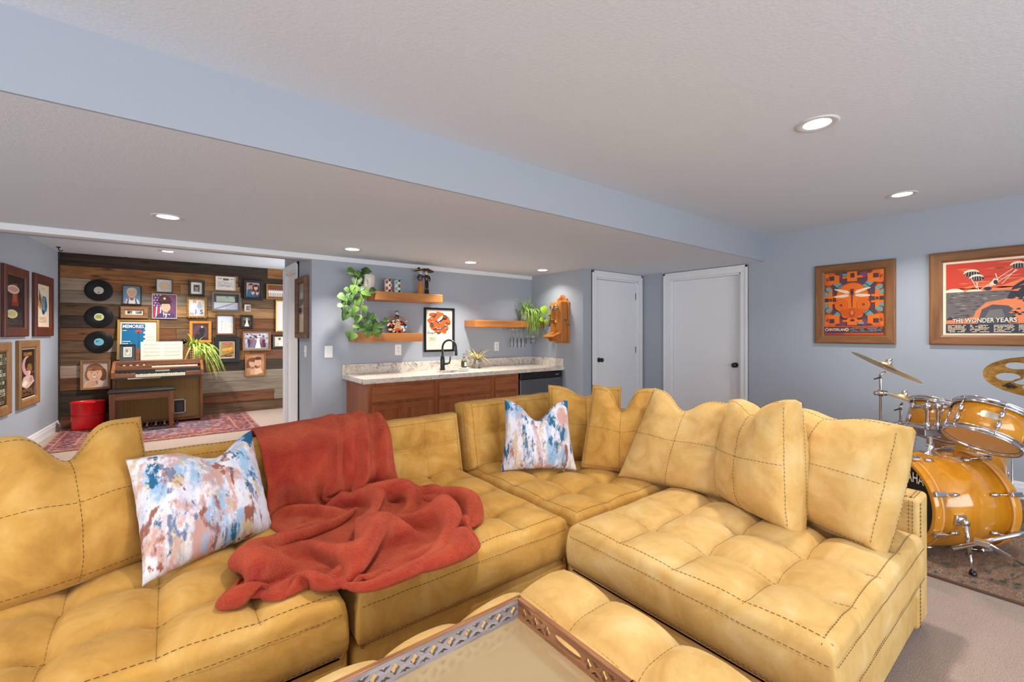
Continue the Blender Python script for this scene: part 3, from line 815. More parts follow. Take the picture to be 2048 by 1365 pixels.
pillow('throw_pillow', 'large mustard pillow with a wide dip in its top left of the tall boxed pillow', on_z(1234, 955, Z0), on_z(1446, 998, Z0), at_t(1309, 775, 2.64), at_t(1468, 808, 2.40), .17, M_velvet2, chop=.09, csig=.36, group=GY, seed=5, cx=-.1, edge=.012)
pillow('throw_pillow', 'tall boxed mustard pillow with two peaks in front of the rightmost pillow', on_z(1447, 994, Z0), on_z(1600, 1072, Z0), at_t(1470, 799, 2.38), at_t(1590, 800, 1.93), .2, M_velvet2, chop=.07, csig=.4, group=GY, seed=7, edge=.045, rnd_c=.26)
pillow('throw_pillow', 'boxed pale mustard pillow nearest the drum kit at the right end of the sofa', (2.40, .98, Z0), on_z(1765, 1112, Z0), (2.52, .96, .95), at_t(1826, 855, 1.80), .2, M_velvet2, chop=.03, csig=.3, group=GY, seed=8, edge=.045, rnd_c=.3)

# --- the throw: a plush sheet let down over the back cushion and pushed together on the seat
def make_throw():
    P3 = lambda *p: [Vector(q) for q in p]
    z = SEAT+.03; S = lambda u, v: on_z(u, v, z)
    ctrl = [
        P3((.34, 2.75, .50), (.56, 2.76, .50), (.78, 2.76, .50), (.98, 2.75, .50)),
        P3((.335, 2.62, .80), (.56, 2.63, .805), (.78, 2.63, .81), (.985, 2.62, .80)),
        P3((.335, 2.50, .838), (.56, 2.50, .85), (.78, 2.49, .865), (.975, 2.48, .84)),
        P3((.34, 2.355, .785), (.56, 2.35, .79), (.77, 2.33, .80), (.97, 2.34, .77)),
        P3((.36, 2.27, .62), (.56, 2.26, .62), (.76, 2.22, .62), (.96, 2.25, .61)),
        P3((.385, 2.16, .50), (.58, 2.14, .50), (.78, 2.12, .51), (.99, 2.14, .50)),
        P3(S(560, 1075), (.56, 1.99, z+.02), (.80, 1.97, z+.03), S(868, 1000)),
        P3(S(500, 1132), (.48, 1.78, z+.02), (.78, 1.78, z+.03), S(922, 1036)),
        P3(S(470, 1185), (.40, 1.62, z+.02), (.70, 1.60, z+.02), S(905, 1075)),
        P3(S(466, 1202), S(610, 1172), S(725, 1172), S(882, 1112))]
    NR, NC = 104, 76
    C = np.array([[list(p) for p in r] for r in ctrl])
    def interp(A, n, axis):
        A = np.moveaxis(A, axis, 0); m = len(A); u = np.linspace(0, m-1, n); i = np.clip(u.astype(int), 0, m-2); f = (u-i)[:, None, None]
        p0, p1, p2, p3 = A[np.clip(i-1, 0, m-1)], A[i], A[i+1], A[np.clip(i+2, 0, m-1)]
        o = .5*((2*p1)+(-p0+p2)*f+(2*p0-5*p1+4*p2-p3)*f**2+(-p0+3*p1-3*p2+p3)*f**3)
        return np.moveaxis(o, 0, axis)
    G = interp(interp(C, NR, 0), NC, 1)
    ii, jj = np.meshgrid(np.arange(NR), np.arange(NC), indexing='ij')
    t = ii/(NR-1); s = jj/(NC-1)
    # slack: how much longer the cloth is than the place it lies on
    ed = .22+.78*np.clip(np.minimum(s, 1-s)/.10, 0, 1)*np.clip((1-t)/.07, 0, 1)
    kx = 1.0+ed*1.15*np.clip((t-.42)/.16, 0, 1); ky = 1.0+ed*.75*np.clip((t-.48)/.15, 0, 1)
    X = G.copy()
    rs = np.random.RandomState(5)
    # long hanging folds on the back, crumple on the seat
    f = np.zeros_like(t)
    for c0, wd, am in ((.50, .030, .055), (.73, .034, .075), (.62, .03, .012), (.90, .04, .045), (.30, .06, .010)):
        f += am*np.exp(-((s-c0+.25*np.clip(t-.5, 0, 1)-.04*np.sin(t*9))/(wd*(1+.8*np.clip(t-.5,0,1))))**2)*np.clip((t-.10)/.12, 0, 1)
    hang = np.clip(1-(t-.45)/.1, 0, 1)
    X[..., 1] -= f*hang
    X[..., 2] += f*.5*hang*np.clip((.30-t)/.1, 0, 1)
    GP = X.copy()
    X[..., 2] += (1-hang)*(np.abs(f)*1.6+.055*np.sin(s*8+t*24+1)*np.sin(s*15-t*17)+.012*rs.rand(NR, NC))*np.clip((t-.45)/.1, 0, 1)
    def rest(a, b, k): return np.linalg.norm(a-b, axis=-1)*k
    L1 = rest(G[1:], G[:-1], 1)*(ky[1:]); L2 = rest(G[:, 1:], G[:, :-1], 1)*kx[:, 1:]
    Ld = np.sqrt(L1[:, 1:]**2+L2[1:]**2)
    B1 = (L1[1:]+L1[:-1]); B2 = (L2[:, 1:]+L2[:, :-1])
    pin = t < .44
    V = np.zeros_like(X)
    def sup(x, y):   # height of what carries it
        return np.where(y < 2.30, SEAT+.012, SEAT+.012)
    def solve(a, b, L, wgt, X, sa, sb):
        d = X[sb]-X[sa]; n = np.linalg.norm(d, axis=-1, keepdims=True)+1e-9
        c = d*(1-L[..., None]/n)*wgt*.5
        X[sa] += c; X[sb] -= c
    A = np.s_
    for it in range(170):
        X0 = X.copy()
        V *= .9; V[..., 2] -= .0011
        X = X+V
        for k in range(7):
            solve(0, 0, L1, .9, X, A[:-1], A[1:]); solve(0, 0, L2, .9, X, A[:, :-1], A[:, 1:])
            solve(0, 0, Ld, .5, X, A[:-1, :-1], A[1:, 1:]); solve(0, 0, Ld, .5, X, A[1:, :-1], A[:-1, 1:])
            for m, st in ((2, .25), (4, .18)):
                BB1 = sum(L1[q:NR-1-(m-1-q)] for q in range(m)); BB2 = sum(L2[:, q:NC-1-(m-1-q)] for q in range(m))
                d = X[m:]-X[:-m]; n = np.linalg.norm(d, axis=-1, keepdims=True)+1e-9; c = np.minimum(1-BB1[..., None]*.93/n, 0)*d*st*.5; X[:-m] += c; X[m:] -= c
                d = X[:, m:]-X[:, :-m]; n = np.linalg.norm(d, axis=-1, keepdims=True)+1e-9; c = np.minimum(1-BB2[..., None]*.93/n, 0)*d*st*.5; X[:, :-m] += c; X[:, m:] -= c
            # contacts
            g = SEAT+.014; low = X[..., 2] < g
            X[..., 2] = np.where(low & (X[..., 1] < 2.4), g, X[..., 2])
            fr = np.where(low, .75, 0)[..., None]; X[..., :2] = X[..., :2]*(1-fr)+X0[..., :2]*fr
            yf = 2.285+.18*np.clip((X[..., 2]-.45)/.4, 0, 1)
            inn = (X[..., 1] > yf) & (X[..., 2] < .82) & (~pin); X[..., 1] = np.where(inn, yf, X[..., 1])
            # edges of the pile keep their place
            for sl, wt in ((A[-1], .85), (A[-2], .6), (A[60:, 0], .7), (A[60:, -1], .7)):
                X[sl][..., :2] += (G[sl][..., :2]-X[sl][..., :2])*wt
            X[pin] = GP[pin]
        V = X-X0
        sp = np.linalg.norm(V, axis=-1, keepdims=True); V *= np.minimum(1, .02/(sp+1e-9))
    for _ in range(2):   # plush rounds the folds
        Y = X.copy(); Y[1:-1, 1:-1] = (X[1:-1, 1:-1]*2+X[2:, 1:-1]+X[:-2, 1:-1]+X[1:-1, 2:]+X[1:-1, :-2])/6; X = Y
    X[..., 2] = np.maximum(X[..., 2], SEAT+.012)
    mb = MB(); mb.grid([[Vector(X[i, j]) for j in range(NC)] for i in range(NR)])
    return mb
M_fur = pmat('coral_plush', (188, 66, 46), .9, 0, .1)
t = NT(M_fur); n1 = t.noise(t.coord(), 7, 4, .6, .8); n2 = t.noise(t.coord(), 190, 3, .75); n3 = t.noise(t.coord(), 60, 3, .6)
c = t.ramp(n1, [(.34, (160, 46, 40)), (.5, (186, 64, 46)), (.68, (200, 84, 56))]); c = t.mix(t.math('MULTIPLY', n2, .4), c, (150, 44, 32))
t.color(c); t.b.inputs['Sheen Weight'].default_value = .7; t.b.inputs['Sheen Roughness'].default_value = .35; t.b.inputs['Sheen Tint'].default_value = col4((255, 150, 110))
t.bump(t.math('ADD', t.math('MULTIPLY', n2, .6), t.math('MULTIPLY', n3, .5)), 1.0, .02)
th = make_throw().build('plush_throw', M_fur)
so = th.modifiers.new('thick', 'SOLIDIFY'); so.thickness = .014; so.offset = 1 if False else 0
sb = th.modifiers.new('smooth', 'SUBSURF'); sb.levels = 1; sb.render_levels = 1
tag(th, 'coral red plush throw hanging over the sofa back and heaped on the seats', 'blanket')

# --- tray
M_tray = wood('carved_tray_wood', (150, 100, 66), (92, 56, 34), (186, 130, 88), axis=0, scale=6, rough=.5, bump=.3)
M_tray_sheen = wood('tray_wood_window_sheen', (158, 152, 158), (112, 100, 98), (182, 178, 186), axis=0, scale=6, rough=.45, bump=.25)  # same tray wood; grey colour paints in the cool window's reflection
M_bronze = pmat('bronze_mirror', (214, 190, 146), .16, .6)
TX0, TX1, TY0, TY1, TZ = .20, .827, .61, 1.03, .478
tr = thing('serving_tray', 'carved wooden tray with fretwork sides and a bronze mirror bottom on the ottoman', 'tray', ((TX0+TX1)/2, (TY0+TY1)/2, TZ))
W2, D2 = (TX1-TX0)/2, (TY1-TY0)/2
b = MB(); b.box((-W2, -D2, 0), (W2, D2, .006)); b.build('mirror_bottom', M_bronze, tr)
b = MB(); b.box((-W2-.004, -D2-.004, -.006), (W2+.004, D2+.004, 0)); b.build('base_board', M_tray, tr)
def fret(L, h, handle=False):
    outs = [[(-L/2, 0), (L/2, 0), (L/2, h), (-L/2, h)]]
    n = max(2, round(L/.052)); p = L/n; zc = h*.5
    for i in range(n):
        x = -L/2+(i+.5)*p
        if handle and abs(x) < .068: continue
        q = 16; outs.append([(x+(p*.20+p*.05*math.cos(4*a))*math.cos(a), zc+(h*.22+h*.05*math.cos(4*a))*math.sin(a)) for a in [2*math.pi*k/q for k in range(q)]])
    for i in range(n+1):
        x = -L/2+i*p
        if (handle and abs(x) < .075) or i in (0, n): continue
        for s_ in (-1, 1):
            zz = zc+s_*h*.2
            outs.append([(x-p*.3, zz+s_*h*.1), (x, zz-s_*h*.12), (x+p*.3, zz+s_*h*.1), (x+p*.08, zz+s_*h*.07), (x, zz+s_*h*.14), (x-p*.08, zz+s_*h*.07)])
    if handle:
        outs.append([(.052*math.copysign(abs(math.cos(a))**.7, math.cos(a)), zc+.012*math.copysign(abs(math.sin(a))**.8, math.sin(a))) for a in [2*math.pi*k/20 for k in range(20)]])
    return outs
def tray_side(L, M, mat, handle):
    vs, fs = curve_mesh(fret(L, .056, handle), .010); m = MB(); m.add(vs, fs)
    o = m.build('side_panel', mat, tr); o.matrix_local = M
    c = MB(); c.box((-L/2-.004, .0565, -.007), (L/2+.004, .0605, .007), ch=.0015); e = c.build('top_rail', M_tray, o)
tray_side(2*W2, frame_M((0, D2-.005, .006), (1, 0, 0), (0, -1, 0)), M_tray_sheen, False)
tray_side(2*W2, frame_M((0, -D2+.005, .006), (1, 0, 0), (0, -1, 0)), M_tray, False)
tray_side(2*D2-.02, frame_M((W2-.005, 0, .006), (0, -1, 0), (-1, 0, 0)), M_tray, True)
tray_side(2*D2-.02, frame_M((-W2+.005, 0, .006), (0, -1, 0), (-1, 0, 0)), M_tray, True)
# ================================================================== the bar
M_cab = wood('cabinet_maple', (158, 92, 52), (130, 70, 38), (176, 108, 66), axis=0, scale=2.6, rough=.35, bump=.05)
M_cabv = wood('cabinet_maple_upright', (158, 92, 52), (130, 70, 38), (176, 108, 66), axis=2, scale=2.6, rough=.35, bump=.05)
M_shelf = wood('honey_shelf_wood', (188, 124, 64), (160, 96, 44), (204, 142, 82), axis=0, scale=2.4, rough=.4, bump=.05)
M_gran = pmat('granite', (222, 214, 204), .18, 0, .5)
t = NT(M_gran); v = t.coord()
n1 = t.noise(v, 7, 5, .65, 1.2); n2 = t.noise(v, 38, 4, .7); n3 = t.noise(v, 120, 2, .6)
c = t.ramp(n1, [(.3, (196, 186, 178)), (.48, (228, 220, 208)), (.62, (216, 198, 178)), (.75, (186, 182, 180))])
k = t.ramp(n2, [(.62, (0, 0, 0)), (.70, (255, 255, 255))]); c = t.mix(t.math('MULTIPLY', k, .75), c, (108, 92, 94))
k = t.ramp(n3, [(.66, (0, 0, 0)), (.72, (255, 255, 255))]); c = t.mix(t.math('MULTIPLY', k, .6), c, (70, 58, 60))
vn = t.noise(t.coord((1, 1, 1), rot=(.3, .5, .6)), 4, 4, .6, 2.2); k = t.ramp(vn, [(.49, (0, 0, 0)), (.5, (255, 255, 255)), (.515, (0, 0, 0))]); c = t.mix(t.math('MULTIPLY', k, .8), c, (78, 62, 66))
t.color(c)
CFY = 4.235; ZCT = .875          # cabinet front plane, top of the stone
def cab(u0, u1, label, ndoor):
    x0, x1 = on_y(u0, 780, CFY).x, on_y(u1, 780, CFY).x
    t = thing('base_cabinet', label, 'cabinet', (x0, CFY, 0), group=None)
    w_ = x1-x0; d = YB-CFY-.004; zt = ZCT-.045
    b = MB()
    b.box((0, 0, .10), (w_, d, zt)); b.box((0, .07, 0), (w_, d, .10)); b.build('body', [M_cabv], t, bevel=.002)
    g = .022
    def slab(name, x0, x1, z0, z1, panel):
        b = MB()
        if not panel: b.box((x0, -.019, z0), (x1, 0, z1), ch=.003)
        else:
            s_ = .058
            b.box((x0, -.019, z0), (x0+s_, 0, z1), 1, ch=.002); b.box((x1-s_, -.019, z0), (x1, 0, z1), 1, ch=.002)
            b.box((x0+s_, -.019, z0), (x1-s_, 0, z0+s_), ch=.002); b.box((x0+s_, -.019, z1-s_), (x1-s_, 0, z1), ch=.002)
            b.box((x0+s_, -.008, z0+s_), (x1-s_, 0, z1-s_), 1)
        b.build(name, [M_cab, M_cabv], t)
    m = .035
    slab('drawer', m, w_-m, zt-.035-.15, zt-.035, False)
    zd = zt-.035-.15-.028
    for i in range(ndoor):
        a = m+i*(w_-2*m)/ndoor; slab('door', a+.0015, a+(w_-2*m)/ndoor-.0015, .13, zd, True)
    return t
cab(735.5, 871, 'reddish maple base cabinet with wide drawer and two doors at the bar left end', 2)
cab(871.3, 984, 'reddish maple base cabinet with two doors under the sink', 2)
cab(984.3, 1037, 'narrow reddish maple base cabinet with one door beside the small fridge', 1)
xf0, xf1 = on_y(1039.5, 780, CFY).x, XB-.035
fr = thing('mini_fridge', 'small under-counter fridge with a dark steel door and black top strip', 'fridge', (xf0, CFY-.01, 0))
b = MB(); b.box((0, .06, .02), (xf1-xf0, .56, ZCT-.05)); b.build('body', M_black, fr, bevel=.004)
b = MB(); b.box((0, 0, .06), (xf1-xf0, .055, ZCT-.135), ch=.006); b.build('door', pmat('fridge_steel', (120, 124, 130), .3, .9), fr)
b = MB(); b.box((0, -.006, ZCT-.13), (xf1-xf0, .055, ZCT-.055), ch=.008); b.build('top_strip', M_black, fr)
b = MB(); b.box((-.006, .0, .06), (.002, .05, ZCT-.12)); b.build('edge_trim', M_steel, fr)
b = MB(); b.box((xf1-xf0-.12, -.009, ZCT-.105), (xf1-xf0-.06, -.005, ZCT-.085)); b.build('badge', M_steel, fr)
for x in (.05, xf1-xf0-.05):
    for y in (.1, .5): b = MB(); b.cyl((x, y, 0), (x, y, .03), .018, n=10); b.build('foot', M_black, fr)
# stone: worktop with a sink cut-out, backsplash
SX, SY, SRX, SRY = on_y(908, 748, 4.47).x, 4.50, .205, .15
ct = thing('worktop', 'speckled cream granite worktop with backsplash along the bar', 'counter', (0, 0, 0))
outer = [(1.478, 4.207), (XB-.003, 4.207), (XB-.003, YB-.003), (1.478, YB-.003)]
hole = [(SX+SRX*math.cos(a), SY+SRY*math.sin(a)) for a in [2*math.pi*i/28 for i in range(28)]]
vs, fs = curve_mesh([outer, hole], .045); b = MB(); b.add([p+Vector((0, 0, ZCT-.0225)) for p in vs], fs); b.build('slab', M_gran, ct, bevel=.004)
b = MB(); b.box((1.478, YB-.024, ZCT), (XB-.003, YB-.003, ZCT+.105), ch=.002); b.build('backsplash', M_gran, ct)
b = MB(); b.box((XB-.024, 4.22, ZCT), (XB-.003, YB-.025, ZCT+.105), ch=.002); b.build('backsplash', M_gran, ct)
sk = thing('sink', 'small round steel sink set into the granite worktop', 'sink', (SX, SY, ZCT-.012))
b = MB(); pf = [(1.03, 0), (1.0, -.004), (.96, -.03), (.9, -.12), (.8, -.15), (.2, -.158), (0, -.158)]
b.lathe([(r*SRX, z) for r, z in pf], n=32, ref=(1, 0, 0), sx=SRY/SRX); b.build('bowl', M_steel, sk)
b = MB(); b.lathe([(.0, -.155), (.03, -.155), (.034, -.150), (.038, -.156)], n=18); b.build('drain', M_chrome, sk)
# faucet
fx, fy = on_y(885, 745, 4.70).x, 4.70
fc = thing('faucet', 'tall black gooseneck faucet with a side lever behind the sink', 'faucet', (fx, fy, ZCT))
b = MB(); b.lathe([(0, 0), (.033, 0), (.033, .008), (.027, .02), (.027, .12), (.022, .16), (.016, .17), (.016, .175), (0, .175)], n=20); b.build('body', M_black, fc)
b = MB(); pts = [(0, 0, .16), (0, 0, .27)]
dr = Vector((.66, -.75, 0))
for i in range(13):
    a = math.pi*i/12; pts.append(tuple(dr*(.085*(1-math.cos(a)))+Vector((0, 0, .27+.09*math.sin(a)))))
pts.append(tuple(dr*.17+Vector((0, 0, .235)))); b.tube(pts, .0125, 12); b.build('spout', M_black, fc)
b = MB(); b.lathe([(.0, .0), (.016, 0), (.018, .02), (.015, .06), (.0125, .075)], tuple(dr*.17+Vector((0, 0, .175))), n=14); b.build('spray_head', M_black, fc)
b = MB(); b.tube([(0, 0, .075), (.045, -.02, .075), (.075, -.033, .085), (.085, -.037, .13), (.084, -.037, .165)], [.014, .013, .011, .009, .007], 10); b.build('lever', M_black, fc)
# soap bottle on a dish, air plant in a glass
sx, sy = on_y(928, 735, 4.70).x, 4.70
ds = MB(); ds.lathe([(0, 0), (.05, 0), (.07, .008), (.073, .016), (.069, .016), (.048, .007), (0, .007)], n=24); d = ds.build('soap_dish', pmat('white_ceramic', (236, 234, 230), .15), None); d.location = (sx, sy, ZCT)
tag(d, 'round white dish under the soap bottle', 'dish')
sb_ = thing('soap_bottle', 'glass soap bottle with dark label and pump top beside the faucet', 'bottle', (sx, sy, ZCT+.0075))
b = MB(); b.lathe([(0, 0), (.030, 0), (.034, .004), (.034, .095), (.028, .11), (.013, .122), (.013, .135), (0, .135)], n=20); b.build('bottle', pmat('soap_glass', (170, 172, 150), .08, 0, .5, Transmission_Weight=.6), sb_)
b = MB(); b.lathe([(.0346, .015), (.0348, .016), (.0348, .088), (.0346, .089)], n=20); b.build('label', pmat('soap_label', (48, 54, 34), .6), sb_)
b = MB(); b.box((-.014, -.0362, .03), (.014, -.0346, .078)); b.build('label_patch', pmat('paper_white', (232, 228, 218), .7), sb_)
b = MB(); b.lathe([(0, .135), (.015, .135), (.015, .15), (.005, .152), (.005, .172), (.012, .173), (.012, .182), (0, .183)], n=14); b.tube([(0, 0, .178), (.02, -.02, .178), (.028, -.028, .172)], .004, 6); b.build('pump', M_steel, sb_)
def blades(mb, n, L, w, seed, droop=1.0, up=.5, z0=0, mi=0, spread=1.0, seg=6):
    q = random.Random(seed)
    for i in range(n):
        a = 2*math.pi*(i+q.random()*.7)/n*3.3; l = L*q.uniform(.6, 1.05); ww = w*q.uniform(.7, 1.1); u = up*q.uniform(.5, 1.3); dp = droop*q.uniform(.6, 1.3)
        d = Vector((math.cos(a), math.sin(a), 0)); sd = Vector((-d.y, d.x, 0)); rows = []
        for k in range(seg+1):
            f = k/seg; p = d*(l*spread*(f*.75))+Vector((0, 0, z0+l*(u*f*1.6-dp*f*f*1.1))); wk = ww*(1-f)**.6*(.6+.4*min(1, f*6))/2
            rows.append([p-sd*wk+Vector((0, 0, wk*.5)), p, p+sd*wk+Vector((0, 0, wk*.5))])
        mb.grid(rows, mi)
M_ribglass = pmat('ribbed_glass', (226, 220, 212), .12, 0, .5, Transmission_Weight=.7)
px_, py_ = on_y(955, 735, 4.70).x, 4.70
ap = thing('air_plant', 'pale yellow air plant in a ribbed glass on the worktop', 'plant', (px_, py_, ZCT))
b = MB(); b.lathe([(0, 0), (.048, 0), (.052, .01), (.056, .10), (.053, .105), (.05, .1), (.046, .012), (0, .012)], n=26)
for i in range(20):
    a = 2*math.pi*i/20; b.tube([(.052*math.cos(a), .052*math.sin(a), .01), (.0565*math.cos(a), .0565*math.sin(a), .1)], .004, 5)
b.build('glass_pot', M_ribglass, ap)
b = MB(); blades(b, 40, .29, .022, 4, droop=.6, up=.55, z0=.09); tag(b.build('foliage', wood('air_plant_leaf', (214, 200, 138), (186, 168, 98), (232, 222, 176), axis=2, scale=5, rough=.6, bump=.1), ap), kind='stuff')
# shelves
SHY = 4.60
def shelf(x0, x1, z0, z1, label):
    b = MB(); b.box((x0, SHY, z0), (x1, YB-.002, z1), ch=.004); return tag(b.build('floating_shelf', M_shelf), label, 'shelf')
UZ, LZ, RZ = H+.441, H-.008, H+.153
shelf(1.745, 2.55, UZ-.092, UZ, 'upper thick honey wood shelf left of the bar poster holding two cups')
shelf(1.545, 2.295, LZ-.096, LZ, 'lower thick honey wood shelf left of the bar poster holding a skirted figurine')
shelf(3.02, XB-.004, RZ-.088, RZ, 'thick honey wood shelf right of the bar poster with glasses hung under it')
# stemware rack and glasses
q0 = thing('glass_rack', 'thin wire rack for stemware under the right bar shelf', 'rack', (3.72, 4.70, RZ-.09))
b = MB()
for i in range(6):
    x = -.12+i*.075; b.tube([(x, -.08, 0), (x, -.08, -.03), (x, .12, -.03), (x, .12, 0)], .0028, 6)
b.tube([(-.12, -.08, -.03), (.255, -.08, -.03)], .0028, 6)
b.build('wire', M_chrome, q0)
def stem_glass(x, y, bowl, label):
    g = MB(); z = RZ-.112
    pf = {'flute': [(.034, 0), (.034, -.003), (.006, -.010), (.004, -.09), (.012, -.105), (.024, -.13), (.028, -.19), (.026, -.245)],
          'wine': [(.036, 0), (.036, -.003), (.006, -.012), (.004, -.085), (.02, -.1), (.038, -.125), (.042, -.155), (.034, -.20)]}[bowl]
    g.lathe(pf, n=18)
    o = g.build('stem_glass', M_glass); o.location = (x, y, z)
    return tag(o, label, 'glass', 'stemware hanging under the bar shelf')
for i, (u, y, k, lab) in enumerate([(1024, 4.78, 'flute', 'champagne flute hanging upside down at the left of the glass rack'), (1030.5, 4.62, 'flute', 'champagne flute hanging second from the left under the bar shelf'),
                   (1038.5, 4.62, 'flute', 'champagne flute hanging in the middle of the four flutes, third from left'), (1046, 4.64, 'flute', 'champagne flute hanging nearest the round wine glasses'),
                   (1057, 4.78, 'wine', 'round wine glass hanging upside down right of the flutes'), (1066.5, 4.66, 'wine', 'round wine glass hanging below the trailing spider plant')]):
    stem_glass(on_y(u, 680, y).x, y, k, lab)
# plates on the wall
def plate(name, M, w_, h_, kind, label, cat):
    t = thing(name, label, cat, M=M)
    b = MB(); b.box((-w_/2, -.006, -h_/2), (w_/2, 0, h_/2), ch=.002); b.build('cover_plate', M_plastic, t)
    b = MB()
    M_d = pmat('slot_dark', (60, 60, 62), .6)
    if kind == 'outlet':
        for z in (-.02, .02):
            b2 = MB(); b2.lathe([(0, .0025), (.016, .0025), (.017, 0)], (0, -.006, z), (0, -1, 0), 16); b2.build('socket', M_plastic, t)
            for x in (-.006, .006): b.box((x-.0012, -.0098, z-.003), (x+.0012, -.0086, z+.006))
            b.box((-.002, -.0098, z-.010), (.002, -.0086, z-.006))
        b.build('slot', M_d, t)['kind'] = 'stuff'
    else:
        b.box((-.011, -.008, -.02), (.011, -.005, .02)); b.box((-.005, -.018, -.003), (.005, -.006, .012)); b.build('toggle', M_plastic, t)
    return t
plate('light_switch', T((on_y(657, 704, YB).x, YB, on_y(657, 704, YB).z)), .082, .125, 'switch', 'white switch plate on the bar wall left of the worktop', 'light switch')
plate('outlet', T((on_y(796, 700, YB).x, YB, on_y(796, 700, YB).z)), .078, .125, 'outlet', 'white outlet plate on the wall below the lower left shelf', 'outlet')
plate('outlet', T((on_y(993, 693, YB).x, YB, on_y(993, 693, YB).z)), .074, .12, 'outlet', 'white outlet plate on the wall below the right bar shelf', 'outlet')
pp = on_x(611.5, 703, XE)
plate('light_switch', frame_M((XE, pp.y, pp.z), (0, -1, 0), (0, 0, 1)), .08, .125, 'switch', 'white switch below the narrow framed picture on the wall end', 'light switch')

# ------------------------------------------------------------------ bar poster
def bar_print(w_, h_):
    p = Print(w_, h_, (240, 226, 206)); q = random.Random(11); O, Dk, W = (222, 98, 44), (70, 38, 34), (236, 226, 218)
    pts = []
    for i in range(40):
        a = 2*math.pi*i/40; r = 1+.10*math.sin(5*a)+.07*math.sin(11*a+1)
        pts.append((.5+.44*r*math.cos(a), .675+.285*r*math.sin(a)))
    p.P(pts, O)
    p.e(.24, .90, .16, .05, (120, 70, 60)); p.e(.20, .905, .11, .03, O)
    p.P([(.40, .70), (.46, .68), (.72, .80), (.66, .84)], Dk); p.e(.73, .83, .105, .07, Dk); p.e(.74, .845, .07, .04, (128, 62, 48))
    p.P([(.36, .74), (.52, .70), (.66, .86), (.6, .88)], W); p.P([(.44, .705), (.5, .685), (.72, .8), (.68, .83)], Dk)
    p.e(.86, .93, .09, .035, (232, 226, 196))
    for i in range(60):
        x, y = q.uniform(.06, .94), q.uniform(.4, .95)
        if (x-.5)**2/.18+(y-.675)**2/.075 > 1 or (.4 < x < .85 and y > .7): continue
        c = q.choice([(206, 196, 212), (122, 136, 84), (140, 60, 40), (232, 214, 200), (86, 96, 74)])
        p.e(x, y, .045, .02, Dk, 10); p.e(x, y, .037, .014, c, 10); p.e(x+.01, y, .012, .007, Dk, 8)
    p.P([(.03, .44), (.25, .42), (.3, .46), (.12, .52), (.04, .52)], (190, 206, 220))
    p.t('WILD', .22, .27, .05, (92, 140, 96)); p.line(.08, .225, .36, .24, .004, (92, 140, 96)); p.e(.1, .2, .012, .008, Dk, 8); p.e(.36, .2, .012, .008, Dk, 8)
    p.scribble(.06, .33, .45, .36, 2, (190, 160, 140), 2); p.scribble(.1, .13, .9, .145, 1, (200, 180, 160), 3)
    return p
a, b_ = on_y(848.7, 615, YB-.02), on_y(909, 706.6, YB-.02)
picture('framed_poster', 'black framed orange and cream poster on the bar wall above the faucet', T(((a.x+b_.x)/2, YB, (H+.302+H-.241)/2)), b_.x-a.x, .543, .028, .032, M_black, bar_print, (244, 232, 212), .012, 'poster')

# ------------------------------------------------------------------ plants
LEAF = {}
def leaf_mesh(kind='pothos'):
    if kind in LEAF: return LEAF[kind]
    half = [(0, 0), (.30, .02), (.46, .22), (.42, .48), (.26, .74), (.08, .93), (0, 1.0)]
    mb = MB(); n = len(half); bend = lambda y: -.28*y*y+.06*y
    mid = [(0, y, bend(y)) for x, y in half]
    L = [(-x, y, bend(y)+x*.35-(.04 if x else 0)) for x, y in half]; Rr = [(x, y, z) for (x0, y, z), (x, _) in zip(L, half)]
    rows = [[L[i], mid[i], Rr[i]] for i in range(n)]
    mb.grid(rows)
    o = mb.build('leaf', M_leaf, None, fix=False); LEAF[kind] = o.data; bpy.data.objects.remove(o)
    return LEAF[kind]
M_leaf = pmat('pothos_leaf', (96, 152, 54), .55, 0, .5)
t = NT(M_leaf); oi = t.n('ShaderNodeObjectInfo')
c = t.ramp(oi.outputs['Random'], [(0, (24, 58, 20)), (.5, (52, 92, 28)), (1, (92, 128, 44))])
k = t.ramp(t.noise(t.coord((7, 2.2, 1)), 1.6, 3, .6), [(.52, (0, 0, 0)), (.62, (255, 255, 255))]); c = t.mix(t.math('MULTIPLY', k, .4), c, (150, 166, 92)); t.color(c)
t.b.inputs['Transmission Weight'].default_value = 0; t.b.inputs['Subsurface Weight'].default_value = .1; t.b.inputs['Subsurface Radius'].default_value = (.01, .02, .005)
M_stem = pmat('plant_stem', (110, 128, 58), .6)
M_pot = pmat('white_pot', (222, 212, 204), .35)
pl_y = 4.70
pc = on_y(733, 578, pl_y); pc.z = UZ
pt = thing('trailing_pothos', 'trailing pothos with heart shaped leaves in a white pot at the upper shelf end', 'plant', (pc.x+.01, pl_y, UZ))
b = MB(); b.lathe([(0, 0), (.035, 0), (.04, .01), (.075, .06), (.083, .12), (.083, .175), (.078, .175), (.07, .10), (0, .09)], n=28); b.build('pot', M_pot, pt)
b = MB(); b.lathe([(.0, .15), (.079, .15)], n=20); b.build('soil', pmat('soil', (58, 42, 30), .9), pt)
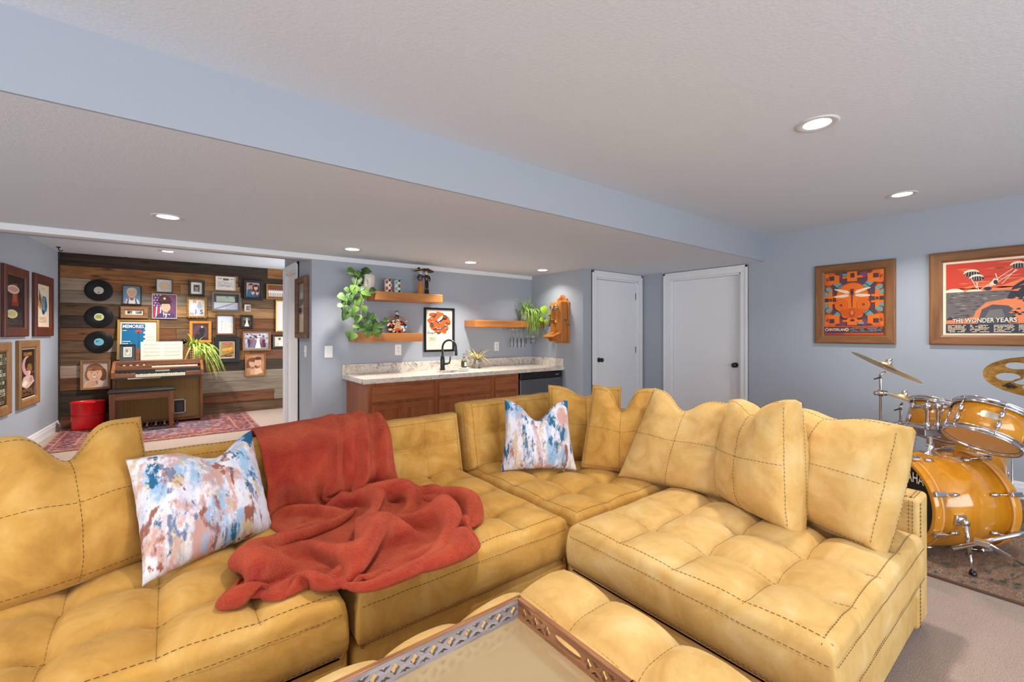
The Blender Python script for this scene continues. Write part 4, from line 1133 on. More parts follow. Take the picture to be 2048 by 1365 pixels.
lp = [(525, 255, 1.25, 40, 0), (365, 248, 1.15, 80, 1), (430, 275, .8, 30, 0), (545, 245, .8, -60, 1), (415, 355, 1.35, -20, 0), (500, 340, 1.1, 200, 0), (390, 460, 1.3, 5, 2), (450, 440, 1.1, -40, 1),
      (530, 490, 1.25, 75, 2), (600, 470, 1.1, -70, 1), (255, 540, 1.15, 60, 2), (345, 545, 1.1, 20, 1), (300, 610, 1.3, -10, 2), (420, 590, 1.3, 10, 2), (235, 632, .8, 90, 0), (285, 680, 1.1, 0, 0), (285, 750, 1.2, -25, 0),
      (395, 680, 1.0, -30, 2), (355, 725, 1.0, 25, 1), (425, 785, 1.1, -20, 0), (505, 680, 1.0, 0, 3), (560, 760, 1.0, -30, 3), (600, 760, .9, -50, 3), (610, 840, 1.2, -60, 3), (490, 880, 1.3, 80, 2), (560, 870, 1.2, 30, 1), (640, 900, 1.4, -40, 2), (700, 860, 1.1, -70, 3), (545, 950, 1.1, -5, 1), (590, 920, 1.1, 10, 1), (740, 800, .7, -80, 1), (345, 975, 1.2, 0, 0), (375, 985, 1.0, -40, 0), (310, 460, .8, 50, 1), (490, 540, .9, -10, 1), (470, 290, .9, 10, 1), (660, 950, 1.0, -10, 1), (420, 865, .9, 70, 0), (520, 800, .8, 40, 3)]
q = random.Random(21); yv = {}
for i, (cx_, cy_, sc, rot, g) in enumerate(lp):
    u, v = 640+cx_/5.687, 500+cy_/5.687; yy = 4.62-q.uniform(.0, .11) if cy_ > 470 else 4.66-q.uniform(0, .1)
    if cy_ > 740: yy = 4.56-q.uniform(0, .05)
    p = on_y(u, v, yy)
    o = bpy.data.objects.new('leaf', leaf_mesh()); COL.objects.link(o); o.parent = pt
    s_ = .088*sc; a = R(rot); d = Vector((math.sin(a)*.9, -.30, -math.cos(a)))   # tip direction, hanging
    nrm_ = Vector((q.uniform(-.3, .3), -1, q.uniform(.1, .8)))
    M = frame_M((0, 0, 0), d.cross(nrm_), nrm_-d*nrm_.dot(d)/d.length_squared)
    M = M @ Matrix.Diagonal((s_, s_, s_, 1)); M.translation = p-pt.location-d.normalized()*s_*.5
    o.matrix_local = M
st_ = MB()
for pix in ([(505, 300), (460, 270), (420, 300), (395, 420), (330, 520), (290, 640), (280, 720)], [(500, 300), (540, 330), (545, 430), (500, 560), (465, 680), (470, 790), (400, 900), (350, 950)], [(520, 320), (470, 430), (490, 560), (500, 660), (520, 800), (560, 850), (680, 870)], [(480, 300), (430, 420), (400, 560), (390, 690), (420, 770)]):
    pts = [on_y(640+x/5.687, 500+y/5.687, 4.66-.10*min(1, i/3))-pt.location for i, (x, y) in enumerate(pix)]; st_.tube(pts, .0035, 5)
st_.build('stem', M_stem, pt)

M_spider = pmat('spider_leaf', (120, 160, 62), .45, 0, .4)
t = NT(M_spider); c = t.ramp(t.noise(t.coord(), 30, 3, .6), [(.3, (78, 120, 40)), (.5, (128, 168, 66)), (.7, (196, 210, 110))]); t.color(c)
sp = on_y(1049, 642, 4.70)
s_ = thing('spider_plant', 'spider plant spilling from a white pot on the right bar shelf', 'plant', (sp.x+.03, 4.71, RZ))
b = MB(); b.lathe([(0, 0), (.045, 0), (.06, .05), (.068, .13), (.063, .13), (.05, .1), (0, .1)], n=24); b.build('pot', M_pot, s_)
b = MB(); blades(b, 60, .34, .016, 9, droop=1.1, up=.75, z0=.12, spread=.66); blades(b, 10, .40, .008, 15, droop=.1, up=.55, z0=.12, spread=.7)
q = random.Random(31)
for i in range(95):   # blades arching over the shelf edge
    x0 = q.gauss(.03, .06); x1 = x0+q.gauss(.03, .08); y1 = -.115-q.uniform(.0, .06); drop = q.uniform(.02, .36); up_ = q.uniform(.02, .12); pts = []
    for k in range(9):
        f = k/8; pts.append(Vector((x0+(x1-x0)*f, y1*min(1, f*1.9), .12+up_*math.sin(min(1, f*2)*math.pi*.5)*(1-f)-drop*max(0, f-.3)**1.5/.6)))
    ww = q.uniform(.010, .016); b.grid([[p+Vector((-ww*(1-k/8)**.5/2, 0, 0)), p+Vector((0, -.003, 0)), p+Vector((ww*(1-k/8)**.5/2, 0, 0))] for k, p in enumerate(pts)])
b2 = MB()
for p in b.v: b2.v.append(Vector((p.x, min(p.y, YB-4.71-.02), p.z)))
b2.f, b2.mi, b2.sm = b.f, b.mi, b.sm
tag(b2.build('foliage', M_spider, s_), kind='stuff')
hp = on_y(1088, 630, 4.52)
h_ = thing('heart_leaf_plant', 'broad pale green leaf plant in a small pot beside the spider plant', 'plant', (4.05, 4.66, RZ))
b = MB(); b.lathe([(0, 0), (.035, 0), (.045, .06), (.042, .06), (0, .05)], n=18); b.build('pot', M_pot, h_)
M_lime = pmat('lime_leaf', (150, 186, 60), .4)
for u, v, sc, rot in ((1089, 622, 2.1, 20), (1101, 634, 1.6, -15), (1084, 640, 1.2, 60), (1093, 645, 1.3, 15)):
    p = on_y(u, v, 4.46)
    o = bpy.data.objects.new('leaf', leaf_mesh().copy() if 'limeleaf' not in LEAF else LEAF['limeleaf']); LEAF['limeleaf'] = o.data
    o.data.materials.clear(); o.data.materials.append(M_lime); COL.objects.link(o); o.parent = h_
    s2 = .062*sc; a = R(rot); d = Vector((math.sin(a), -.3, -math.cos(a))); nn = Vector((-.3, -1, .4))
    M = frame_M((0, 0, 0), d.cross(nn), nn-d*nn.dot(d)/d.length_squared) @ Matrix.Diagonal((s2, s2, s2, 1)); M.translation = p-h_.location-d.normalized()*s2*.5; o.matrix_local = M
b = MB()
for u, v in ((1086, 612), (1097, 622), (1080, 634), (1091, 638)):
    p = on_y(u, v, 4.47)-h_.location; b.tube([(0, 0, .05), (p.x*.4, p.y*.4, p.z*.6+.05), tuple(p)], .003, 5)
b.build('stem', M_stem, h_)

# ------------------------------------------------------------------ ceramics on the shelves
M_cer = pmat('painted_ceramic', (230, 220, 205), .2)
t = NT(M_cer); vo = t.n('ShaderNodeTexVoronoi'); vo.inputs['Scale'].default_value = 42; t.l(t.coord(), vo.inputs['Vector'])
sep = t.n('ShaderNodeSeparateColor'); t.l(vo.outputs['Color'], sep.inputs[0])
c = t.ramp(sep.outputs[0], [(0, (40, 24, 18)), (.22, (196, 70, 40)), (.38, (238, 226, 206)), (.6, (214, 120, 44)), (.74, (240, 232, 220)), (.88, (70, 128, 150))], 'CONSTANT'); t.color(c)
def cup(u, c1, c2, mc, label):
    p = on_y(u, 580, 4.72); g = thing('decorated_cup', label, 'cup', (p.x, 4.72, UZ), group='decorated cups on the upper shelf')
    hh = .155; b = MB(); b.lathe([(0, 0), (.038, 0), (.040, .004), (.040, hh-.004), (.038, hh), (.035, hh), (.034, .01), (0, .01)], n=28); b.build('body', pmat('cup_'+c1, mc, .3), g)
    def patch(a, z, w_, h, m, r=.0408):
        b.__init__(); P_ = []
        for i in range(14):
            f = 2*math.pi*i/14; aa = a+w_/2*math.cos(f)/.04; P_.append((r*math.sin(aa), -r*math.cos(aa), z+h/2*math.sin(f)))
        ce = (r*math.sin(a), -r*math.cos(a), z); b.add(P_+[ce], [(i, (i+1) % 14, 14) for i in range(14)])
        return b.build('painted_patch', m, g, fix=False)
    red, blk, gold, w_ = pmat('glaze_red', (190, 62, 50), .3), pmat('glaze_black', (30, 24, 24), .3), pmat('glaze_gold', (170, 150, 84), .3), pmat('glaze_white', (240, 234, 226), .3)
    blue = pmat('glaze_blue', (110, 170, 190), .3)
    k = red if c1 == 'red' else blue
    for a0 in (-.75, .75):
        for z in (.045, .115): patch(a0, z, .032, .045, k)
    patch(0, .135, .03, .028, blk); patch(0, .02, .034, .03, blk)
    patch(0, .078, .046, .052, w_ if c1 == 'red' else gold, .0412); patch(0, .078, .03, .034, gold if c1 == 'red' else pmat('glaze_olive', (120, 116, 50), .3), .0416); patch(0, .078, .014, .016, blk, .042)
    b.__init__(); b.lathe([(.0405, hh-.012), (.0412, hh-.01), (.0405, hh-.004)], n=28); b.build('rim_band', blk, g)
cup(776.5, 'red', '', (236, 226, 214), 'white cup with red and black folk pattern, left of the pair on the upper shelf')
cup(795.5, 'blue', '', (226, 226, 220), 'cup with pale blue and gold folk pattern, right of the pair on the upper shelf')

M_bone = pmat('bone_glaze', (232, 224, 208), .25); M_brown = pmat('dark_brown_glaze', (56, 30, 18), .18); M_amber = pmat('amber_glaze', (196, 116, 40), .2); M_bluegl = pmat('blue_glaze', (58, 66, 88), .2)
def skull(mb, c, r, mi_b, mi_d):
    c = Vector(c); mb.ball(c, r, 14, mi_b, (1, 1, 1.1)); mb.box((c.x-r*.5, c.y-r*.9, c.z-r*1.25), (c.x+r*.5, c.y+r*.3, c.z-r*.5), mi_b, ch=r*.15)
    for s in (-1, 1): mb.ball((c.x+s*r*.38, c.y-r*.82, c.z+r*.05), r*.27, 8, mi_d)
    mb.ball((c.x, c.y-r*.95, c.z-r*.3), r*.14, 6, mi_d); mb.box((c.x-r*.35, c.y-r*.94, c.z-r*.95), (c.x+r*.35, c.y-r*.88, c.z-r*.85), mi_d)
cp = on_y(847, 585, 4.74); hs = .275
cat_ = thing('skeleton_couple_figurine', 'glazed figurine of two embracing skeletons in wide hats on the upper shelf', 'figurine', (cp.x, 4.74, UZ))
b = MB(); b.lathe([(0, 0), (.085, 0), (.085, .008), (0, .008)], n=24, sx=.55, ref=(1, 0, 0)); b.build('base', M_bone, cat_)
for s in (-1, 1):
    b = MB(); x = s*.036; legm = 3 if s < 0 else 1
    if s < 0: b.lathe([(.034, .008), (.03, .03), (.02, .09), (.022, .125), (.016, .14)], (x, 0, 0), n=16, mi=3)
    else:
        for k in (-1, 1): b.tube([(x+k*.014, 0, .008), (x+k*.012, 0, .07), (x+k*.008, 0, .135)], [.012, .011, .013], 10, 1)
    b.lathe([(.016, .135), (.022, .15), (.026, .18), (.022, .2), (.010, .21)], (x, 0, 0), n=14, mi=2 if s < 0 else 1, sx=.75, ref=(1, 0, 0))
    skull(b, (x-s*.004, -.002, .228), .017, 0, 1)
    b.tube([(x+s*.024, 0, .195), (x+s*.036, -.008, .165), (x+s*.02, -.022, .14)], [.008, .007, .006], 8, 2 if s < 0 else 1)
    b.tube([(x-s*.022, 0, .195), (x-s*.035, -.014, .185), (x-s*.06, -.02, .178)], [.008, .007, .006], 8, 2 if s < 0 else 1)
    for z in (.15, .165, .18): b.ball((x, -.021, z), .004, 6, 3)
    b.build('skeleton_figure', [M_bone, M_brown, M_bluegl, M_amber], cat_)
    b = MB(); b.lathe([(.0, .032), (.012, .03), (.017, .006), (.05, -.004), (.062, .008), (.058, .01), (.04, .0), (.012, .004)], (x+s*.012, 0, .248), (s*.25, 0, 1), 24)
    b.build('hat', M_brown, cat_)
    b = MB(); b.lathe([(.058, .0115), (.063, .010), (.064, .006)], (x+s*.012, 0, .248), (s*.25, 0, 1), 24); b.build('hat_trim', M_amber, cat_)
cat_.scale = (1.14, 1.14, 1.14)
lp_ = on_y(794, 668, 4.73)
cw = thing('skirted_skeleton_figurine', 'glazed skeleton lady figurine holding out a flowery fan skirt on the lower shelf', 'figurine', (lp_.x, 4.73, LZ))
b = MB(); ol = [(.115*math.cos(a), .075+.085*math.sin(a)) for a in [R(-90+i*15) for i in range(25)]]
ol = [(x*(1 if z < .1 else max(.25, 1-(z-.1)*7)), max(z, 0)) for x, z in ol]
b.prism(ol, -.012, .012); b.build('skirt', M_cer, cw, bevel=.006)
b = MB(); b.prism([(-.055, .03), (.055, .03), (.04, .07), (.018, .135), (-.018, .135), (-.04, .07)], -.02, -.012); b.build('apron', M_amber, cw, bevel=.003)
b = MB()
for k in range(3): b.prism([(-.05+k*.012, .05+k*.025), (0, .075+k*.025), (.05-k*.012, .05+k*.025), (.045-k*.012, .042+k*.025), (0, .066+k*.025), (-.045+k*.012, .042+k*.025)], -.023, -.02)
b.build('ruffle', M_bone, cw)
b = MB(); b.lathe([(.02, .125), (.016, .15), (.024, .185), (.02, .2), (.008, .21)], n=16, sx=.7, ref=(1, 0, 0), mi=1); skull(b, (0, -.002, .225), .017, 0, 1)
for s in (-1, 1): b.tube([(s*.022, 0, .192), (s*.06, -.006, .172), (s*.108, -.01, .135)], [.009, .007, .006], 8, 2); b.ball((s*.108, -.01, .133), .009, 8, 0)
b.build('skeleton_figure', [M_bone, M_brown, M_amber], cw)
b = MB()
for i in range(7): a = math.pi*i/6; b.ball((.016*math.cos(a), -.004, .236+.01*math.sin(a)), .0065, 8)
b.build('flower_crown', M_brown, cw)

# ------------------------------------------------------------------ old wall telephone on the side wall of the bar
M_oak = wood('phone_oak', (188, 118, 50), (156, 88, 34), (206, 140, 70), axis=2, scale=3, rough=.35, bump=.05)
PHX = XB; ph = thing('wall_telephone', 'antique oak crank wall telephone with two brass bells beside the bar', 'telephone', M=frame_M((PHX, 4.235, H), (0, -1, 0), (0, 0, 1)))
# local: x towards the viewer's right (-Y), z up, -y out of the wall
out = [(-.13, -.145), (.13, -.145), (.13, .40), (.10, .41), (.085, .45), (.045, .46), (.03, .49), (0, .502), (-.03, .49), (-.045, .46), (-.085, .45), (-.10, .41), (-.13, .40)]
b = MB(); b.prism(out, -.024, -.001); b.build('back_board', M_oak, ph, bevel=.006)
b = MB(); b.box((-.105, -.135, -.12), (.105, -.024, .40), ch=.006); b.build('box', M_oak, ph)
b = MB(); b.box((-.09, -.140, -.06), (.09, -.134, .385), ch=.003); b.build('front_door', M_oak, ph)
for s in (-1, 1):
    b = MB(); b.lathe([(0, .0), (.012, .0), (.033, .012), (.036, .024), (.028, .036), (.008, .046), (0, .047)], (s*.04, -.146, .325), (0, -1, 0), 20); b.build('bell', pmat('bell_nickel', (190, 178, 150), .2, 1), ph)
b = MB(); b.tube([(0, -.138, .30), (0, -.165, .295)], .006, 8); b.ball((0, -.165, .30), .009, 8); b.build('clapper', M_brass, ph)
b = MB(); b.lathe([(0, 0), (.028, 0), (.028, .008), (.012, .012), (.012, .05), (.022, .06), (.032, .085), (.030, .086), (.0, .066)], (0, -.139, .13), (0, -1, .15), 20); b.build('mouthpiece', M_brass, ph)
b = MB(); b.add([(-.105, -.136, .0), (.105, -.136, .0), (.105, -.285, -.055), (-.105, -.285, -.055), (-.105, -.136, -.016), (.105, -.136, -.016), (.105, -.287, -.069), (-.105, -.287, -.069)], [(0, 1, 2, 3), (7, 6, 5, 4), (0, 4, 5, 1), (1, 5, 6, 2), (2, 6, 7, 3), (3, 7, 4, 0)]); b.build('writing_shelf', M_oak, ph, bevel=.003)
for x in (-.085, .085):
    b = MB(); pr = [(-.136, -.02), (-.25, -.062), (-.235, -.08), (-.20, -.082), (-.185, -.105), (-.15, -.125), (-.136, -.125)]
    b.add([(x-.008, p, z) for p, z in pr]+[(x+.008, p, z) for p, z in pr], [list(range(7)), [13-i for i in range(7)]]+[(i, 7+i, 7+(i+1) % 7, (i+1) % 7) for i in range(7)]); b.build('bracket', M_oak, ph)
b = MB(); b.cyl((.105, -.075, .16), (.14, -.075, .16), .007, n=10); b.tube([(.138, -.075, .16), (.142, -.06, .125), (.143, -.052, .10)], .005, 8); b.cyl((.143, -.052, .10), (.175, -.052, .10), .009, .007, 10); b.build('crank', M_steel, ph)
b = MB(); b.tube([(-.105, -.08, .2), (-.15, -.08, .2), (-.16, -.08, .22)], .005, 8); b.lathe([(.0, 0), (.025, 0), (.027, .01), (.013, .03), (.012, .13), (.022, .15), (.02, .16), (0, .16)], (-.155, -.08, .08), n=14); b.build('receiver', M_black, ph)
b = MB()
for x, z in ((-.03, .445), (0, .46), (.03, .445), (0, .435)): b.ball((x, -.025, z), .008, 8)
b.build('carving', M_brown, ph)
# ================================================================== the far room
WALLY = YP-.024
def wall_pic(name, label, u0, v0, u1, v1, fw, depth, fmat, make, **kw):
    a, b = on_y(u0, v0, WALLY), on_y(u1, v1, WALLY); a2, b2 = on_y(u0, v1, WALLY), on_y(u1, v0, WALLY)
    z1, z0 = (a.z+b2.z)/2, (a2.z+b.z)/2; sc = (b.x-a.x)
    return picture(name, label, T(((a.x+b.x)/2, WALLY, (z0+z1)/2)), b.x-a.x, z1-z0, fw, depth, fmat, make, **kw)
F_oak = wood('frame_oak', (150, 108, 66), (112, 74, 42), (172, 130, 86), axis=0, scale=4); F_oakv = wood('frame_oak_upright', (150, 108, 66), (112, 74, 42), (172, 130, 86), axis=2, scale=4)
F_wal = wood('frame_walnut', (110, 74, 46), (76, 48, 30), (134, 94, 62), axis=0, scale=4)
F_mah = wood('frame_mahogany', (98, 46, 30), (66, 28, 20), (120, 62, 42), axis=2, scale=4)
F_orange = wood('frame_orange_pine', (206, 136, 50), (186, 112, 34), (220, 156, 70), axis=0, scale=4)
F_grey = pmat('frame_grey', (112, 104, 98), .5); F_gold = pmat('frame_gold', (170, 132, 70), .35, .7); F_dk = pmat('frame_espresso', (40, 30, 26), .35)
F_black = pmat('frame_black', (24, 26, 30), .4); F_cream = pmat('frame_cream', (214, 204, 184), .5)
SK, SK2, SEP = (222, 172, 142), (200, 140, 110), (176, 140, 112)
def pr(fn, bg, gloss=.35):
    def mk(w_, h_):
        p = Print(w_, h_, bg, gloss); fn(p); return p
    return mk
PAPER = (196, 190, 176)
def child(p):
    for i in range(6): p.r(0, i/6, 1, (i+1)/6, (120-i*5, 160-i*5, 190-i*6))
    p.P([(.08, 0), (.14, .22), (.35, .34), (.65, .34), (.86, .22), (.95, 0)], (232, 226, 226)); p.P([(.2, 0), (.26, .3), (.34, .3), (.3, 0)], (90, 110, 140)); p.P([(.7, 0), (.66, .3), (.74, .3), (.82, 0)], (90, 110, 140))
    p.P([(.08, 0), (.14, .22), (.24, .2), (.2, 0)], (220, 180, 180))
    p.face(.49, .6, .2, (232, 180, 150), (222, 196, 150)); p.P([(.42, .24), (.49, .21), (.58, .25), (.56, .19), (.44, .19)], (50, 56, 66))
def soldier(p):
    p.r(0, 0, 1, 1, (112, 66, 100)); p.r(0, .45, .3, 1, (100, 60, 110))
    q = random.Random(5)
    for i in range(5):
        for j in range(3): p.e(.06+.13*j+.05*(i % 2), .97-.11*i, .03, .025, (236, 210, 232), 6)
    for i in range(4): p.P([(.02+.09*i, .02), (.07+.09*i, .02), (.12+.08*i, .48), (.07+.08*i, .48)], (186, 50, 62) if i % 2 == 0 else (236, 214, 216))
    p.P([(.1, 0), (.2, .14), (.42, .26), (.66, .28), (.88, .18), (.97, 0)], (72, 52, 100)); p.P([(.42, .25), (.65, .27), (.56, .02), (.48, .02)], (232, 226, 240)); p.P([(.47, .14), (.55, .14), (.53, .02), (.48, .02)], (48, 40, 76))
    p.face(.55, .47, .16, (232, 176, 150), (70, 44, 40), 'cap'); p.e(.5, .69, .32, .09, (64, 30, 34)); p.P([(.22, .72), (.26, .9), (.5, .97), (.72, .9), (.82, .7)], (78, 36, 42)); p.P([(.24, .66), (.78, .66), (.74, .61), (.3, .61)], (34, 18, 20))
    p.e(.5, .83, .06, .055, (206, 176, 120), 10); p.e(.5, .83, .03, .03, (240, 226, 190), 8); p.r(.66, .14, .74, .18, (220, 214, 230))
def memories(p):
    p.r(.0, 0, 1, 1, (204, 200, 190)); p.r(.04, .06, .66, .93, (34, 104, 146)); q = random.Random(2)
    for i in range(14): p.e(.66, .1+.06*i, .03, .03, (34, 104, 146) if i % 2 else (226, 222, 214), 8)
    p.r(.04, .80, .67, .95, (30, 84, 122)); p.t('MEMORIES', .355, .875, .10, (244, 240, 230), .58)
    p.e(.5, .72, .10, .05, (214, 70, 42), 14, 0, 180); p.P([(.4, .715), (.6, .715), (.56, .69), (.44, .69)], (200, 56, 36)); p.line(.5, .7, .5, .2, .004, (60, 50, 60)); p.e(.5, .7, .015, .02, (30, 30, 40), 8)
    p.scribble(.06, .74, .18, .77, 1, (222, 226, 230), 1); p.scribble(.06, .36, .3, .48, 2, (206, 218, 228), 3, .35)
    for i in range(4): p.r(.72, .3+i*.09, .95, .305+i*.09, (150, 140, 132)); p.r(.72, .33+i*.09, .95, .333+i*.09, (150, 140, 132))
    p.P([(.80, .97), (.98, .97), (.98, .82)], (206, 222, 226))
def feather(p):
    p.r(0, 0, 1, 1, (188, 172, 160))
    for i in range(9):
        for j in range(9): p.line(i/9, j/9, (i+.5)/9, (j+.6)/9, .002, (120, 90, 76)); p.k -= 1
    p.k += 2
    p.P([(.0, 0), (.06, .2), (.3, .3), (.7, .3), (.98, .25), (1, 0)], (214, 190, 172))
    p.e(.47, .68, .36, .27, (122, 74, 46)); p.e(.2, .5, .14, .22, (150, 94, 58)); p.e(.78, .5, .17, .26, (104, 62, 40)); p.face(.45, .52, .22, (228, 176, 146), (142, 90, 56), 'plain'); p.e(.4, .16, .13, .1, (216, 160, 130)); p.P([(.05, .0), (.2, .25), (.35, .2), (.3, 0)], (220, 168, 138)); p.e(.3, .72, .16, .06, (170, 110, 70)); p.e(.6, .74, .18, .07, (150, 94, 58)); p.e(.42, .7, .1, .05, (134, 82, 50))
    p.e(.44, .405, .085, .028, (250, 240, 232), 10)
def two_photos(p):
    p.r(.04, .12, .5, .92, (236, 226, 206)); p.r(.5, .12, .97, .9, (232, 222, 200))
    p.r(.1, .2, .38, .84, (96, 96, 92)); p.e(.2, .5, .07, .24, (40, 40, 42)); p.e(.3, .4, .06, .2, (150, 150, 146)); p.r(.56, .24, .92, .84, (150, 170, 182)); p.P([(.56, .24), (.92, .24), (.92, .5), (.7, .6)], (90, 100, 96)); p.r(.8, .56, .92, .76, (40, 52, 66))
def tan_disc(p): p.e(.5, .5, .36, .36, (206, 176, 146)); p.e(.5, .5, .3, .3, (212, 184, 154))
def small_portrait(p):
    p.r(.22, .2, .78, .8, (96, 90, 82)); p.e(.5, .56, .14, .14, (176, 166, 150)); p.P([(.28, .2), (.36, .42), (.64, .42), (.72, .2)], (146, 138, 124)); p.e(.5, .65, .14, .07, (50, 44, 40))
def certificate(p):
    p.r(.1, .84, .3, .88, (60, 70, 86)); p.r(.36, .74, .66, .9, (90, 98, 110)); p.r(.72, .82, .92, .86, (60, 70, 86)); p.scribble(.08, .2, .92, .66, 5, (150, 146, 140), 4, .4); p.t('CERTIFICATE', .5, .3, .08, (90, 90, 90), .6)
def check_(p):
    p.r(0, .52, 1, 1, (78, 72, 70)); p.r(.1, .5, .86, .86, (176, 190, 172)); p.r(.5, .78, .6, .82, (70, 80, 76)); p.r(.8, .76, .86, .81, (70, 80, 76)); p.scribble(.14, .56, .6, .7, 2, (140, 152, 138), 3, .2)
    p.r(0, 0, 1, .46, (206, 212, 222))
    p.P([(.0, .05), (.75, .42), (.95, .46), (.1, .0), (0, 0)], (150, 152, 158))
    for i in range(9): p.r(.5+.05*i, .0, .508+.05*i, .26+.014*i, (110, 114, 124)); p.k -= 1
    p.k += 1
def family(p):
    p.r(0, 0, 1, 1, (168, 158, 160)); T1 = (44, 106, 140)
    p.P([(.02, 0), (.08, .5), (.3, .58), (.55, .5), (.55, 0)], T1); p.face(.33, .74, .13, SK2, (62, 42, 36)); p.P([(.5, .1), (.58, .5), (.9, .5), (1, .1)], (56, 84, 120)); p.face(.7, .66, .12, SK, (70, 40, 34), 'long')
    p.P([(.35, 0), (.4, .25), (.62, .25), (.66, 0)], (60, 90, 130)); p.face(.48, .32, .1, SK, (110, 76, 56)); p.P([(.66, 0), (.7, .22), (.94, .22), (.98, 0)], (50, 80, 118)); p.face(.8, .3, .09, SK, (96, 64, 48))
def team(p):
    p.r(0, 0, 1, .4, (150, 96, 70)); p.r(0, .4, 1, 1, (120, 74, 54))
    for i in range(9): p.person(.08+.1*i, .12, .6, (226, 220, 214), (210, 204, 200), SK2, (50, 34, 30))
def siblings(p):
    p.r(0, 0, 1, 1, (232, 222, 220)); p.r(0, 0, 1, .25, (206, 196, 196)); p.person(.36, .06, .9, (240, 236, 236), (226, 220, 222), SK, (196, 150, 96), 'long', True); p.person(.68, .12, .75, (160, 190, 210), (200, 210, 220), SK, (206, 160, 110), 'long', True)
    p.t('J', .42, .26, .26, (26, 24, 30)); p.t('S', .8, .26, .26, (26, 24, 30)); p.scribble(.06, .06, .34, .2, 3, (150, 70, 70), 2, .5)
def red_poster(p):
    p.r(0, 0, 1, 1, (226, 218, 206)); p.r(.32, .1, 1, .92, (150, 48, 44)); p.scribble(.36, .2, .98, .9, 8, (226, 206, 190), 7, .35); p.r(.32, .04, 1, .1, (120, 40, 40))
def sketch(p):
    p.r(0, .62, 1, 1, (206, 214, 226)); p.r(0, 0, 1, .62, (228, 222, 212)); p.line(.28, .08, .28, .72, .003, (60, 60, 66)); p.line(.2, .68, .36, .68, .002, (60, 60, 66)); p.line(.52, .1, .52, .62, .002, (90, 90, 96)); p.scribble(.6, .36, .95, .46, 2, (150, 146, 146), 2, .25); p.scribble(.1, .1, .9, .3, 4, (190, 184, 180), 3, .12); p.scribble(.1, .5, .9, .56, 1, (170, 168, 170), 4, .15)
def bride(p):
    p.r(0, 0, 1, 1, (104, 100, 92)); p.r(0, 0, 1, .15, (70, 68, 62)); p.person(.3, .1, .7, (40, 40, 42), (34, 34, 36), (180, 168, 150), (40, 36, 34)); p.person(.72, .1, .7, (44, 44, 46), (34, 34, 36), (180, 168, 150), (40, 36, 34)); p.P([(.22, .06), (.8, .06), (.6, .5), (.42, .5)], (226, 226, 216)); p.P([(.4, .45), (.62, .45), (.6, .7), (.42, .7)], (230, 230, 222)); p.e(.51, .8, .1, .1, (236, 232, 224)); p.e(.51, .78, .06, .08, (190, 178, 160))
def dark_portrait(p):
    p.r(0, 0, 1, 1, (72, 50, 60)); p.e(.5, .5, .45, .45, (88, 62, 70)); p.r(0, 0, 1, .14, (50, 34, 40)); p.person(.6, .08, .82, (28, 28, 38), (24, 24, 32), SK, (60, 40, 34)); p.r(.16, .1, .46, .42, (50, 28, 26)); p.r(.16, .38, .46, .44, (92, 54, 44)); p.e(.32, .5, .08, .1, (96, 40, 40)); p.line(.45, .5, .72, .62, .01, (30, 30, 40))
def wedding(p):
    p.r(0, 0, 1, 1, (196, 194, 206)); q = random.Random(8)
    for i in range(26): p.e(q.uniform(0, .85), q.uniform(.62, 1), .05, .04, q.choice([(66, 62, 84), (110, 104, 120), (226, 222, 230)]), 7)
    p.r(0, 0, 1, .16, (150, 146, 150))
    for i, (x, c1, c2) in enumerate([(.08, (196, 186, 196), (170, 160, 180)), (.2, (60, 56, 84), (60, 56, 84)), (.3, (110, 96, 126), (120, 110, 140)), (.4, (150, 110, 120), (140, 110, 130)), (.68, (150, 108, 120), (120, 76, 88)), (.8, (104, 44, 56), (90, 40, 52)), (.92, (190, 180, 190), (160, 150, 160))]):
        p.person(x, .1, .62, c1, c2, (190, 150, 140), (60, 44, 44), 'short', i in (0, 2, 3))
    p.P([(.42, .05), (.66, .05), (.6, .5), (.5, .5)], (238, 236, 242)); p.P([(.49, .45), (.61, .45), (.6, .66), (.5, .66)], (240, 238, 244)); p.e(.55, .74, .04, .07, (200, 160, 146)); p.e(.55, .78, .05, .05, (236, 234, 240))
def mini_portrait(p):
    p.P([(.15, .05), (.25, .4), (.42, .5), (.66, .5), (.85, .3), (.9, .05)], (236, 230, 214)); p.P([(.2, .05), (.28, .36), (.4, .44), (.4, .05)], (196, 188, 170)); p.e(.5, .66, .13, .16, (202, 190, 168)); p.e(.5, .78, .15, .1, (70, 62, 56)); p.e(.45, .67, .02, .015, (60, 54, 48), 6); p.e(.55, .67, .02, .015, (60, 54, 48), 6); p.line(.3, .3, .6, .2, .004, (120, 112, 100))
def fruit_ad(p):
    p.r(0, 0, 1, 1, (214, 200, 168)); p.r(.06, .05, .94, .95, (146, 146, 96)); p.P([(.06, .55), (.94, .85), (.94, .05), (.06, .05)], (166, 128, 70)); p.e(.5, .85, .32, .08, (176, 60, 54)); p.e(.5, .855, .26, .05, (206, 104, 96)); p.t('RANCHERO', .5, .7, .06, (150, 40, 36), .7); p.P([(.1, .42), (.9, .52), (.86, .66), (.16, .54)], (220, 158, 66)); p.t('POMA', .5, .48, .11, (236, 176, 66), .6)
    p.P([(.06, .1), (.94, .4), (.94, .3), (.06, .06)], (110, 84, 46)); q = random.Random(4)
    for i in range(8): p.e(.2+.08*i, .14+.02*math.sin(i), .05, .05, q.choice([(86, 60, 44), (130, 66, 50), (60, 50, 40)]), 8)
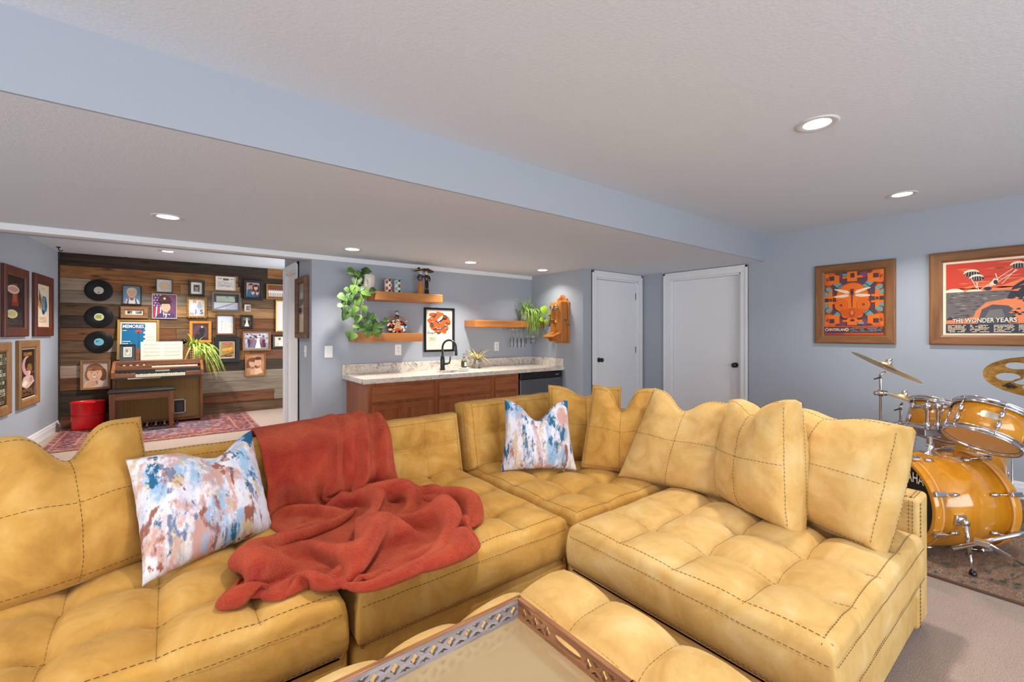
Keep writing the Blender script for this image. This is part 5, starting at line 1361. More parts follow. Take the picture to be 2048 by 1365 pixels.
def sepia_couple(p):
    p.r(0, 0, 1, 1, (170, 118, 84)); p.e(.5, .5, .48, .45, (186, 136, 102)); p.P([(.2, .05), (.3, .42), (.5, .5), (.75, .4), (.9, .12), (.55, .02)], (206, 160, 126)); p.P([(.46, .05), (.5, .36), (.72, .4), (.9, .1)], (222, 184, 150)); p.face(.34, .57, .14, (214, 164, 130), (120, 72, 48), 'feather'); p.face(.64, .62, .15, (216, 166, 132), (92, 54, 38)); p.e(.64, .8, .17, .07, (92, 54, 38))
def ornament(p): p.r(.25, .15, .78, .85, (96, 96, 104)); p.e(.5, .5, .16, .22, (186, 186, 190)); p.r(.44, .3, .56, .7, (50, 50, 56))
WP = 'pictures on the plank wall'
def W(*a, **k): return wall_pic('wall_picture', *a, group=None, **k)
W('square photo of a smiling fair child in white against blue, right of the top record', 244.6, 571.5, 283, 609.3, .010, .03, F_dk, pr(child, (104, 146, 176)))
W('white square picture with a tan disc above the soldier photo', 312.4, 559, 344.8, 585.7, .008, .03, F_dk, pr(tan_disc, (206, 210, 214)))
W('purple toned photo of a person in dress uniform and peaked cap', 304, 588.5, 353.6, 637.7, .008, .018, F_cream, pr(soldier, (112, 66, 100)))
W('low wide oak frame holding two small landscape photos side by side', 240.8, 613.6, 296, 637.4, .055, .04, F_oak, pr(two_photos, (236, 226, 206)))
W('small espresso frame with wide white mat around a tiny portrait', 376.6, 561, 409.2, 593, .034, .035, F_dk, pr(small_portrait, (232, 228, 218)))
W('cream framed certificate at the top middle of the plank wall', 431, 553.8, 471.2, 581.5, .008, .018, F_cream, pr(certificate, (226, 220, 208)))
W('grey frame with a pale green bank check over a white reflection', 422.7, 585, 480.8, 623.7, .032, .035, F_grey, pr(check_, (90, 84, 82), .15))
W('espresso framed photo of a family of four in blue shirts', 486.7, 561, 525, 600.3, .042, .04, F_dk, pr(family, (168, 158, 160)))
W('gold framed team photo in white uniforms beside the door casing', 532, 569.5, 584, 600, .026, .03, F_gold, pr(team, (130, 84, 60)))
W('ornate gilt frame with a photo of two small children', 373, 596, 413.6, 636.5, .03, .03, F_gold, pr(siblings, (232, 222, 220)))
W('tiny cream framed keepsake below the family photo', 488.5, 609.5, 501, 623.6, .012, .02, F_cream, pr(ornament, (206, 200, 190)))
W('tall thin gold frame with a red lettered print, cut by the door casing', 550.6, 601, 592, 665, .024, .03, F_gold, pr(red_poster, (226, 218, 206)))
W('grey brown frame with a faint line drawing of poles', 431, 629.5, 469.5, 670.5, .026, .03, F_wal, pr(sketch, (226, 220, 212), .2))
W('small brown frame with a black and white bride photo', 480.8, 631, 505.7, 657.8, .028, .035, F_dk, pr(bride, (104, 100, 92)))
W('bright orange wood frame with a dark studio portrait', 378.6, 642.8, 422.7, 686, .042, .03, F_orange, pr(dark_portrait, (72, 50, 60)))
W('wide walnut frame with a pale outdoor wedding group photo', 485, 663.5, 541, 701.5, .026, .035, F_oak, pr(wedding, (196, 194, 206)))
W('small black frame with an ivory portrait sketch by the door casing', 544.7, 670, 573, 697, .034, .035, F_dk, pr(mini_portrait, (214, 206, 188)))
W('wide black frame with an old fruit label print right of the organ plant', 428, 674.4, 479.2, 725.6, .07, .035, F_black, pr(fruit_ad, (214, 200, 168)))
W('thin gold frame with a sepia portrait of a couple, lowest on the wall', 490, 707, 531.2, 752.5, .014, .02, F_gold, pr(sepia_couple, (176, 124, 90)))
W('oak framed portrait of a smiling person with feathered hair, left of the organ', 160.5, 720.5, 222, 779, .03, .035, F_oak, pr(feather, (188, 172, 160)))
# gilt ornament on the ornate frame
for o in list(scene.objects):
    if o.get('label', '').startswith('ornate gilt'):
        f = [c for c in o.children if c.name.startswith('frame')][0]; xs = [v.co.x for v in f.data.vertices]; zs = [v.co.z for v in f.data.vertices]
        b = MB(); X1, Z1 = max(xs)-.012, max(zs)-.012; q = random.Random(3)
        for i in range(15):
            for s in (-1, 1): b.ball((-X1+2*X1*i/14, -.03, s*Z1+s*.006*math.sin(i*2.1)), .011+.004*(i % 2), 7); b.ball((s*X1+s*.006*math.sin(i*2.1), -.03, -Z1+2*Z1*i/14), .011+.004*(i % 2), 7)
        tag(b.build('carved_ornament', F_gold, o), kind='stuff')
# records
M_vinyl = pmat('vinyl', (10, 10, 11), .42, 0, .3)
t = NT(M_vinyl); tc = t.n('ShaderNodeTexCoord'); vl = t.n('ShaderNodeVectorMath', operation='LENGTH'); t.l(tc.outputs['Object'], vl.inputs[0])
wv = t.math('SINE', t.math('MULTIPLY', vl.outputs['Value'], 900)); t.bump(wv, .25, .002)
def record(u, v, lab_c, acc, label):
    p = on_y(u, v, WALLY); g = thing('vinyl_record', label, 'record', (p.x, WALLY-.004, p.z))
    b = MB(); b.lathe([(0, .001), (.05, .001), (.052, .002), (.15, .002), (.1525, .0005), (.1525, -.001), (0, -.001)], (0, 0, 0), (0, -1, 0), 56); b.build('disc', M_vinyl, g)
    P_ = Print(.104, .104, lab_c, .5); P_.mb = MB(); P_.m = []; P_.k = 0
    P_.e(.5, .5, .5, .5, lab_c, 32)
    for sh in acc: P_.e(*sh)
    P_.scribble(.22, .62, .78, .78, 2, tuple(int(x*.55) for x in lab_c), 2, .3); P_.scribble(.3, .2, .7, .32, 2, tuple(int(x*.55) for x in lab_c), 5, .3)
    P_.e(.5, .5, .035, .035, (30, 30, 30), 10)
    P_.build(g, -.0045, 'paper_label')
record(197.7, 581.3, (206, 202, 190), [(.5, .22, .1, .08, (120, 116, 108))], 'black vinyl record with a pale grey label, top of the three')
record(198.2, 634.3, (222, 220, 196), [(.34, .5, .2, .24, (176, 186, 60)), (.64, .62, .14, .12, (176, 186, 60)), (.66, .36, .15, .14, (176, 186, 60))], 'black vinyl record with a green and cream label, middle of the three')
record(198, 684.4, (120, 186, 208), [(.3, .58, .12, .06, (30, 50, 70)), (.44, .56, .05, .03, (30, 50, 70))], 'black vinyl record with a light blue label, lowest of the three')

# ------------------------------------------------------------------ pictures on the left wall
def left_at(u, v):
    r = ray(u, v); n = Vector((LWd.y, -LWd.x, 0)); o = Vector((0, 0, H)); tt = (LWc+n*.034-o).dot(n)/r.dot(n); return o+r*tt
def left_pic(label, u0, u1, vt, vb, fw, fmat, make, **kw):
    um = (u0+u1)/2; a, b, m = left_at(u0, vt), left_at(u1, vt), left_at(um, vt); z1, z0 = m.z, left_at(um, vb).z
    w_ = (b-a).length; n = Vector((LWd.y, -LWd.x, 0))*.034; M = frame_M((m.x-n.x, m.y-n.y, (z0+z1)/2), LWd, (0, 0, 1))
    return picture('framed_poster', label, M, w_, z1-z0, fw, .034, fmat, make, cat='poster', **kw)
def tour1(p):
    q = random.Random(6)
    for i in range(12): p.e(q.random(), q.random(), .35, .12, q.choice([(36, 30, 32), (54, 44, 44), (44, 34, 50), (60, 48, 40)]), 12)
    p.P([(.3, .42), (.36, .86), (.62, .86), (.7, .42)], (140, 52, 40)); p.P([(.36, .5), (.4, .8), (.56, .8), (.6, .5)], (176, 84, 60)); p.e(.4, .74, .34, .085, (222, 206, 188)); p.e(.4, .74, .27, .055, (206, 150, 136)); p.e(.32, .26, .32, .085, (214, 208, 176)); p.e(.32, .26, .24, .055, (200, 190, 120))
    p.scribble(.1, .05, .95, .16, 3, (80, 72, 84), 4, .5)
def bird(p):
    p.t('KALISPELL', .5, .91, .045, (214, 140, 96), .8); q = random.Random(9)
    for i in range(16): a = R(110+i*9); p.line(.5, .6, .5+.42*math.cos(a), .6+.2*math.sin(a), .012, q.choice([(206, 150, 80), (184, 130, 84)]))
    for i in range(12): p.line(.2, .88-.02*i, .36, .62-.01*i, .004, (60, 80, 110))
    p.P([(.4, .4), (.5, .74), (.74, .72), (.84, .5), (.66, .33)], (58, 110, 140)); p.P([(.44, .42), (.52, .7), (.62, .7), (.66, .4)], (116, 160, 180))
    for i in range(6): p.line(.5, .66-.04*i, .82, .58-.04*i, .006, (26, 50, 70))
    p.P([(.42, .4), (.62, .38), (.56, .29), (.48, .31)], (40, 60, 96))
    for i in range(4): p.scribble(.22, .215-i*.035, .78, .24-i*.035, 1, (222, 150, 110), 3+i, .5)
def doodle(p):
    q = random.Random(12)
    for i in range(13):
        y = .03+i*.074; x = .02
        while x < .93:
            w_ = q.uniform(.08, .2); c = q.choice([(196, 190, 160), (120, 126, 96), (84, 92, 84), (206, 200, 180), (150, 146, 110), (110, 96, 70)])
            p.r(x, y, min(x+w_, .98), y+.058, c); p.r(x+.012, y+.01, min(x+w_-.012, .97), y+.048, (36, 38, 34)); p.e(x+w_*.5, y+.03, .03, .016, c, 7); p.line(x+w_*.2, y+.012, x+w_*.7, y+.045, .006, c); x += w_+.015; p.k -= 3
        p.k -= 0
    p.k += 4
    p.t('CLAYTON', .6, .93, .05, (206, 200, 170), .7)
def moon(p):
    p.t('DREAMERS', .5, .9, .075, (196, 140, 60), .9); p.e(.46, .66, .34, .2, (196, 150, 156), 24); p.e(.58, .68, .28, .16, (40, 26, 22), 24); p.e(.62, .6, .18, .1, (140, 96, 40), 12)
    p.P([(.05, .26), (.2, .42), (.5, .47), (.85, .42), (.95, .3), (.6, .2), (.4, .18)], (206, 180, 160)); p.P([(.1, .28), (.3, .38), (.5, .3), (.3, .22)], (236, 224, 204)); p.e(.72, .36, .12, .06, (184, 130, 140)); p.e(.5, .5, .2, .05, (206, 150, 160)); p.e(.6, .5, .06, .05, (226, 190, 180))
    p.scribble(.05, .03, .95, .18, 5, (160, 116, 76), 8, .5); q = random.Random(3)
    for i in range(14): p.e(q.uniform(.05, .95), q.uniform(.2, .85), .015, .008, (206, 160, 80), 6)
left_pic('mahogany framed dark poster with two pale discs at the left wall top', 12.5, 60.5, 535, 674, .10, F_mah, pr(tour1, (40, 34, 34), .25))
left_pic('mahogany framed cream print of an orange and blue bird by the plank wall', 73, 109.2, 552, 673, .115, F_mah, pr(bird, (226, 212, 186), .4))
left_pic('oak framed dense green doodle poster at the lower left edge', -34, 27, 686, 838, .10, F_oakv, pr(doodle, (34, 36, 32), .3))
left_pic('oak framed black poster with a pink crescent moon below the bird print', 41.3, 82, 681, 812, .09, F_oakv, pr(moon, (34, 22, 20), .3), mat_c=(224, 214, 196), mat_w=.012)
# narrow picture on the wall end by door 3
a, b_ = on_x(598.5, 615, XE), on_x(618.6, 615, XE); zt, zb = on_x(608, 555, XE).z, on_x(608, 677, XE).z
def greyart(p):
    p.r(0, .5, 1, 1, (150, 150, 146)); p.r(0, .0, .6, .36, (206, 190, 170)); p.r(0, .4, 1, .5, (70, 64, 60)); p.e(.3, .75, .2, .08, (200, 200, 196)); p.r(.1, .55, .9, .68, (112, 112, 112)); p.scribble(.1, .84, .9, .95, 3, (190, 186, 176), 3, .3)
picture('framed_picture', 'brown framed glossy picture on the wall end above a switch', frame_M((XE, (a.y+b_.y)/2, (zt+zb)/2), (0, -1, 0), (0, 0, 1)), a.y-b_.y, zt-zb, .065, .05, F_wal, pr(greyart, (150, 146, 140), .15))

# ------------------------------------------------------------------ rugs
def rug_mat(name, base, cols, scale, seed):
    m = pmat(name, base, .95, 0, .1); t = NT(m); v = t.coord(loc=(seed, seed*.7, 0))
    vo = t.n('ShaderNodeTexVoronoi'); vo.inputs['Scale'].default_value = scale; t.l(v, vo.inputs['Vector'])
    wv = t.n('ShaderNodeTexVoronoi', feature='DISTANCE_TO_EDGE'); wv.inputs['Scale'].default_value = scale*.5; t.l(v, wv.inputs['Vector'])
    sp_ = t.n('ShaderNodeSeparateColor'); t.l(vo.outputs['Color'], sp_.inputs[0])
    c = t.ramp(sp_.outputs[0], [(i/len(cols), x) for i, x in enumerate(cols)], 'CONSTANT')
    k = t.ramp(wv.outputs['Distance'], [(.03, (255, 255, 255)), (.06, (0, 0, 0))]); c = t.mix(t.math('MULTIPLY', k, .55), c, cols[-1])
    n = t.noise(v, 6, 4, .7); c = t.mix(t.math('MULTIPLY', n, .5), c, base); n2 = t.noise(v, 300, 2, .6); c = t.mix(t.math('MULTIPLY', n2, .35), c, (60, 40, 40))
    t.color(c); t.bump(n2, .5, .004); return m
rx0, rx1, ry0, ry1 = -1.13, 1.02, 6.93, 8.53
RM = [rug_mat('rug_rose_field', (150, 84, 80), [(150, 78, 74), (96, 92, 116), (176, 120, 104), (134, 58, 56), (186, 150, 134), (78, 76, 100)], 26, 1),
      rug_mat('rug_navy_border', (120, 74, 80), [(92, 70, 88), (160, 100, 90), (76, 62, 82), (180, 140, 124), (140, 70, 68)], 30, 4), rug_mat('rug_stripe', (170, 110, 94), [(166, 96, 84), (186, 140, 120)], 40, 9),
      rug_mat('rug_medallion', (92, 88, 108), [(86, 92, 118), (150, 90, 84), (70, 70, 96), (170, 130, 116)], 22, 7)]
def rug(name, label, x0, x1, y0, y1, M_, rings, med=True, z=.012):
    b = MB(); cur = 0; d0 = 0
    def quad(d, e, mi):
        a = [(x0+d, y0+d), (x1-d, y0+d), (x1-d, y1-d), (x0+d, y1-d)]; c = [(x0+e, y0+e), (x1-e, y0+e), (x1-e, y1-e), (x0+e, y1-e)]
        for k in range(4): b.add([(*a[k], z), (*a[(k+1) % 4], z), (*c[(k+1) % 4], z), (*c[k], z)], [(0, 1, 2, 3)], mi)
    for wd, mi in rings: quad(d0, d0+wd, mi); d0 += wd
    b.add([(x0+d0, y0+d0, z), (x1-d0, y0+d0, z), (x1-d0, y1-d0, z), (x0+d0, y1-d0, z)], [(0, 1, 2, 3)], 0)
    if med:
        cx, cy = (x0+x1)/2, (y0+y1)/2; w_, h_ = (x1-x0)*.3, (y1-y0)*.27; n = 40
        b.add([(cx+w_*math.cos(a)*(1+.12*math.cos(8*a)), cy+h_*math.sin(a)*(1+.12*math.cos(8*a)), z+.0006) for a in [2*math.pi*i/n for i in range(n)]], [list(range(n))], 3)
    a = [(x0, y0), (x1, y0), (x1, y1), (x0, y1)]
    for k in range(4): b.add([(*a[k], 0.001), (*a[(k+1) % 4], 0.001), (*a[(k+1) % 4], z), (*a[k], z)], [(0, 1, 2, 3)], 2)
    return tag(b.build(name, M_, None, fix=False), label, 'rug')
rug('area_rug', 'faded red and navy oriental rug under the organ and bench', rx0, rx1, ry0, ry1, RM, [(.02, 2), (.05, 0), (.02, 2), (.17, 1), (.025, 2)])

# ------------------------------------------------------------------ organ
M_org = wood('organ_walnut', (128, 80, 46), (92, 54, 30), (150, 98, 60), axis=0, scale=2.6, rough=.38, bump=.05); M_orgv = wood('organ_walnut_upright', (128, 80, 46), (92, 54, 30), (150, 98, 60), axis=2, scale=2.6, rough=.38, bump=.05)
M_grille = pmat('organ_grille', (140, 106, 56), .8); t = NT(M_grille); v = t.coord()
wv = t.n('ShaderNodeTexWave', wave_type='BANDS', bands_direction='X'); wv.inputs['Scale'].default_value = 22; t.l(v, wv.inputs['Vector'])
w2 = t.n('ShaderNodeTexWave', wave_type='BANDS', bands_direction='Z'); w2.inputs['Scale'].default_value = 30; t.l(v, w2.inputs['Vector'])
c = t.ramp(t.math('MULTIPLY', wv.outputs['Fac'], w2.outputs['Fac']), [(.08, (92, 66, 34)), (.5, (176, 138, 78))]); t.color(c)
OX0, OX1, OYF, OYB = -.60, .415, 8.13, 8.55
og = thing('electric_organ', 'walnut two manual electric organ with a woven brown grille against the plank wall', 'organ', (OX0, OYF, 0))
L_ = OX1-OX0; OW = on_y(408, 752, 7.9)
b = MB(); b.box((0, 0, .03), (.035, OYB-OYF, .90)); b.build('side_panel', M_orgv, og, bevel=.004)
b = MB(); b.box((L_-.035, 0, .03), (L_, OYB-OYF, .90)); b.build('side_panel', M_orgv, og, bevel=.004)
for x in (.0, L_-.035):
    b = MB(); b.box((x, -.06, 0), (x+.035, .36, .04)); b.build('foot', M_orgv, og, bevel=.004)
    b = MB(); b.prism([(0, 0), (1, 0)], 0, 1) if False else None
    b = MB(); b.add([(x, 0, .68), (x, -.22, .705), (x, -.22, .79), (x, .0, .915), (x, .06, .915), (x+.035, 0, .68), (x+.035, -.22, .705), (x+.035, -.22, .79), (x+.035, .0, .915), (x+.035, .06, .915)], [(0, 1, 2, 3, 4), (9, 8, 7, 6, 5)]+[(i, 5+i, 5+(i+1) % 5, (i+1) % 5) for i in range(5)])
    b.build('cheek', M_orgv, og, bevel=.004)
b = MB(); b.box((.035, .015, .07), (L_-.035, .03, .70)); b.build('grille', M_grille, og)
b = MB(); b.box((.035, .006, .04), (L_-.035, .03, .085)); b.build('kick_board', M_org, og)
b = MB(); b.box((.02, .04, .05), (L_-.02, OYB-OYF, .88)); b.build('back', M_org, og)
b = MB(); b.box((0, .0, .905), (L_, OYB-OYF, .925), ch=.003); b.build('top', M_org, og)
b = MB(); b.box((.035, -.20, .69), (L_-.035, .03, .705)); b.build('key_bed', M_org, og, bevel=.003)
b = MB(); b.box((.035, -.215, .685), (L_-.035, -.20, .712)); b.build('front_rail', M_black, og); b = MB(); b.box((.17, -.2195, .690), (.52, -.2155, .706)); b.build('chrome_strip', M_chrome, og)
M_ivory = pmat('ivory_key', (226, 214, 190), .3); M_ebony = pmat('ebony_key', (20, 18, 18), .3)
def manual(x0, x1, y0, y1, z, n):
    w_ = (x1-x0)/n; bl = {1, 2, 4, 5, 6}
    b = MB(); b.box((x0, y0, z-.026), (x0+w_*.92, y1, z+.012)); first = b.build('white_key', M_ivory, og)
    for i in range(1, n): o = first.copy(); COL.objects.link(o); o.parent = og; o.location = (w_*i, 0, 0)
    b = MB(); b.box((x0-w_*.28, y0+(y1-y0)*.38, z+.012), (x0+w_*.28, y1, z+.022)); f2 = None
    for i in range(1, n):
        if (i % 7) in (1, 2, 4, 5, 6):
            if f2 is None: f2 = b.build('black_key', M_ebony, og); f2.location = (w_*i, 0, 0)
            else: o = f2.copy(); COL.objects.link(o); o.parent = og; o.location = (w_*i, 0, 0)
manual(.25, .80, -.195, -.10, .735, 26); manual(.42, .95, -.075, .0, .84, 26)
b = MB(); b.box((.035, -.195, .71), (.245, -.10, .765)); b.build('left_block', M_org, og, bevel=.003); b = MB(); b.box((.805, -.195, .71), (L_-.035, -.10, .765)); b.build('right_block', M_org, og, bevel=.003)
b = MB(); b.box((.035, -.098, .735), (L_-.035, -.07, .81)); b.build('stop_rail', M_black, og); b = MB(); b.box((.035, -.10, .81), (L_-.035, -.075, .832)); b.build('wood_strip', M_org, og)
b = MB(); b.box((.46, -.1025, .775), (.62, -.099, .797)); b.build('nameplate', pmat('nameplate_grey', (150, 146, 138), .4), og)
b = MB(); b.box((.035, -.07, .83), (.415, .0, .865)); b.build('left_block', M_org, og, bevel=.003)
for i in range(9): b = MB(); b.box((.08+.035*i, -.062, .865), (.10+.035*i, -.02, .875)); b.build('tab', M_ivory if i % 2 else M_ebony, og)
for i in range(3): b = MB(); b.cyl((.09+.05*i, -.16, .765), (.09+.05*i, -.16, .78), .009, n=10); b.build('knob', M_ebony, og)
b = MB(); b.box((.03, .0, .865), (L_-.03, .03, .905)); b.build('back_rail', M_org, og)
# pet door cut into the grille, pedals
a, c_ = on_y(346, 808, OYF), on_y(371, 838, OYF)
b = MB(); x0, x1, z0, z1 = a.x-OX0, c_.x-OX0, .14, .345
for lo, hi in (((x0, 0, z0), (x0+.012, .016, z1)), ((x1-.012, 0, z0), (x1, .016, z1)), ((x0, 0, z0), (x1, .016, z0+.012)), ((x0, 0, z1-.012), (x1, .016, z1))): b.box(lo, hi)
b.build('pet_door_frame', pmat('silver_paint', (186, 184, 186), .35, .6), og)
b = MB(); b.box((x0+.012, .010, z0+.012), (x1-.012, .0145, z1-.012)); b.build('pet_door_opening', M_black, og); b = MB(); b.box((x0+.035, .002, z0+.014), (x1-.03, .010, z1-.06), ch=.003); b.build('pet_door_flap', pmat('flap_dark', (48, 48, 52), .25), og)
for i in range(13):
    b = MB(); x = .12+i*.048; b.box((x, -.24, .035), (x+.02, .01, .052), ch=.003); b.build('pedal', M_ebony if i % 2 == 0 else pmat('pedal_tan', (176, 132, 84), .4), og)
# music desk and what stands on the organ
b = MB(); b.box((.06, .19, .925), (L_-.10, .205, 1.10), ch=.003); b.build('music_desk', M_org, og)
def stand_pic(name, label, u0, v0, u1, y, lean, h_, fw, fmat, make, cat='picture'):
    a, b = on_y(u0, v0, y), on_y(u1, v0, y); w_ = b.x-a.x; up_ = Vector((0, lean, 1)).normalized()
    return picture(name, label, frame_M(Vector(((a.x+b.x)/2, y, .926))+up_*h_/2+Vector((0, .0, .002)), (1, 0, 0), up_), w_, h_, fw, .022, fmat, make, cat=cat)
stand_pic('framed_sheet_music', 'gold framed blue MEMORIES sheet music cover standing on the organ', 233, 646, 318.5, 8.44, .22, .60, .035, F_gold, pr(memories, (226, 222, 214), .15))
def silver_(p): p.r(.2, .2, .78, .86, (206, 206, 200)); p.r(.27, .27, .72, .8, (156, 156, 140)); p.e(.5, .52, .16, .2, (190, 190, 176)); p.e(.45, .6, .1, .1, (120, 120, 108))
stand_pic('small_framed_picture', 'small dark grey framed silver picture at the left end of the organ top', 238.5, 697, 272, 8.22, .15, .235, .012, pmat('frame_charcoal', (56, 60, 66), .4), pr(silver_, (66, 70, 76), .25))
def score(p):
    p.line(.5, 0, .5, 1, .002, (190, 184, 176)); p.t('Melody', .26, .94, .035, (120, 116, 112), .3)
    for side in (.06, .54):
        for s_ in range(4):
            for k in range(5): p.r(side, .80-.2*s_+k*.014, side+.4, .802-.2*s_+k*.014, (150, 146, 142)); p.k -= 1
            q = random.Random(s_+int(side*10))
            for k in range(14): x = side+.02+.027*k; y = .79-.2*s_+q.uniform(0, .07); p.e(x, y, .006, .011, (70, 66, 66), 6); p.k -= 1; p.r(x+.005, y, x+.0065, y+.05, (70, 66, 66)); p.k -= 1
    p.k += 2
a, b_ = on_y(281, 700, 8.27), on_y(365.5, 700, 8.27)
up_ = Vector((0, .22, 1)).normalized(); sm = thing('sheet_music', 'open cream sheet music pages leaning on the organ music desk', 'sheet music', M=frame_M(Vector(((a.x+b_.x)/2, 8.265, .928))+up_*.135, (1, 0, 0), up_))
b = MB(); b.box((-(b_.x-a.x)/2, -.001, -.135), ((b_.x-a.x)/2, .004, .135)); b.build('paper_stack', pmat('paper_cream', (200, 194, 180), .8), sm); pq = Print(b_.x-a.x-.004, .266, PAPER, .8); score(pq); pq.build(sm, -.0014, 'printed_pages')
# basket plant on the organ
bp = on_y(389, 726, 8.36); op = thing('spider_plant', 'bushy spider plant in a striped basket on the right end of the organ', 'plant', (bp.x, 8.36, .925))
b = MB()
for i in range(9): b.lathe([(.062+.002*i, .017*i), (.068+.002*i, .017*i+.008), (.062+.002*i, .017*i+.016)], n=24, mi=i % 2)
b.lathe([(0, .001), (.062, 0)], n=24); b.lathe([(.0, .14), (.075, .14)], n=24, mi=2); b.build('basket', [pmat('basket_cream', (206, 186, 146), .8), pmat('basket_tan', (150, 116, 70), .8), pmat('soil', (58, 42, 30), .9)], op)
b = MB(); blades(b, 60, .34, .022, 22, droop=1.1, up=.85, z0=.13, spread=.8); q = random.Random(41)
for i in range(60):
    x0 = q.gauss(.03, .04); x1 = x0+q.uniform(-.02, .30); y1 = -.16-q.uniform(0, .12); drop = q.uniform(.1, .5); up_ = q.uniform(.05, .2); pts = []
    if x0+x1 < .22: drop = min(drop, .16); y1 *= .6
    for k in range(9):
        f = k/8; pts.append(Vector((x0+(x1-x0)*f, y1*min(1, f*1.8), .13+up_*math.sin(min(1, f*2)*math.pi*.5)*(1-f*.7)-drop*max(0, f-.25)**1.4/.67)))
    ww = q.uniform(.014, .022); b.grid([[p+Vector((-ww*(1-k/8)**.5/2, 0, 0)), p+Vector((0, -.004, 0)), p+Vector((ww*(1-k/8)**.5/2, 0, 0))] for k, p in enumerate(pts)])
b2 = MB()
for p in b.v: b2.v.append(Vector((p.x, min(p.y, .19), p.z)))
b2.f, b2.mi, b2.sm = b.f, b.mi, b.sm
M_sp2 = pmat('spider_leaf_lime', (150, 178, 62), .45); t = NT(M_sp2); c = t.ramp(t.noise(t.coord(), 22, 3, .6), [(.3, (96, 130, 40)), (.5, (156, 184, 70)), (.7, (206, 214, 120))]); t.color(c)
tag(b2.build('foliage', M_sp2, op), kind='stuff')
ml = on_y(369, 691, 8.40); b = MB(); b.lathe([(0, 0), (.04, 0), (.04, .012), (.008, .02), (.008, .22), (.02, .235), (.034, .25), (.036, .28), (.02, .30), (0, .302)], n=18); o = b.build('small_lamp', M_black); o.location = (ml.x, 8.42, .925); tag(o, 'small black knob topped lamp behind the sheet music on the organ', 'lamp')
# bench
bn = thing('organ_bench', 'walnut organ bench with a black padded seat in front of the organ', 'bench', (-.60, 7.66, 0)); bw, bd, bh = .665, .33, .565
b = MB(); b.box((-.015, -.012, bh-.035), (bw+.015, bd+.012, bh), ch=.012); b.build('seat', pmat('black_vinyl', (26, 26, 30), .35), bn)
b = MB(); b.box((.05, .02, bh-.125), (bw-.05, .04, bh-.035)); b.box((.05, bd-.04, bh-.125), (bw-.05, bd-.02, bh-.035)); b.box((.02, .05, bh-.125), (.04, bd-.05, bh-.035)); b.box((bw-.04, .05, bh-.125), (bw-.02, bd-.05, bh-.035)); b.build('apron', M_org, bn, bevel=.002)
for x, y in ((.03, .03), (bw-.03, .03), (.03, bd-.03), (bw-.03, bd-.03)):
    b = MB(); s0, s1 = .03, .02; b.add([(x-s1, y-s1, .012), (x+s1, y-s1, .012), (x+s1, y+s1, .012), (x-s1, y+s1, .012), (x-s0, y-s0, bh-.035), (x+s0, y-s0, bh-.035), (x+s0, y+s0, bh-.035), (x-s0, y+s0, bh-.035)], [(3, 2, 1, 0), (4, 5, 6, 7), (0, 1, 5, 4), (1, 2, 6, 5), (2, 3, 7, 6), (3, 0, 4, 7)]); b.build('leg', M_orgv, bn)
# red bin
rb = thing('waste_bin', 'glossy red oval metal bin in the corner of the plank wall', 'bin', (-.86, 8.33, .012))
M_red = pmat('red_enamel', (222, 22, 28), .22)
b = MB(); b.lathe([(0, .002), (.162, .002), (.166, .0), (.168, .02), (.172, .19), (.177, .36), (.182, .366), (.182, .374), (.172, .376), (.165, .36), (.15, .03), (0, .02)], n=44, sx=.72, ref=(1, 0, 0)); b.build('body', M_red, rb)
b = MB(); b.tube([(.174*math.cos(2*math.pi*i/40), .174*.72*math.sin(2*math.pi*i/40), .195) for i in range(41)], .004, 6); b.build('wire_band', pmat('dull_wire', (140, 60, 56), .35, .6), rb)
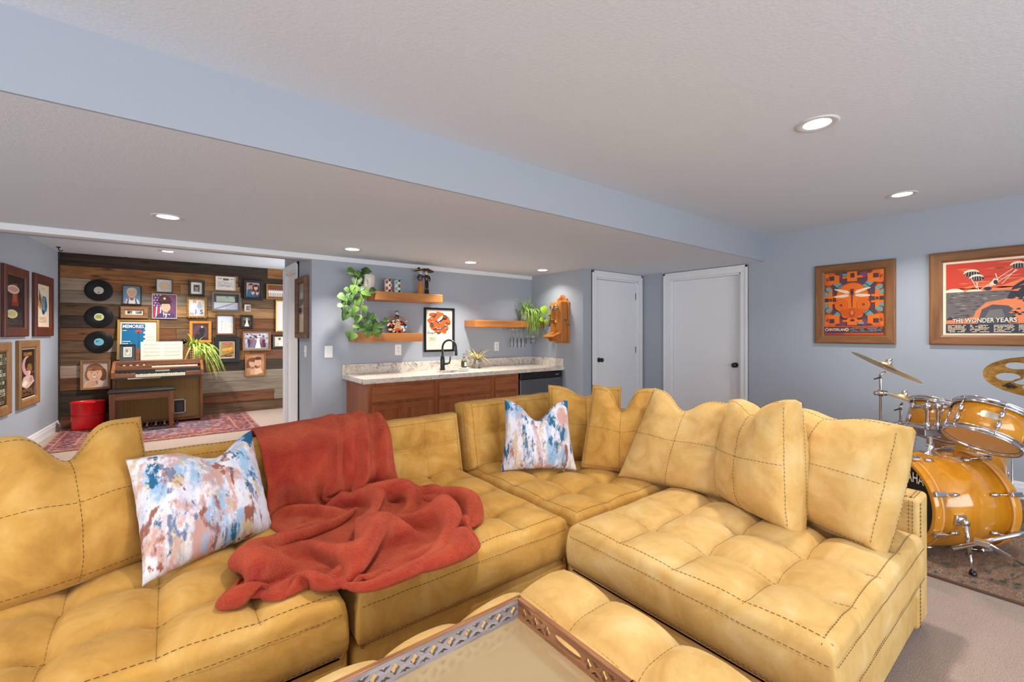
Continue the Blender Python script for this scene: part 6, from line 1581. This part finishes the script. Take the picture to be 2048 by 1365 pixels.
# ================================================================== posters on the right wall
PO = wood('poster_oak', (134, 88, 48), (102, 64, 32), (152, 106, 64), axis=0, scale=3.2, rough=.45); POv = wood('poster_oak_upright', (134, 88, 48), (102, 64, 32), (152, 106, 64), axis=2, scale=3.2, rough=.45)
def right_pic(label, u0, u1, vt, vb, fw, make, um, **kw):
    X = XR-.028; a, b = on_x(u0, vt, X), on_x(u1, vt, X); zt, zb = on_x(um, vt, X).z, on_x(um, vb, X).z
    return picture('framed_poster', label, frame_M((XR, (a.y+b.y)/2, (zt+zb)/2), (0, -1, 0), (0, 0, 1)), a.y-b.y, zt-zb, fw, .03, (PO, POv), make, cat='poster', **kw)
def dragonfly(w_, h_):
    O, O2, Dk, Tl, Cr, Rd = (222, 110, 30), (196, 84, 26), (76, 52, 56), (98, 150, 152), (226, 200, 170), (150, 66, 44)
    p = Print(w_, h_, Dk, .3)
    A = lambda y: .135+y*.865          # artwork above the title strip
    p.r(0, A(0), 1, 1, (92, 62, 74))
    for sx in (-1, 1):
        for sy in (-1, 1):
            X = lambda x: .5+sx*(x-.5); Y = lambda y: A(.5+sy*(y-.5))
            for rr, c in ((.15, O2), (.125, O), (.10, O2), (.08, O), (.06, Rd)): p.e(X(.93), Y(.9), rr, rr*.8, c, 16)
            p.P([(X(.6), Y(.66)), (X(.68), Y(.6)), (X(.92), Y(.84)), (X(.84), Y(.9))], Dk); p.P([(X(.62), Y(.7)), (X(.7), Y(.64)), (X(.86), Y(.8)), (X(.78), Y(.86))], Tl); p.P([(X(.69), Y(.77)), (X(.77), Y(.71)), (X(.78), Y(.72)), (X(.70), Y(.78))], Dk)
            p.e(X(.93), Y(.70), .06, .05, O2, 10); p.e(X(.93), Y(.70), .04, .034, O, 10); p.e(X(.68), Y(.93), .07, .05, (120, 66, 90), 10)
            p.P([(X(.74), Y(.95)), (X(.93), Y(.95)), (X(.93), Y(.79)), (X(.74), Y(.79))], O); p.P([(X(.83), Y(.94)), (X(.92), Y(.94)), (X(.92), Y(.86)), (X(.83), Y(.86))], Dk)
            p.P([(X(.94), Y(.98)), (X(1), Y(.98)), (X(1), Y(.91)), (X(.94), Y(.91))], O)
            p.P([(X(.9), Y(.62)), (X(1), Y(.66)), (X(1), Y(.58)), (X(.92), Y(.56))], Tl)
    for s in (-1, 1):
        X = lambda x: .5+s*(x-.5)
        p.P([(X(.86), A(.32)), (X(.93), A(.32)), (X(.93), A(.68)), (X(.86), A(.68))], O); p.P([(X(.80), A(.42)), (X(1), A(.42)), (X(1), A(.46)), (X(.80), A(.46))], O); p.P([(X(.80), A(.53)), (X(1), A(.53)), (X(1), A(.57)), (X(.80), A(.57))], O)
        p.P([(X(.87), A(.47)), (X(.92), A(.47)), (X(.92), A(.52)), (X(.87), A(.52))], Dk); p.P([(X(.94), A(.47)), (X(1), A(.47)), (X(1), A(.52)), (X(.94), A(.52))], Dk); p.P([(X(.86), A(.70)), (X(.98), A(.74)), (X(.98), A(.68)), (X(.88), A(.64))], Tl); p.P([(X(.86), A(.30)), (X(.98), A(.26)), (X(.98), A(.32)), (X(.88), A(.36))], Tl)
    for y0, y1 in ((.82, 1.0), (.02, .16)):
        p.r(.40, A(y0), .57, A(y1), O); p.r(.32, A(y0+.06), .66, A(y0+.10), O); p.r(.455, A(y0+.07), .525, A(y1-.03), Dk); p.r(.32, A(y0+.11), .4, A(y0+.15), Tl) if y0 > .5 else p.r(.58, A(y0+.02), .68, A(y0+.06), Tl)
    p.e(.485, A(.52), .285, .245, O2, 30); p.e(.485, A(.52), .268, .23, O, 30)
    for i in range(14): a = R(20+10*i); p.line(.485+.1*math.cos(a), A(.55)+.1*math.sin(a), .485+.25*math.cos(a), A(.55)+.21*math.sin(a), .0025, O2); p.k -= 1
    p.k += 1
    for s in (-1, 1):
        for rr, c in ((.12, O2), (.1, O), (.078, O2), (.058, O), (.034, Rd)): p.e(.485+s*.19, A(.39), rr, rr*.82, c, 18)
        for rr, c in ((.085, Rd), (.068, O), (.048, O2), (.03, O)): p.e(.485+s*.11, A(.22), rr, rr*.8, c, 16)
        p.P([(.485+s*.0, A(.34)), (.485+s*.24, A(.3)), (.485+s*.16, A(.2)), (.485, A(.14))], O2)
    p.e(.485, A(.24), .05, .06, Rd, 12); p.e(.485, A(.25), .03, .04, O, 10)
    for s in (-1, 1):
        p.P([(.485+s*.02, A(.60)), (.485+s*.10, A(.60)), (.485+s*.22, A(.645)), (.485+s*.31, A(.685)), (.485+s*.30, A(.70)), (.485+s*.2, A(.685)), (.485+s*.08, A(.655))], Cr)
        p.P([(.485+s*.03, A(.575)), (.485+s*.12, A(.59)), (.485+s*.25, A(.575)), (.485+s*.31, A(.56)), (.485+s*.29, A(.535)), (.485+s*.15, A(.53)), (.485+s*.05, A(.55))], Cr)
    p.P([(.473, A(.60)), (.497, A(.60)), (.492, A(.36)), (.485, A(.34)), (.478, A(.36))], (110, 44, 34)); p.e(.485, A(.63), .028, .03, (90, 36, 32)); p.e(.485, A(.665), .035, .018, (120, 50, 40))
    for s in (-1, 1): p.line(.485, A(.60), .485+s*.06, A(.56), .004, (60, 34, 34)); p.line(.485, A(.59), .485+s*.06, A(.62), .004, (60, 34, 34))
    p.r(0, .125, 1, .14, (196, 84, 56)); p.r(0, .04, 1, .125, Dk); p.r(0, 0, 1, .035, (190, 76, 44)); p.r(0, 0, .35, .035, (150, 60, 66))
    p.e(.042, .083, .032, .027, (236, 216, 196), 18); p.e(.044, .083, .024, .020, Dk, 16); p.r(.05, .070, .08, .096, Dk); p.e(.40, .083, .032, .027, (236, 216, 196), 18); p.e(.40, .083, .025, .021, Dk, 16); p.t('HINTERLAND', .235, .083, .042, (236, 216, 196), .35)
    p.scribble(.45, .048, .98, .12, 5, (116, 158, 160), 2, .4); p.scribble(.45, .102, .98, .12, 1, (206, 96, 60), 8, .5)
    return p
def island(w_, h_):
    Sky, Or, Nv, Cr, Gr = (206, 62, 40), (232, 126, 70), (38, 40, 52), (240, 222, 196), (104, 96, 94)
    p = Print(w_, h_, Cr, .3); q = random.Random(14)
    L_, B_ = .016, .015; X0, X1, Y0, Y1 = .022, .978, .025, .97
    p.r(X0, .5, X1, Y1, Sky)
    for i in range(34):
        y = q.uniform(.6, .95); x = q.uniform(X0, .85); ln = q.uniform(.06, .2); p.P([(x, y), (x+ln*.3, y+.008), (x+ln, y+.002), (x+ln*.6, y-.007)], Or if q.random() < .8 else (150, 42, 34)); p.k -= 1
    p.k += 1
    p.P([(X0, .58), (.2, .66), (.4, .64), (.62, .78), (X1, .86), (X1, .55), (X0, .55)], Or)
    for i in range(12): x = q.uniform(X0, .5); p.P([(x, .62+q.uniform(-.02, .03)), (x+.08, .63), (x+.15, .62), (x+.07, .612)], Sky); p.k -= 1
    p.k += 1
    p.e(.08, .575, .07, .055, Cr, 20, 0, 180); p.e(.22, .575, .06, .03, Cr, 20, 0, 180)
    p.r(X0, .14, X1, .58, Gr)
    for i in range(110):
        y = q.uniform(.2, .57); x = q.uniform(X0, .52); ln = q.uniform(.02, .07); p.P([(x, y), (x+ln*.5, y+.007), (x+ln, y), (x+ln*.5, y-.005)], q.choice([(66, 62, 66), (150, 140, 132), (56, 52, 58)])); p.k -= 1
    p.k += 1
    p.P([(X0, .15), (X0, .2), (.14, .215), (.25, .26), (.34, .22), (.4, .15)], Or); p.P([(X0, .20), (.05, .245), (.09, .225), (.12, .208)], Nv)
    p.P([(.20, .14), (.23, .32), (.30, .43), (.40, .46), (.48, .5), (.56, .48), (.62, .36), (.66, .14)], (232, 128, 76)); p.P([(.24, .15), (.27, .34), (.34, .40), (.44, .38), (.5, .3), (.44, .15)], (78, 74, 80)); p.P([(.28, .2), (.32, .33), (.40, .34), (.42, .24)], (112, 106, 104))
    p.P([(.43, .47), (.47, .62), (.5, .66), (.56, .72), (.63, .78), (.7, .80), (.8, .84), (.97, .84), (.97, .14), (.60, .14), (.62, .34), (.56, .44)], Nv)
    for i in range(60): x, y = q.uniform(.44, .62), q.uniform(.16, .5); p.P([(x, y), (x+.025, y+.012), (x+.035, y-.006), (x+.015, y-.012)], q.choice([Or, (226, 140, 86), Nv])); p.k -= 1
    p.k += 1
    p.P([(.62, .4), (.64, .5), (.70, .56), (.75, .52), (.74, .40), (.68, .36)], Or); p.P([(.66, .44), (.70, .47), (.73, .44), (.70, .42)], Nv); p.P([(.5, .62), (.6, .70), (.66, .71), (.58, .66)], Or); p.P([(.45, .57), (.52, .6), (.5, .56)], Or)
    for cx_, cy_, r_ in ((.20, .82, .055), (.235, .755, .05), (.50, .885, .05)):
        p.e(cx_, cy_, r_, r_*1.05, Cr, 18, 0, 180); p.e(cx_+.005, cy_-.005, r_*.95, r_*.62, Nv, 16)
        for k in range(-2, 3): p.line(cx_+k*r_*.3, cy_+r_*.5, cx_+k*r_*.36, cy_-.03, .002, Cr); p.k -= 1
        p.k += 1
    for x0, y0, x1, y1 in ((.2, .76, .235, .62), (.245, .71, .235, .62), (.23, .71, .25, .60), (.49, .84, .40, .66), (.47, .85, .26, .6), (.5, .83, .33, .64)): p.line(x0, y0, x1, y1, .004, Cr)
    p.P([(.32, .66), (.35, .74), (.38, .72), (.36, .65)], Cr); p.e(.36, .69, .015, .03, Nv, 8); p.e(.31, .61, .025, .025, Nv, 10); p.P([(.29, .63), (.33, .64), (.33, .66)], Cr); p.line(.36, .8, .37, .74, .006, Cr)
    p.r(X0, Y0, X1, .15, Nv)
    for c_ in range(6): p.scribble(.035+.157*c_, .035, .165+.157*c_, .138, 6, Cr, 4+c_, .45)
    for dx, dy, c in ((.004, -.004, Nv), (0, 0, (244, 232, 212))):
        p.t('THE', .108+dx, .192+dy, .052, c, .075); p.t('WONDER', .255+dx, .195+dy, .06, c, .195); p.t('YEARS', .428+dx, .197+dy, .06, c, .135)
    return p
right_pic('oak framed orange dragonfly concert poster left of the larger poster', 1629.3, 1791, 525, 688, .088, dragonfly, 1710)
right_pic('large oak framed red sky poster lettered THE WONDER YEARS, cut by the frame edge', 1858, 2260, 498.6, 691.5, .088, island, 1953)

# ================================================================== drum kit
M_drum = wood('amber_drum_lacquer', (204, 136, 32), (178, 108, 18), (214, 152, 50), axis=0, scale=1.6, rough=.14, bump=.0); M_drum.node_tree.nodes['Principled BSDF'].inputs['Coat Weight'].default_value = .6
M_head = pmat('drum_head_clear', (228, 186, 124), .3); M_hoopw = pmat('hoop_wood', (206, 150, 92), .3)
# second rug
RM2 = [pmat('rug_distressed', (150, 136, 120), .95, 0, .1)]
t = NT(RM2[0]); v = t.coord(); n1 = t.noise(t.coord((1, 3, 1)), 7, 6, .75, .4); n2 = t.noise(v, 90, 3, .7); n3 = t.noise(t.coord((1, 7, 1)), 70, 2, .6)
c = t.ramp(n1, [(.38, (38, 42, 41)), (.46, (142, 124, 104)), (.52, (146, 72, 44)), (.57, (168, 150, 128)), (.64, (52, 54, 52))]); k = t.ramp(n2, [(.45, (0, 0, 0)), (.55, (255, 255, 255))]); c = t.mix(t.math('MULTIPLY', k, .55), c, (62, 50, 44)); c = t.mix(t.math('MULTIPLY', n3, .3), c, (186, 174, 156)); t.color(c); t.bump(n3, .6, .006)
RM2 += [RM2[0], pmat('rug_edge_brown', (92, 66, 52), .9)]
rug('area_rug', 'distressed rust and grey rug under the drum kit', 3.27, 5.30, -1.5, 1.75, RM2, [(.02, 2)], med=False, z=.010)

def lug(parent, p, out, ax, m=None, s=1.0):
    b = MB(); o = Vector(out); a = Vector(ax); p = Vector(p)
    b.lathe([(0, -.026*s), (.006*s, -.025*s), (.011*s, -.016*s), (.013*s, 0), (.011*s, .016*s), (.006*s, .025*s), (0, .026*s)], p+o*.008*s, ax, 12)
    b.cyl(p, p+o*.010*s, .006*s, n=8)
    return b.build('lug', M_chrome, parent)
def drum(name, label, C0, axis, rad, depth, nlug, hoop='chrome', low_head=True, ph=.3, group=None, badge=False):
    """cylinder from C0 (bottom head) along axis"""
    ax = Vector(axis).normalized(); a = (Vector((0, 0, 1))-ax*ax.z) if abs(ax.z) < .9 else (FWD*-1-ax*ax.dot(FWD*-1)); a.normalize(); b_ = ax.cross(a)
    M = Matrix(((a.x, b_.x, ax.x, C0[0]), (a.y, b_.y, ax.y, C0[1]), (a.z, b_.z, ax.z, C0[2]), (0, 0, 0, 1)))
    t = thing(name, label, 'drum', M=M, group=group)
    m = MB(); m.lathe([(rad-.006, .004), (rad, .006), (rad, depth-.006), (rad-.006, depth-.004)], n=56); m.build('shell', M_drum, t)
    m = MB(); m.lathe([(0, .002), (rad-.004, .002)], n=48); m.build('bottom_head', M_head if hoop == 'chrome' else M_black, t)
    m = MB(); m.lathe([(0, depth-.002), (rad-.004, depth-.002)], n=48); m.build('top_head', pmat('drum_head_white', (226, 220, 206), .5), t)
    for z, s in ((0, -1), (depth, 1)):
        m = MB()
        if hoop == 'chrome': m.lathe([(rad+.004, z-s*.018), (rad+.013, z-s*.018), (rad+.013, z-s*.012), (rad+.008, z-s*.010), (rad+.008, z+s*.012), (rad+.012, z+s*.014), (rad+.010, z+s*.017), (rad-.004, z+s*.012), (rad-.004, z)], n=56); m.build('hoop', M_chrome, t)
        else:
            m.lathe([(rad-.014, z+s*.012), (rad+.006, z+s*.014), (rad+.009, z+s*.008), (rad+.009, z-s*.034), (rad+.007, z-s*.038), (rad-.001, z-s*.038)], n=64); m.build('hoop', M_drum, t)
            m = MB(); m.lathe([(rad+.0092, z-s*.038), (rad+.0102, z-s*.033), (rad+.0092, z-s*.028)], n=64); m.build('hoop_inlay', M_hoopw, t)
    for i in range(nlug):
        an = ph+2*math.pi*i/nlug; o = Vector((math.cos(an), math.sin(an), 0))
        for z, s in ((.058, -1), (depth-.058, 1)) if depth > .17 else ((depth*.3, -1), (depth*.7, 1)):
            lug(t, o*rad+Vector((0, 0, z)), o, (0, 0, 1))
            m = MB(); m.tube([o*(rad+.010)+Vector((0, 0, z+s*.02)), o*(rad+.011)+Vector((0, 0, (0 if s < 0 else depth)+s*.01))], .003, 6); m.build('tension_rod', M_chrome, t)
    return t, M
# bass drum: axis to the right, logo head to the left
T0, L0 = 2.75, 2.38; RB = .274
bc = FWD*T0+RGT*L0; bc.z = .305
bass, MBs = drum('bass_drum', 'big amber lacquered bass drum lying on the rug with a black logo head', bc, RGT, RB, .46, 8, hoop='wood', ph=.39)
for c in list(bass.children):      # bass lugs become claw clamps over the hoops
    if c.name.startswith(('lug', 'tension_rod')): bpy.data.objects.remove(c)
for i in range(8):
    an = .39+2*math.pi*i/8; o = Vector((math.cos(an), math.sin(an), 0)); sd = Vector((-o.y, o.x, 0))
    for z, s in ((0, 1), (.46, -1)):
        m = MB(); p = o*(RB+.012)
        m.box((-.014, -.010, -.030), (.014, .012, .032), M=frame_M(p+Vector((0, 0, z+s*.016))+o*.012, sd, (0, 0, 1)), ch=.005); m.build('claw', M_chrome, bass)
        m = MB(); m.tube([p+o*.012+Vector((0, 0, z+s*.03)), p+o*.006+Vector((0, 0, z+s*.10))], .0032, 6); m.build('tension_rod', M_chrome, bass)
        m = MB(); m.lathe([(0, -.026), (.008, -.022), (.012, 0), (.008, .022), (0, .026)], p+o*-.004+Vector((0, 0, z+s*.115)), (0, 0, 1), 12); m.build('lug', M_chrome, bass)
m = MB(); vs, fs, tw = text_mesh('YAMAHA')
kx = .22/tw
sg = 1 if RGT.cross(UP).dot(MBs.col[1].xyz) > 0 else -1      # the reader's right along local y
m.add([(.165+v.y*.058, sg*(v.x*kx+.087), -.0012) for v in vs], fs)
m.build('lettering', pmat('logo_white', (232, 226, 216), .5), bass, fix=False)
m = MB(); m.box((-.02, -.03, -.012), (.02, .03, .012), M=frame_M((RB-.004, 0, .20), (0, 1, 0), (1, 0, 0))); m.lathe([(.05, 0), (.046, .008), (.026, .02), (.022, .05), (.02, .07), (0, .07)], (RB-.006, .0, .217), (1, 0, 0), 20); m.build('tom_mount_base', M_chrome, bass)
# spurs
for s in (-1, 1):
    zz = .125; an = math.pi*.5*s*1.06
    o = Vector((math.cos(an), math.sin(an), 0)); p = o*RB+Vector((0, 0, zz))
    m = MB(); m.box((-.03, -.03, -.006), (.03, .03, .016), M=frame_M(p, (0, 0, 1), o), ch=.005); m.lathe([(0, 0), (.02, 0), (.02, .03), (.014, .04), (0, .04)], p+o*.01, o, 14); m.build('spur_bracket', M_chrome, bass)
    Mi = MBs.inverted(); wp_ = MBs @ (p+o*.035); ft = Vector((wp_.x, wp_.y, 0))+(MBs.to_3x3() @ o)*.04; ft.z = .014
    m = MB(); q1 = Mi @ ft; m.tube([p+o*.035, (p+o*.035).lerp(q1, .62)], .011, 10); m.build('spur_tube', M_chrome, bass)
    m = MB(); m.tube([(p+o*.035).lerp(q1, .55), q1], .007, 8); m.build('spur_leg', M_chrome, bass)
    m = MB(); m.lathe([(0, -.02), (.014, -.02), (.017, 0), (.012, .02), (0, .02)], q1, Mi.to_3x3() @ Vector((0, 0, 1)), 12); m.build('rubber_foot', M_black, bass)
# tom holder on the bass drum
hb = bc+RGT*.25+Vector((0, 0, RB-.305+.305)); hb = bc+RGT*.217; hz = bc.z+RB
th_ = thing('tom_holder', 'chrome double tom holder post standing on the bass drum', 'drum hardware', (hb.x, hb.y, hz+.055))
zc = H-200*2.75/FPX-(hz+.055)
m = MB(); m.cyl((0, 0, 0), (0, 0, zc), .0155, n=16); m.build('post', M_chrome, th_)
m = MB(); Mx = frame_M((0, 0, zc), RGT, (0, 0, 1)); m.box((-.055, -.028, -.022), (.075, .028, .022), M=Mx, ch=.006); m.build('clamp', M_steel, th_)
for x, nm in ((-.012, 'left'), (.055, 'right')):
    p = RGT*x; m = MB(); m.cyl(p+Vector((0, 0, zc-.03)), p+Vector((0, 0, zc+.15)), .0125, n=14); m.build('arm', M_chrome, th_)
    m = MB(); m.lathe([(0, 0), (.018, 0), (.02, .012), (.018, .03), (0, .032)], p+Vector((0, 0, zc+.03)), n=14); m.build('memory_lock', M_chrome, th_); m = MB(); m.lathe([(0, -.016), (.02, -.014), (.02, .014), (0, .016)], p+Vector((0, 0, zc+.155)), FWD, 14); m.build('tilt_gear', M_chrome, th_)
    m = MB(); m.ball(p+Vector((0, 0, zc+.165)), .024, 14); m.build('ball_joint', M_chrome, th_)
    m = MB(); m.cyl(p+Vector((0, 0, zc+.17)), p+Vector((0, 0, zc+.20)), .004, n=8); m.lathe([(0, .0), (.026, .002), (.028, .006), (0, .01)], p+Vector((0, 0, zc+.20)), n=14, sx=.4); m.build('wing_nut', M_chrome, th_)
    m = MB(); d = (FWD*1 if nm == 'left' else RGT*1-FWD*.35).normalized(); m.tube([p+Vector((0, 0, zc+.165)), p+d*.085+Vector((0, 0, zc+.145))], .013, 10); m.build('l_rod', M_chrome, th_)
# toms
def tom(label, u, v, tt, rad, dep, tilt, back, ph):
    ax = (RGT*math.sin(R(tilt))+UP*math.cos(R(tilt))+FWD*back).normalized(); c = at_t(u, v, tt)
    t_, M = drum('tom_drum', label, c-ax*dep/2, ax, rad, dep, 6, ph=ph, group='rack toms of the drum kit'); Mi = M.inverted()
    return t_, M
tm1, M1 = tom('amber rack tom behind the tom holder, left of the two', 1872, 840, 3.04, .15, .20, 22, .12, .35)
tm2, M2 = tom('amber rack tom with a silver badge, tilted towards the wall', 1972, 853, 2.58, .160, .18, 31, .16, .72)
# badge facing the viewer
loc = M2.inverted() @ Vector((0, 0, H)); an = math.atan2(loc.y, loc.x)-.02
for k in (0,):
    m = MB(); rr = .1615; rows = []
    for i in range(9):
        aa = an-.22+.44*i/8; e = .012 if i in (0, 8) else .02; rows.append([(rr*math.cos(aa), rr*math.sin(aa), .10-e), (rr*math.cos(aa), rr*math.sin(aa), .10+e)])
    m.grid(rows); m.build('badge', pmat('badge_silver', (214, 206, 190), .3, .7), tm2, fix=False)
# floor tom
fc_ = FWD*3.30+RGT*3.40
ft_, MF = drum('floor_tom', 'amber floor tom standing behind the bass drum by the wall', (fc_.x, fc_.y, .245), (0, 0, 1), .203, .40, 8)
for i in range(3):
    an = .9+2.094*i; o = Vector((math.cos(an), math.sin(an), 0)); m = MB(); p = o*.225; m.tube([p+Vector((0, 0, .26)), p+Vector((0, 0, -.16)), p+o*.03+Vector((0, 0, -.20)), p+o*.03+Vector((0, 0, -.22))], .006, 8); m.build('leg', M_chrome, ft_)
    m = MB(); m.box((-.02, -.012, -.03), (.02, .022, .03), M=frame_M(o*.203+Vector((0, 0, .2)), (-o.y, o.x, 0), (0, 0, 1)), ch=.005); m.build('leg_bracket', M_chrome, ft_)
    m = MB(); m.ball(p+o*.03+Vector((0, 0, -.219)), .014, 10); m.build('rubber_foot', M_black, ft_)

# cymbals and stands
M_cym = pmat('cymbal_bronze', (226, 200, 150), .38, 1); t = NT(M_cym); tc = t.n('ShaderNodeTexCoord'); vl = t.n('ShaderNodeVectorMath', operation='LENGTH'); t.l(tc.outputs['Object'], vl.inputs[0]); t.bump(t.math('SINE', t.math('MULTIPLY', vl.outputs['Value'], 1400)), .15, .001)
M_cymg = pmat('cymbal_gold', (190, 140, 56), .32, 1); t = NT(M_cymg); n = t.noise(t.coord(), 22, 5, .7); t.color(t.ramp(n, [(.35, (134, 88, 28)), (.55, (196, 146, 60)), (.75, (214, 168, 86))]))
def stand(name, label, top, foot_xy, spread=.28, rot=0.0, boom=None):
    t = thing(name, label, 'cymbal stand', (foot_xy[0], foot_xy[1], 0)); zt = top.z
    m = MB(); m.cyl((0, 0, .10), (0, 0, zt*.62), .0135, n=14); m.build('lower_tube', M_chrome, t)
    m = MB(); m.cyl((0, 0, zt*.58), (0, 0, zt-.06), .0095, n=12); m.build('upper_tube', M_chrome, t)
    for z in (zt*.62, zt-.17):
        m = MB(); m.lathe([(0, -.02), (.02, -.02), (.022, 0), (.02, .025), (0, .025)], (0, 0, z), n=14); m.lathe([(0, 0), (.009, 0), (.009, .03), (.02, .034), (.02, .042), (0, .044)], (0, 0, z), RGT, 12); m.lathe([(0, 0), (.009, 0), (.009, .03), (.016, .034), (.016, .042), (0, .044)], (0, 0, z), -RGT, 12); m.build('clamp', M_chrome, t)
    d = top-Vector((foot_xy[0], foot_xy[1], zt-.06)); d = Vector((top.x-foot_xy[0], top.y-foot_xy[1], 0))
    m = MB(); m.tube([(0, 0, zt-.06), (0, 0, zt-.03), tuple(d+Vector((0, 0, .015)) + Vector((0, 0, zt-.02)))], [.011, .011, .006], 10); m.build('tilter', M_chrome, t)
    m = MB(); m.tube([(0, 0, zt-.05), tuple(-RGT*.05+Vector((0, 0, zt-.065)))], [.006, .004], 8); m.build('tilter_lever', M_black, t)
    for i in range(3):
        a = rot+2*math.pi*i/3; o = Vector((math.cos(a), math.sin(a), 0)); m = MB(); m.tube([o*.012+Vector((0, 0, .34)), o*spread+Vector((0, 0, .03))], .007, 8); m.tube([o*.012+Vector((0, 0, .13)), o*spread*.55+Vector((0, 0, .19))], .005, 8); m.build('leg', M_chrome, t)
        m = MB(); m.ball(o*spread+Vector((0, 0, .024)), .014, 10); m.build('rubber_foot', M_black, t)
    return t
def cymbal(label, c, nrm, rad, mat, logo=None, holes=False, nut=True):
    n_ = Vector(nrm).normalized(); xa = RGT-n_*RGT.dot(n_); M = frame_M(c, xa, n_)
    g = thing('cymbal', label, 'cymbal', M=M); m = MB()
    def hz(r):
        return (.026*(1-(r/.055)**2)+.010 if r < .055 else .010*(1-((r-.055)/(rad-.055))**1.3))
    if not holes:
        rs = [.004, .02, .035, .048, .055, .065]+[.065+(rad-.065)*i/8 for i in range(1, 9)]
        m.lathe([(r, hz(r)) for r in rs]+[(rad, -.0015)]+[(r, hz(r)-.002) for r in rs[::-1]], n=72)
    else:
        circ = lambda x, y, rx, ry, n, rot=0: [(x+rx*math.cos(a)*math.cos(rot)-ry*math.sin(a)*math.sin(rot), y+rx*math.cos(a)*math.sin(rot)+ry*math.sin(a)*math.cos(rot)) for a in [2*math.pi*i/n for i in range(n)]]
        sp_ = [circ(0, 0, rad, rad, 72)]
        for i in range(6):
            a = math.pi+math.pi/6+i*math.pi/3; sp_.append(circ(rad*.60*math.cos(a), rad*.60*math.sin(a), rad*.20, rad*.20, 24))
        for i in range(6):
            a = math.pi+i*math.pi/3; sp_.append(circ(rad*.50*math.cos(a), rad*.50*math.sin(a), rad*.14, rad*.14, 20)) if i % 3 == 0 else None
        vs, fs = curve_mesh(sp_, .0016); m.add([(p.x, p.y, p.z+.010*(1-(p.length/rad)**1.3)) for p in vs], fs)
        m.lathe([(r, hz(r)+.003) for r in (.004, .02, .035, .048, .056)], n=32)
    m.build('disc', mat, g)
    if nut: m = MB(); m.lathe([(0, .030), (.022, .030), (.024, .045), (.018, .055), (.008, .058), (.008, .075), (0, .076)], n=14); m.lathe([(0, -.012), (.015, -.012), (.015, .0), (0, .0)], n=12); m.build('wing_nut', M_chrome, g)
    if logo == 'plain':
        m = MB(); m.box((-.03, -.06, -.0035), (.0, -.10, -.0015)); m.build('stamp', M_black, g)
    if logo == 'hb':   # the maker's mark near the edge
        m = MB(); z = .0052; x0 = -rad*.90; s = rad*.12
        def bar(a, b, c_, d): m.box((x0+a*s, (b)*s, z), (x0+c_*s, (d)*s, z+.0008))
        bar(0, .32, .85, .50); bar(0, -.50, .85, -.32); bar(.45, -.5, .66, .5); bar(.85, -.6, 1.05, .6); bar(.66, -.08, 1.6, .08)
        for yy in (.32, -.32):
            pts = [(x0+(1.05+.55*math.cos(a))*s, (yy+.30*math.sin(a))*s, z+.0006) for a in [R(-90+15*i) for i in range(13)]]; m.tube(pts, .0024, 5)
            pts = [(x0+1.0*s, (yy+.3)*s, z+.0006), (x0+1.1*s, (yy+.3)*s, z+.0006)]; m.tube(pts, .0024, 5)
        m.box((x0-.05*s, -1.0*s, z-.0006), (x0+1.5*s, -.9*s, z+.0004)); m.build('stamp', M_black, g)
    return g
c1 = at_t(1771, 734.5, 3.30); f1 = at_t(1761, 800, 3.33)
stand('cymbal_stand', 'tall chrome cymbal stand behind the rightmost pillow', c1-UP*.03, (f1.x, f1.y), spread=.24, rot=.4)
cymbal('bronze crash cymbal tilted down to the right, left end of the drum kit', c1, UP*.88+RGT*.438-FWD*.20, .229, M_cym, 'plain')
c2 = at_t(1805, 797, 3.45); f2 = at_t(1801, 830, 3.45)
stand('hi_hat_stand', 'chrome hi hat stand left of the rack toms', c2-UP*.03, (f2.x, f2.y), rot=1.0)
cymbal('thin bronze hi hat cymbal low behind the first cymbal stand', c2, UP*.95+RGT*.26-FWD*.16, .19, M_cym)
c3 = at_t(2090, 754, 2.3)
cymbal('gold effects cymbal pierced with round holes at the right edge', c3, UP*.88-FWD*.30-RGT*.30, .222, M_cymg, 'hb', True)
f3 = c3+RGT*.34-FWD*.12
stand('cymbal_stand', 'chrome cymbal stand under the pierced gold cymbal, right of the picture', c3-UP*.03, (f3.x, f3.y), rot=2.2)
# pedal board struts in front of the bass drum
pd = thing('tripod_stand', 'chrome braced stand legs low in front of the bass drum', 'drum hardware', (0, 0, 0))
a, b_ = on_z(1955, 1090, .06), on_z(2120, 1050, .10)
m = MB(); m.tube([at_t(1905, 1098, 2.40), at_t(2062, 1064, 2.26)], .012, 8); m.build('rail', M_chrome, pd)
m = MB(); m.tube([at_t(1972, 1085, 2.33), on_z(2062, 1140, .02)], .008, 8); m.build('strut', M_chrome, pd)
m = MB(); m.box((-.02, -.03, -.015), (.02, .03, .015), M=Matrix.Translation(at_t(1964, 1086, 2.33)), ch=.004); m.build('hinge_block', M_chrome, pd)
m = MB(); m.ball(on_z(2062, 1140, .022), .012, 8); m.build('rubber_foot', M_black, pd)
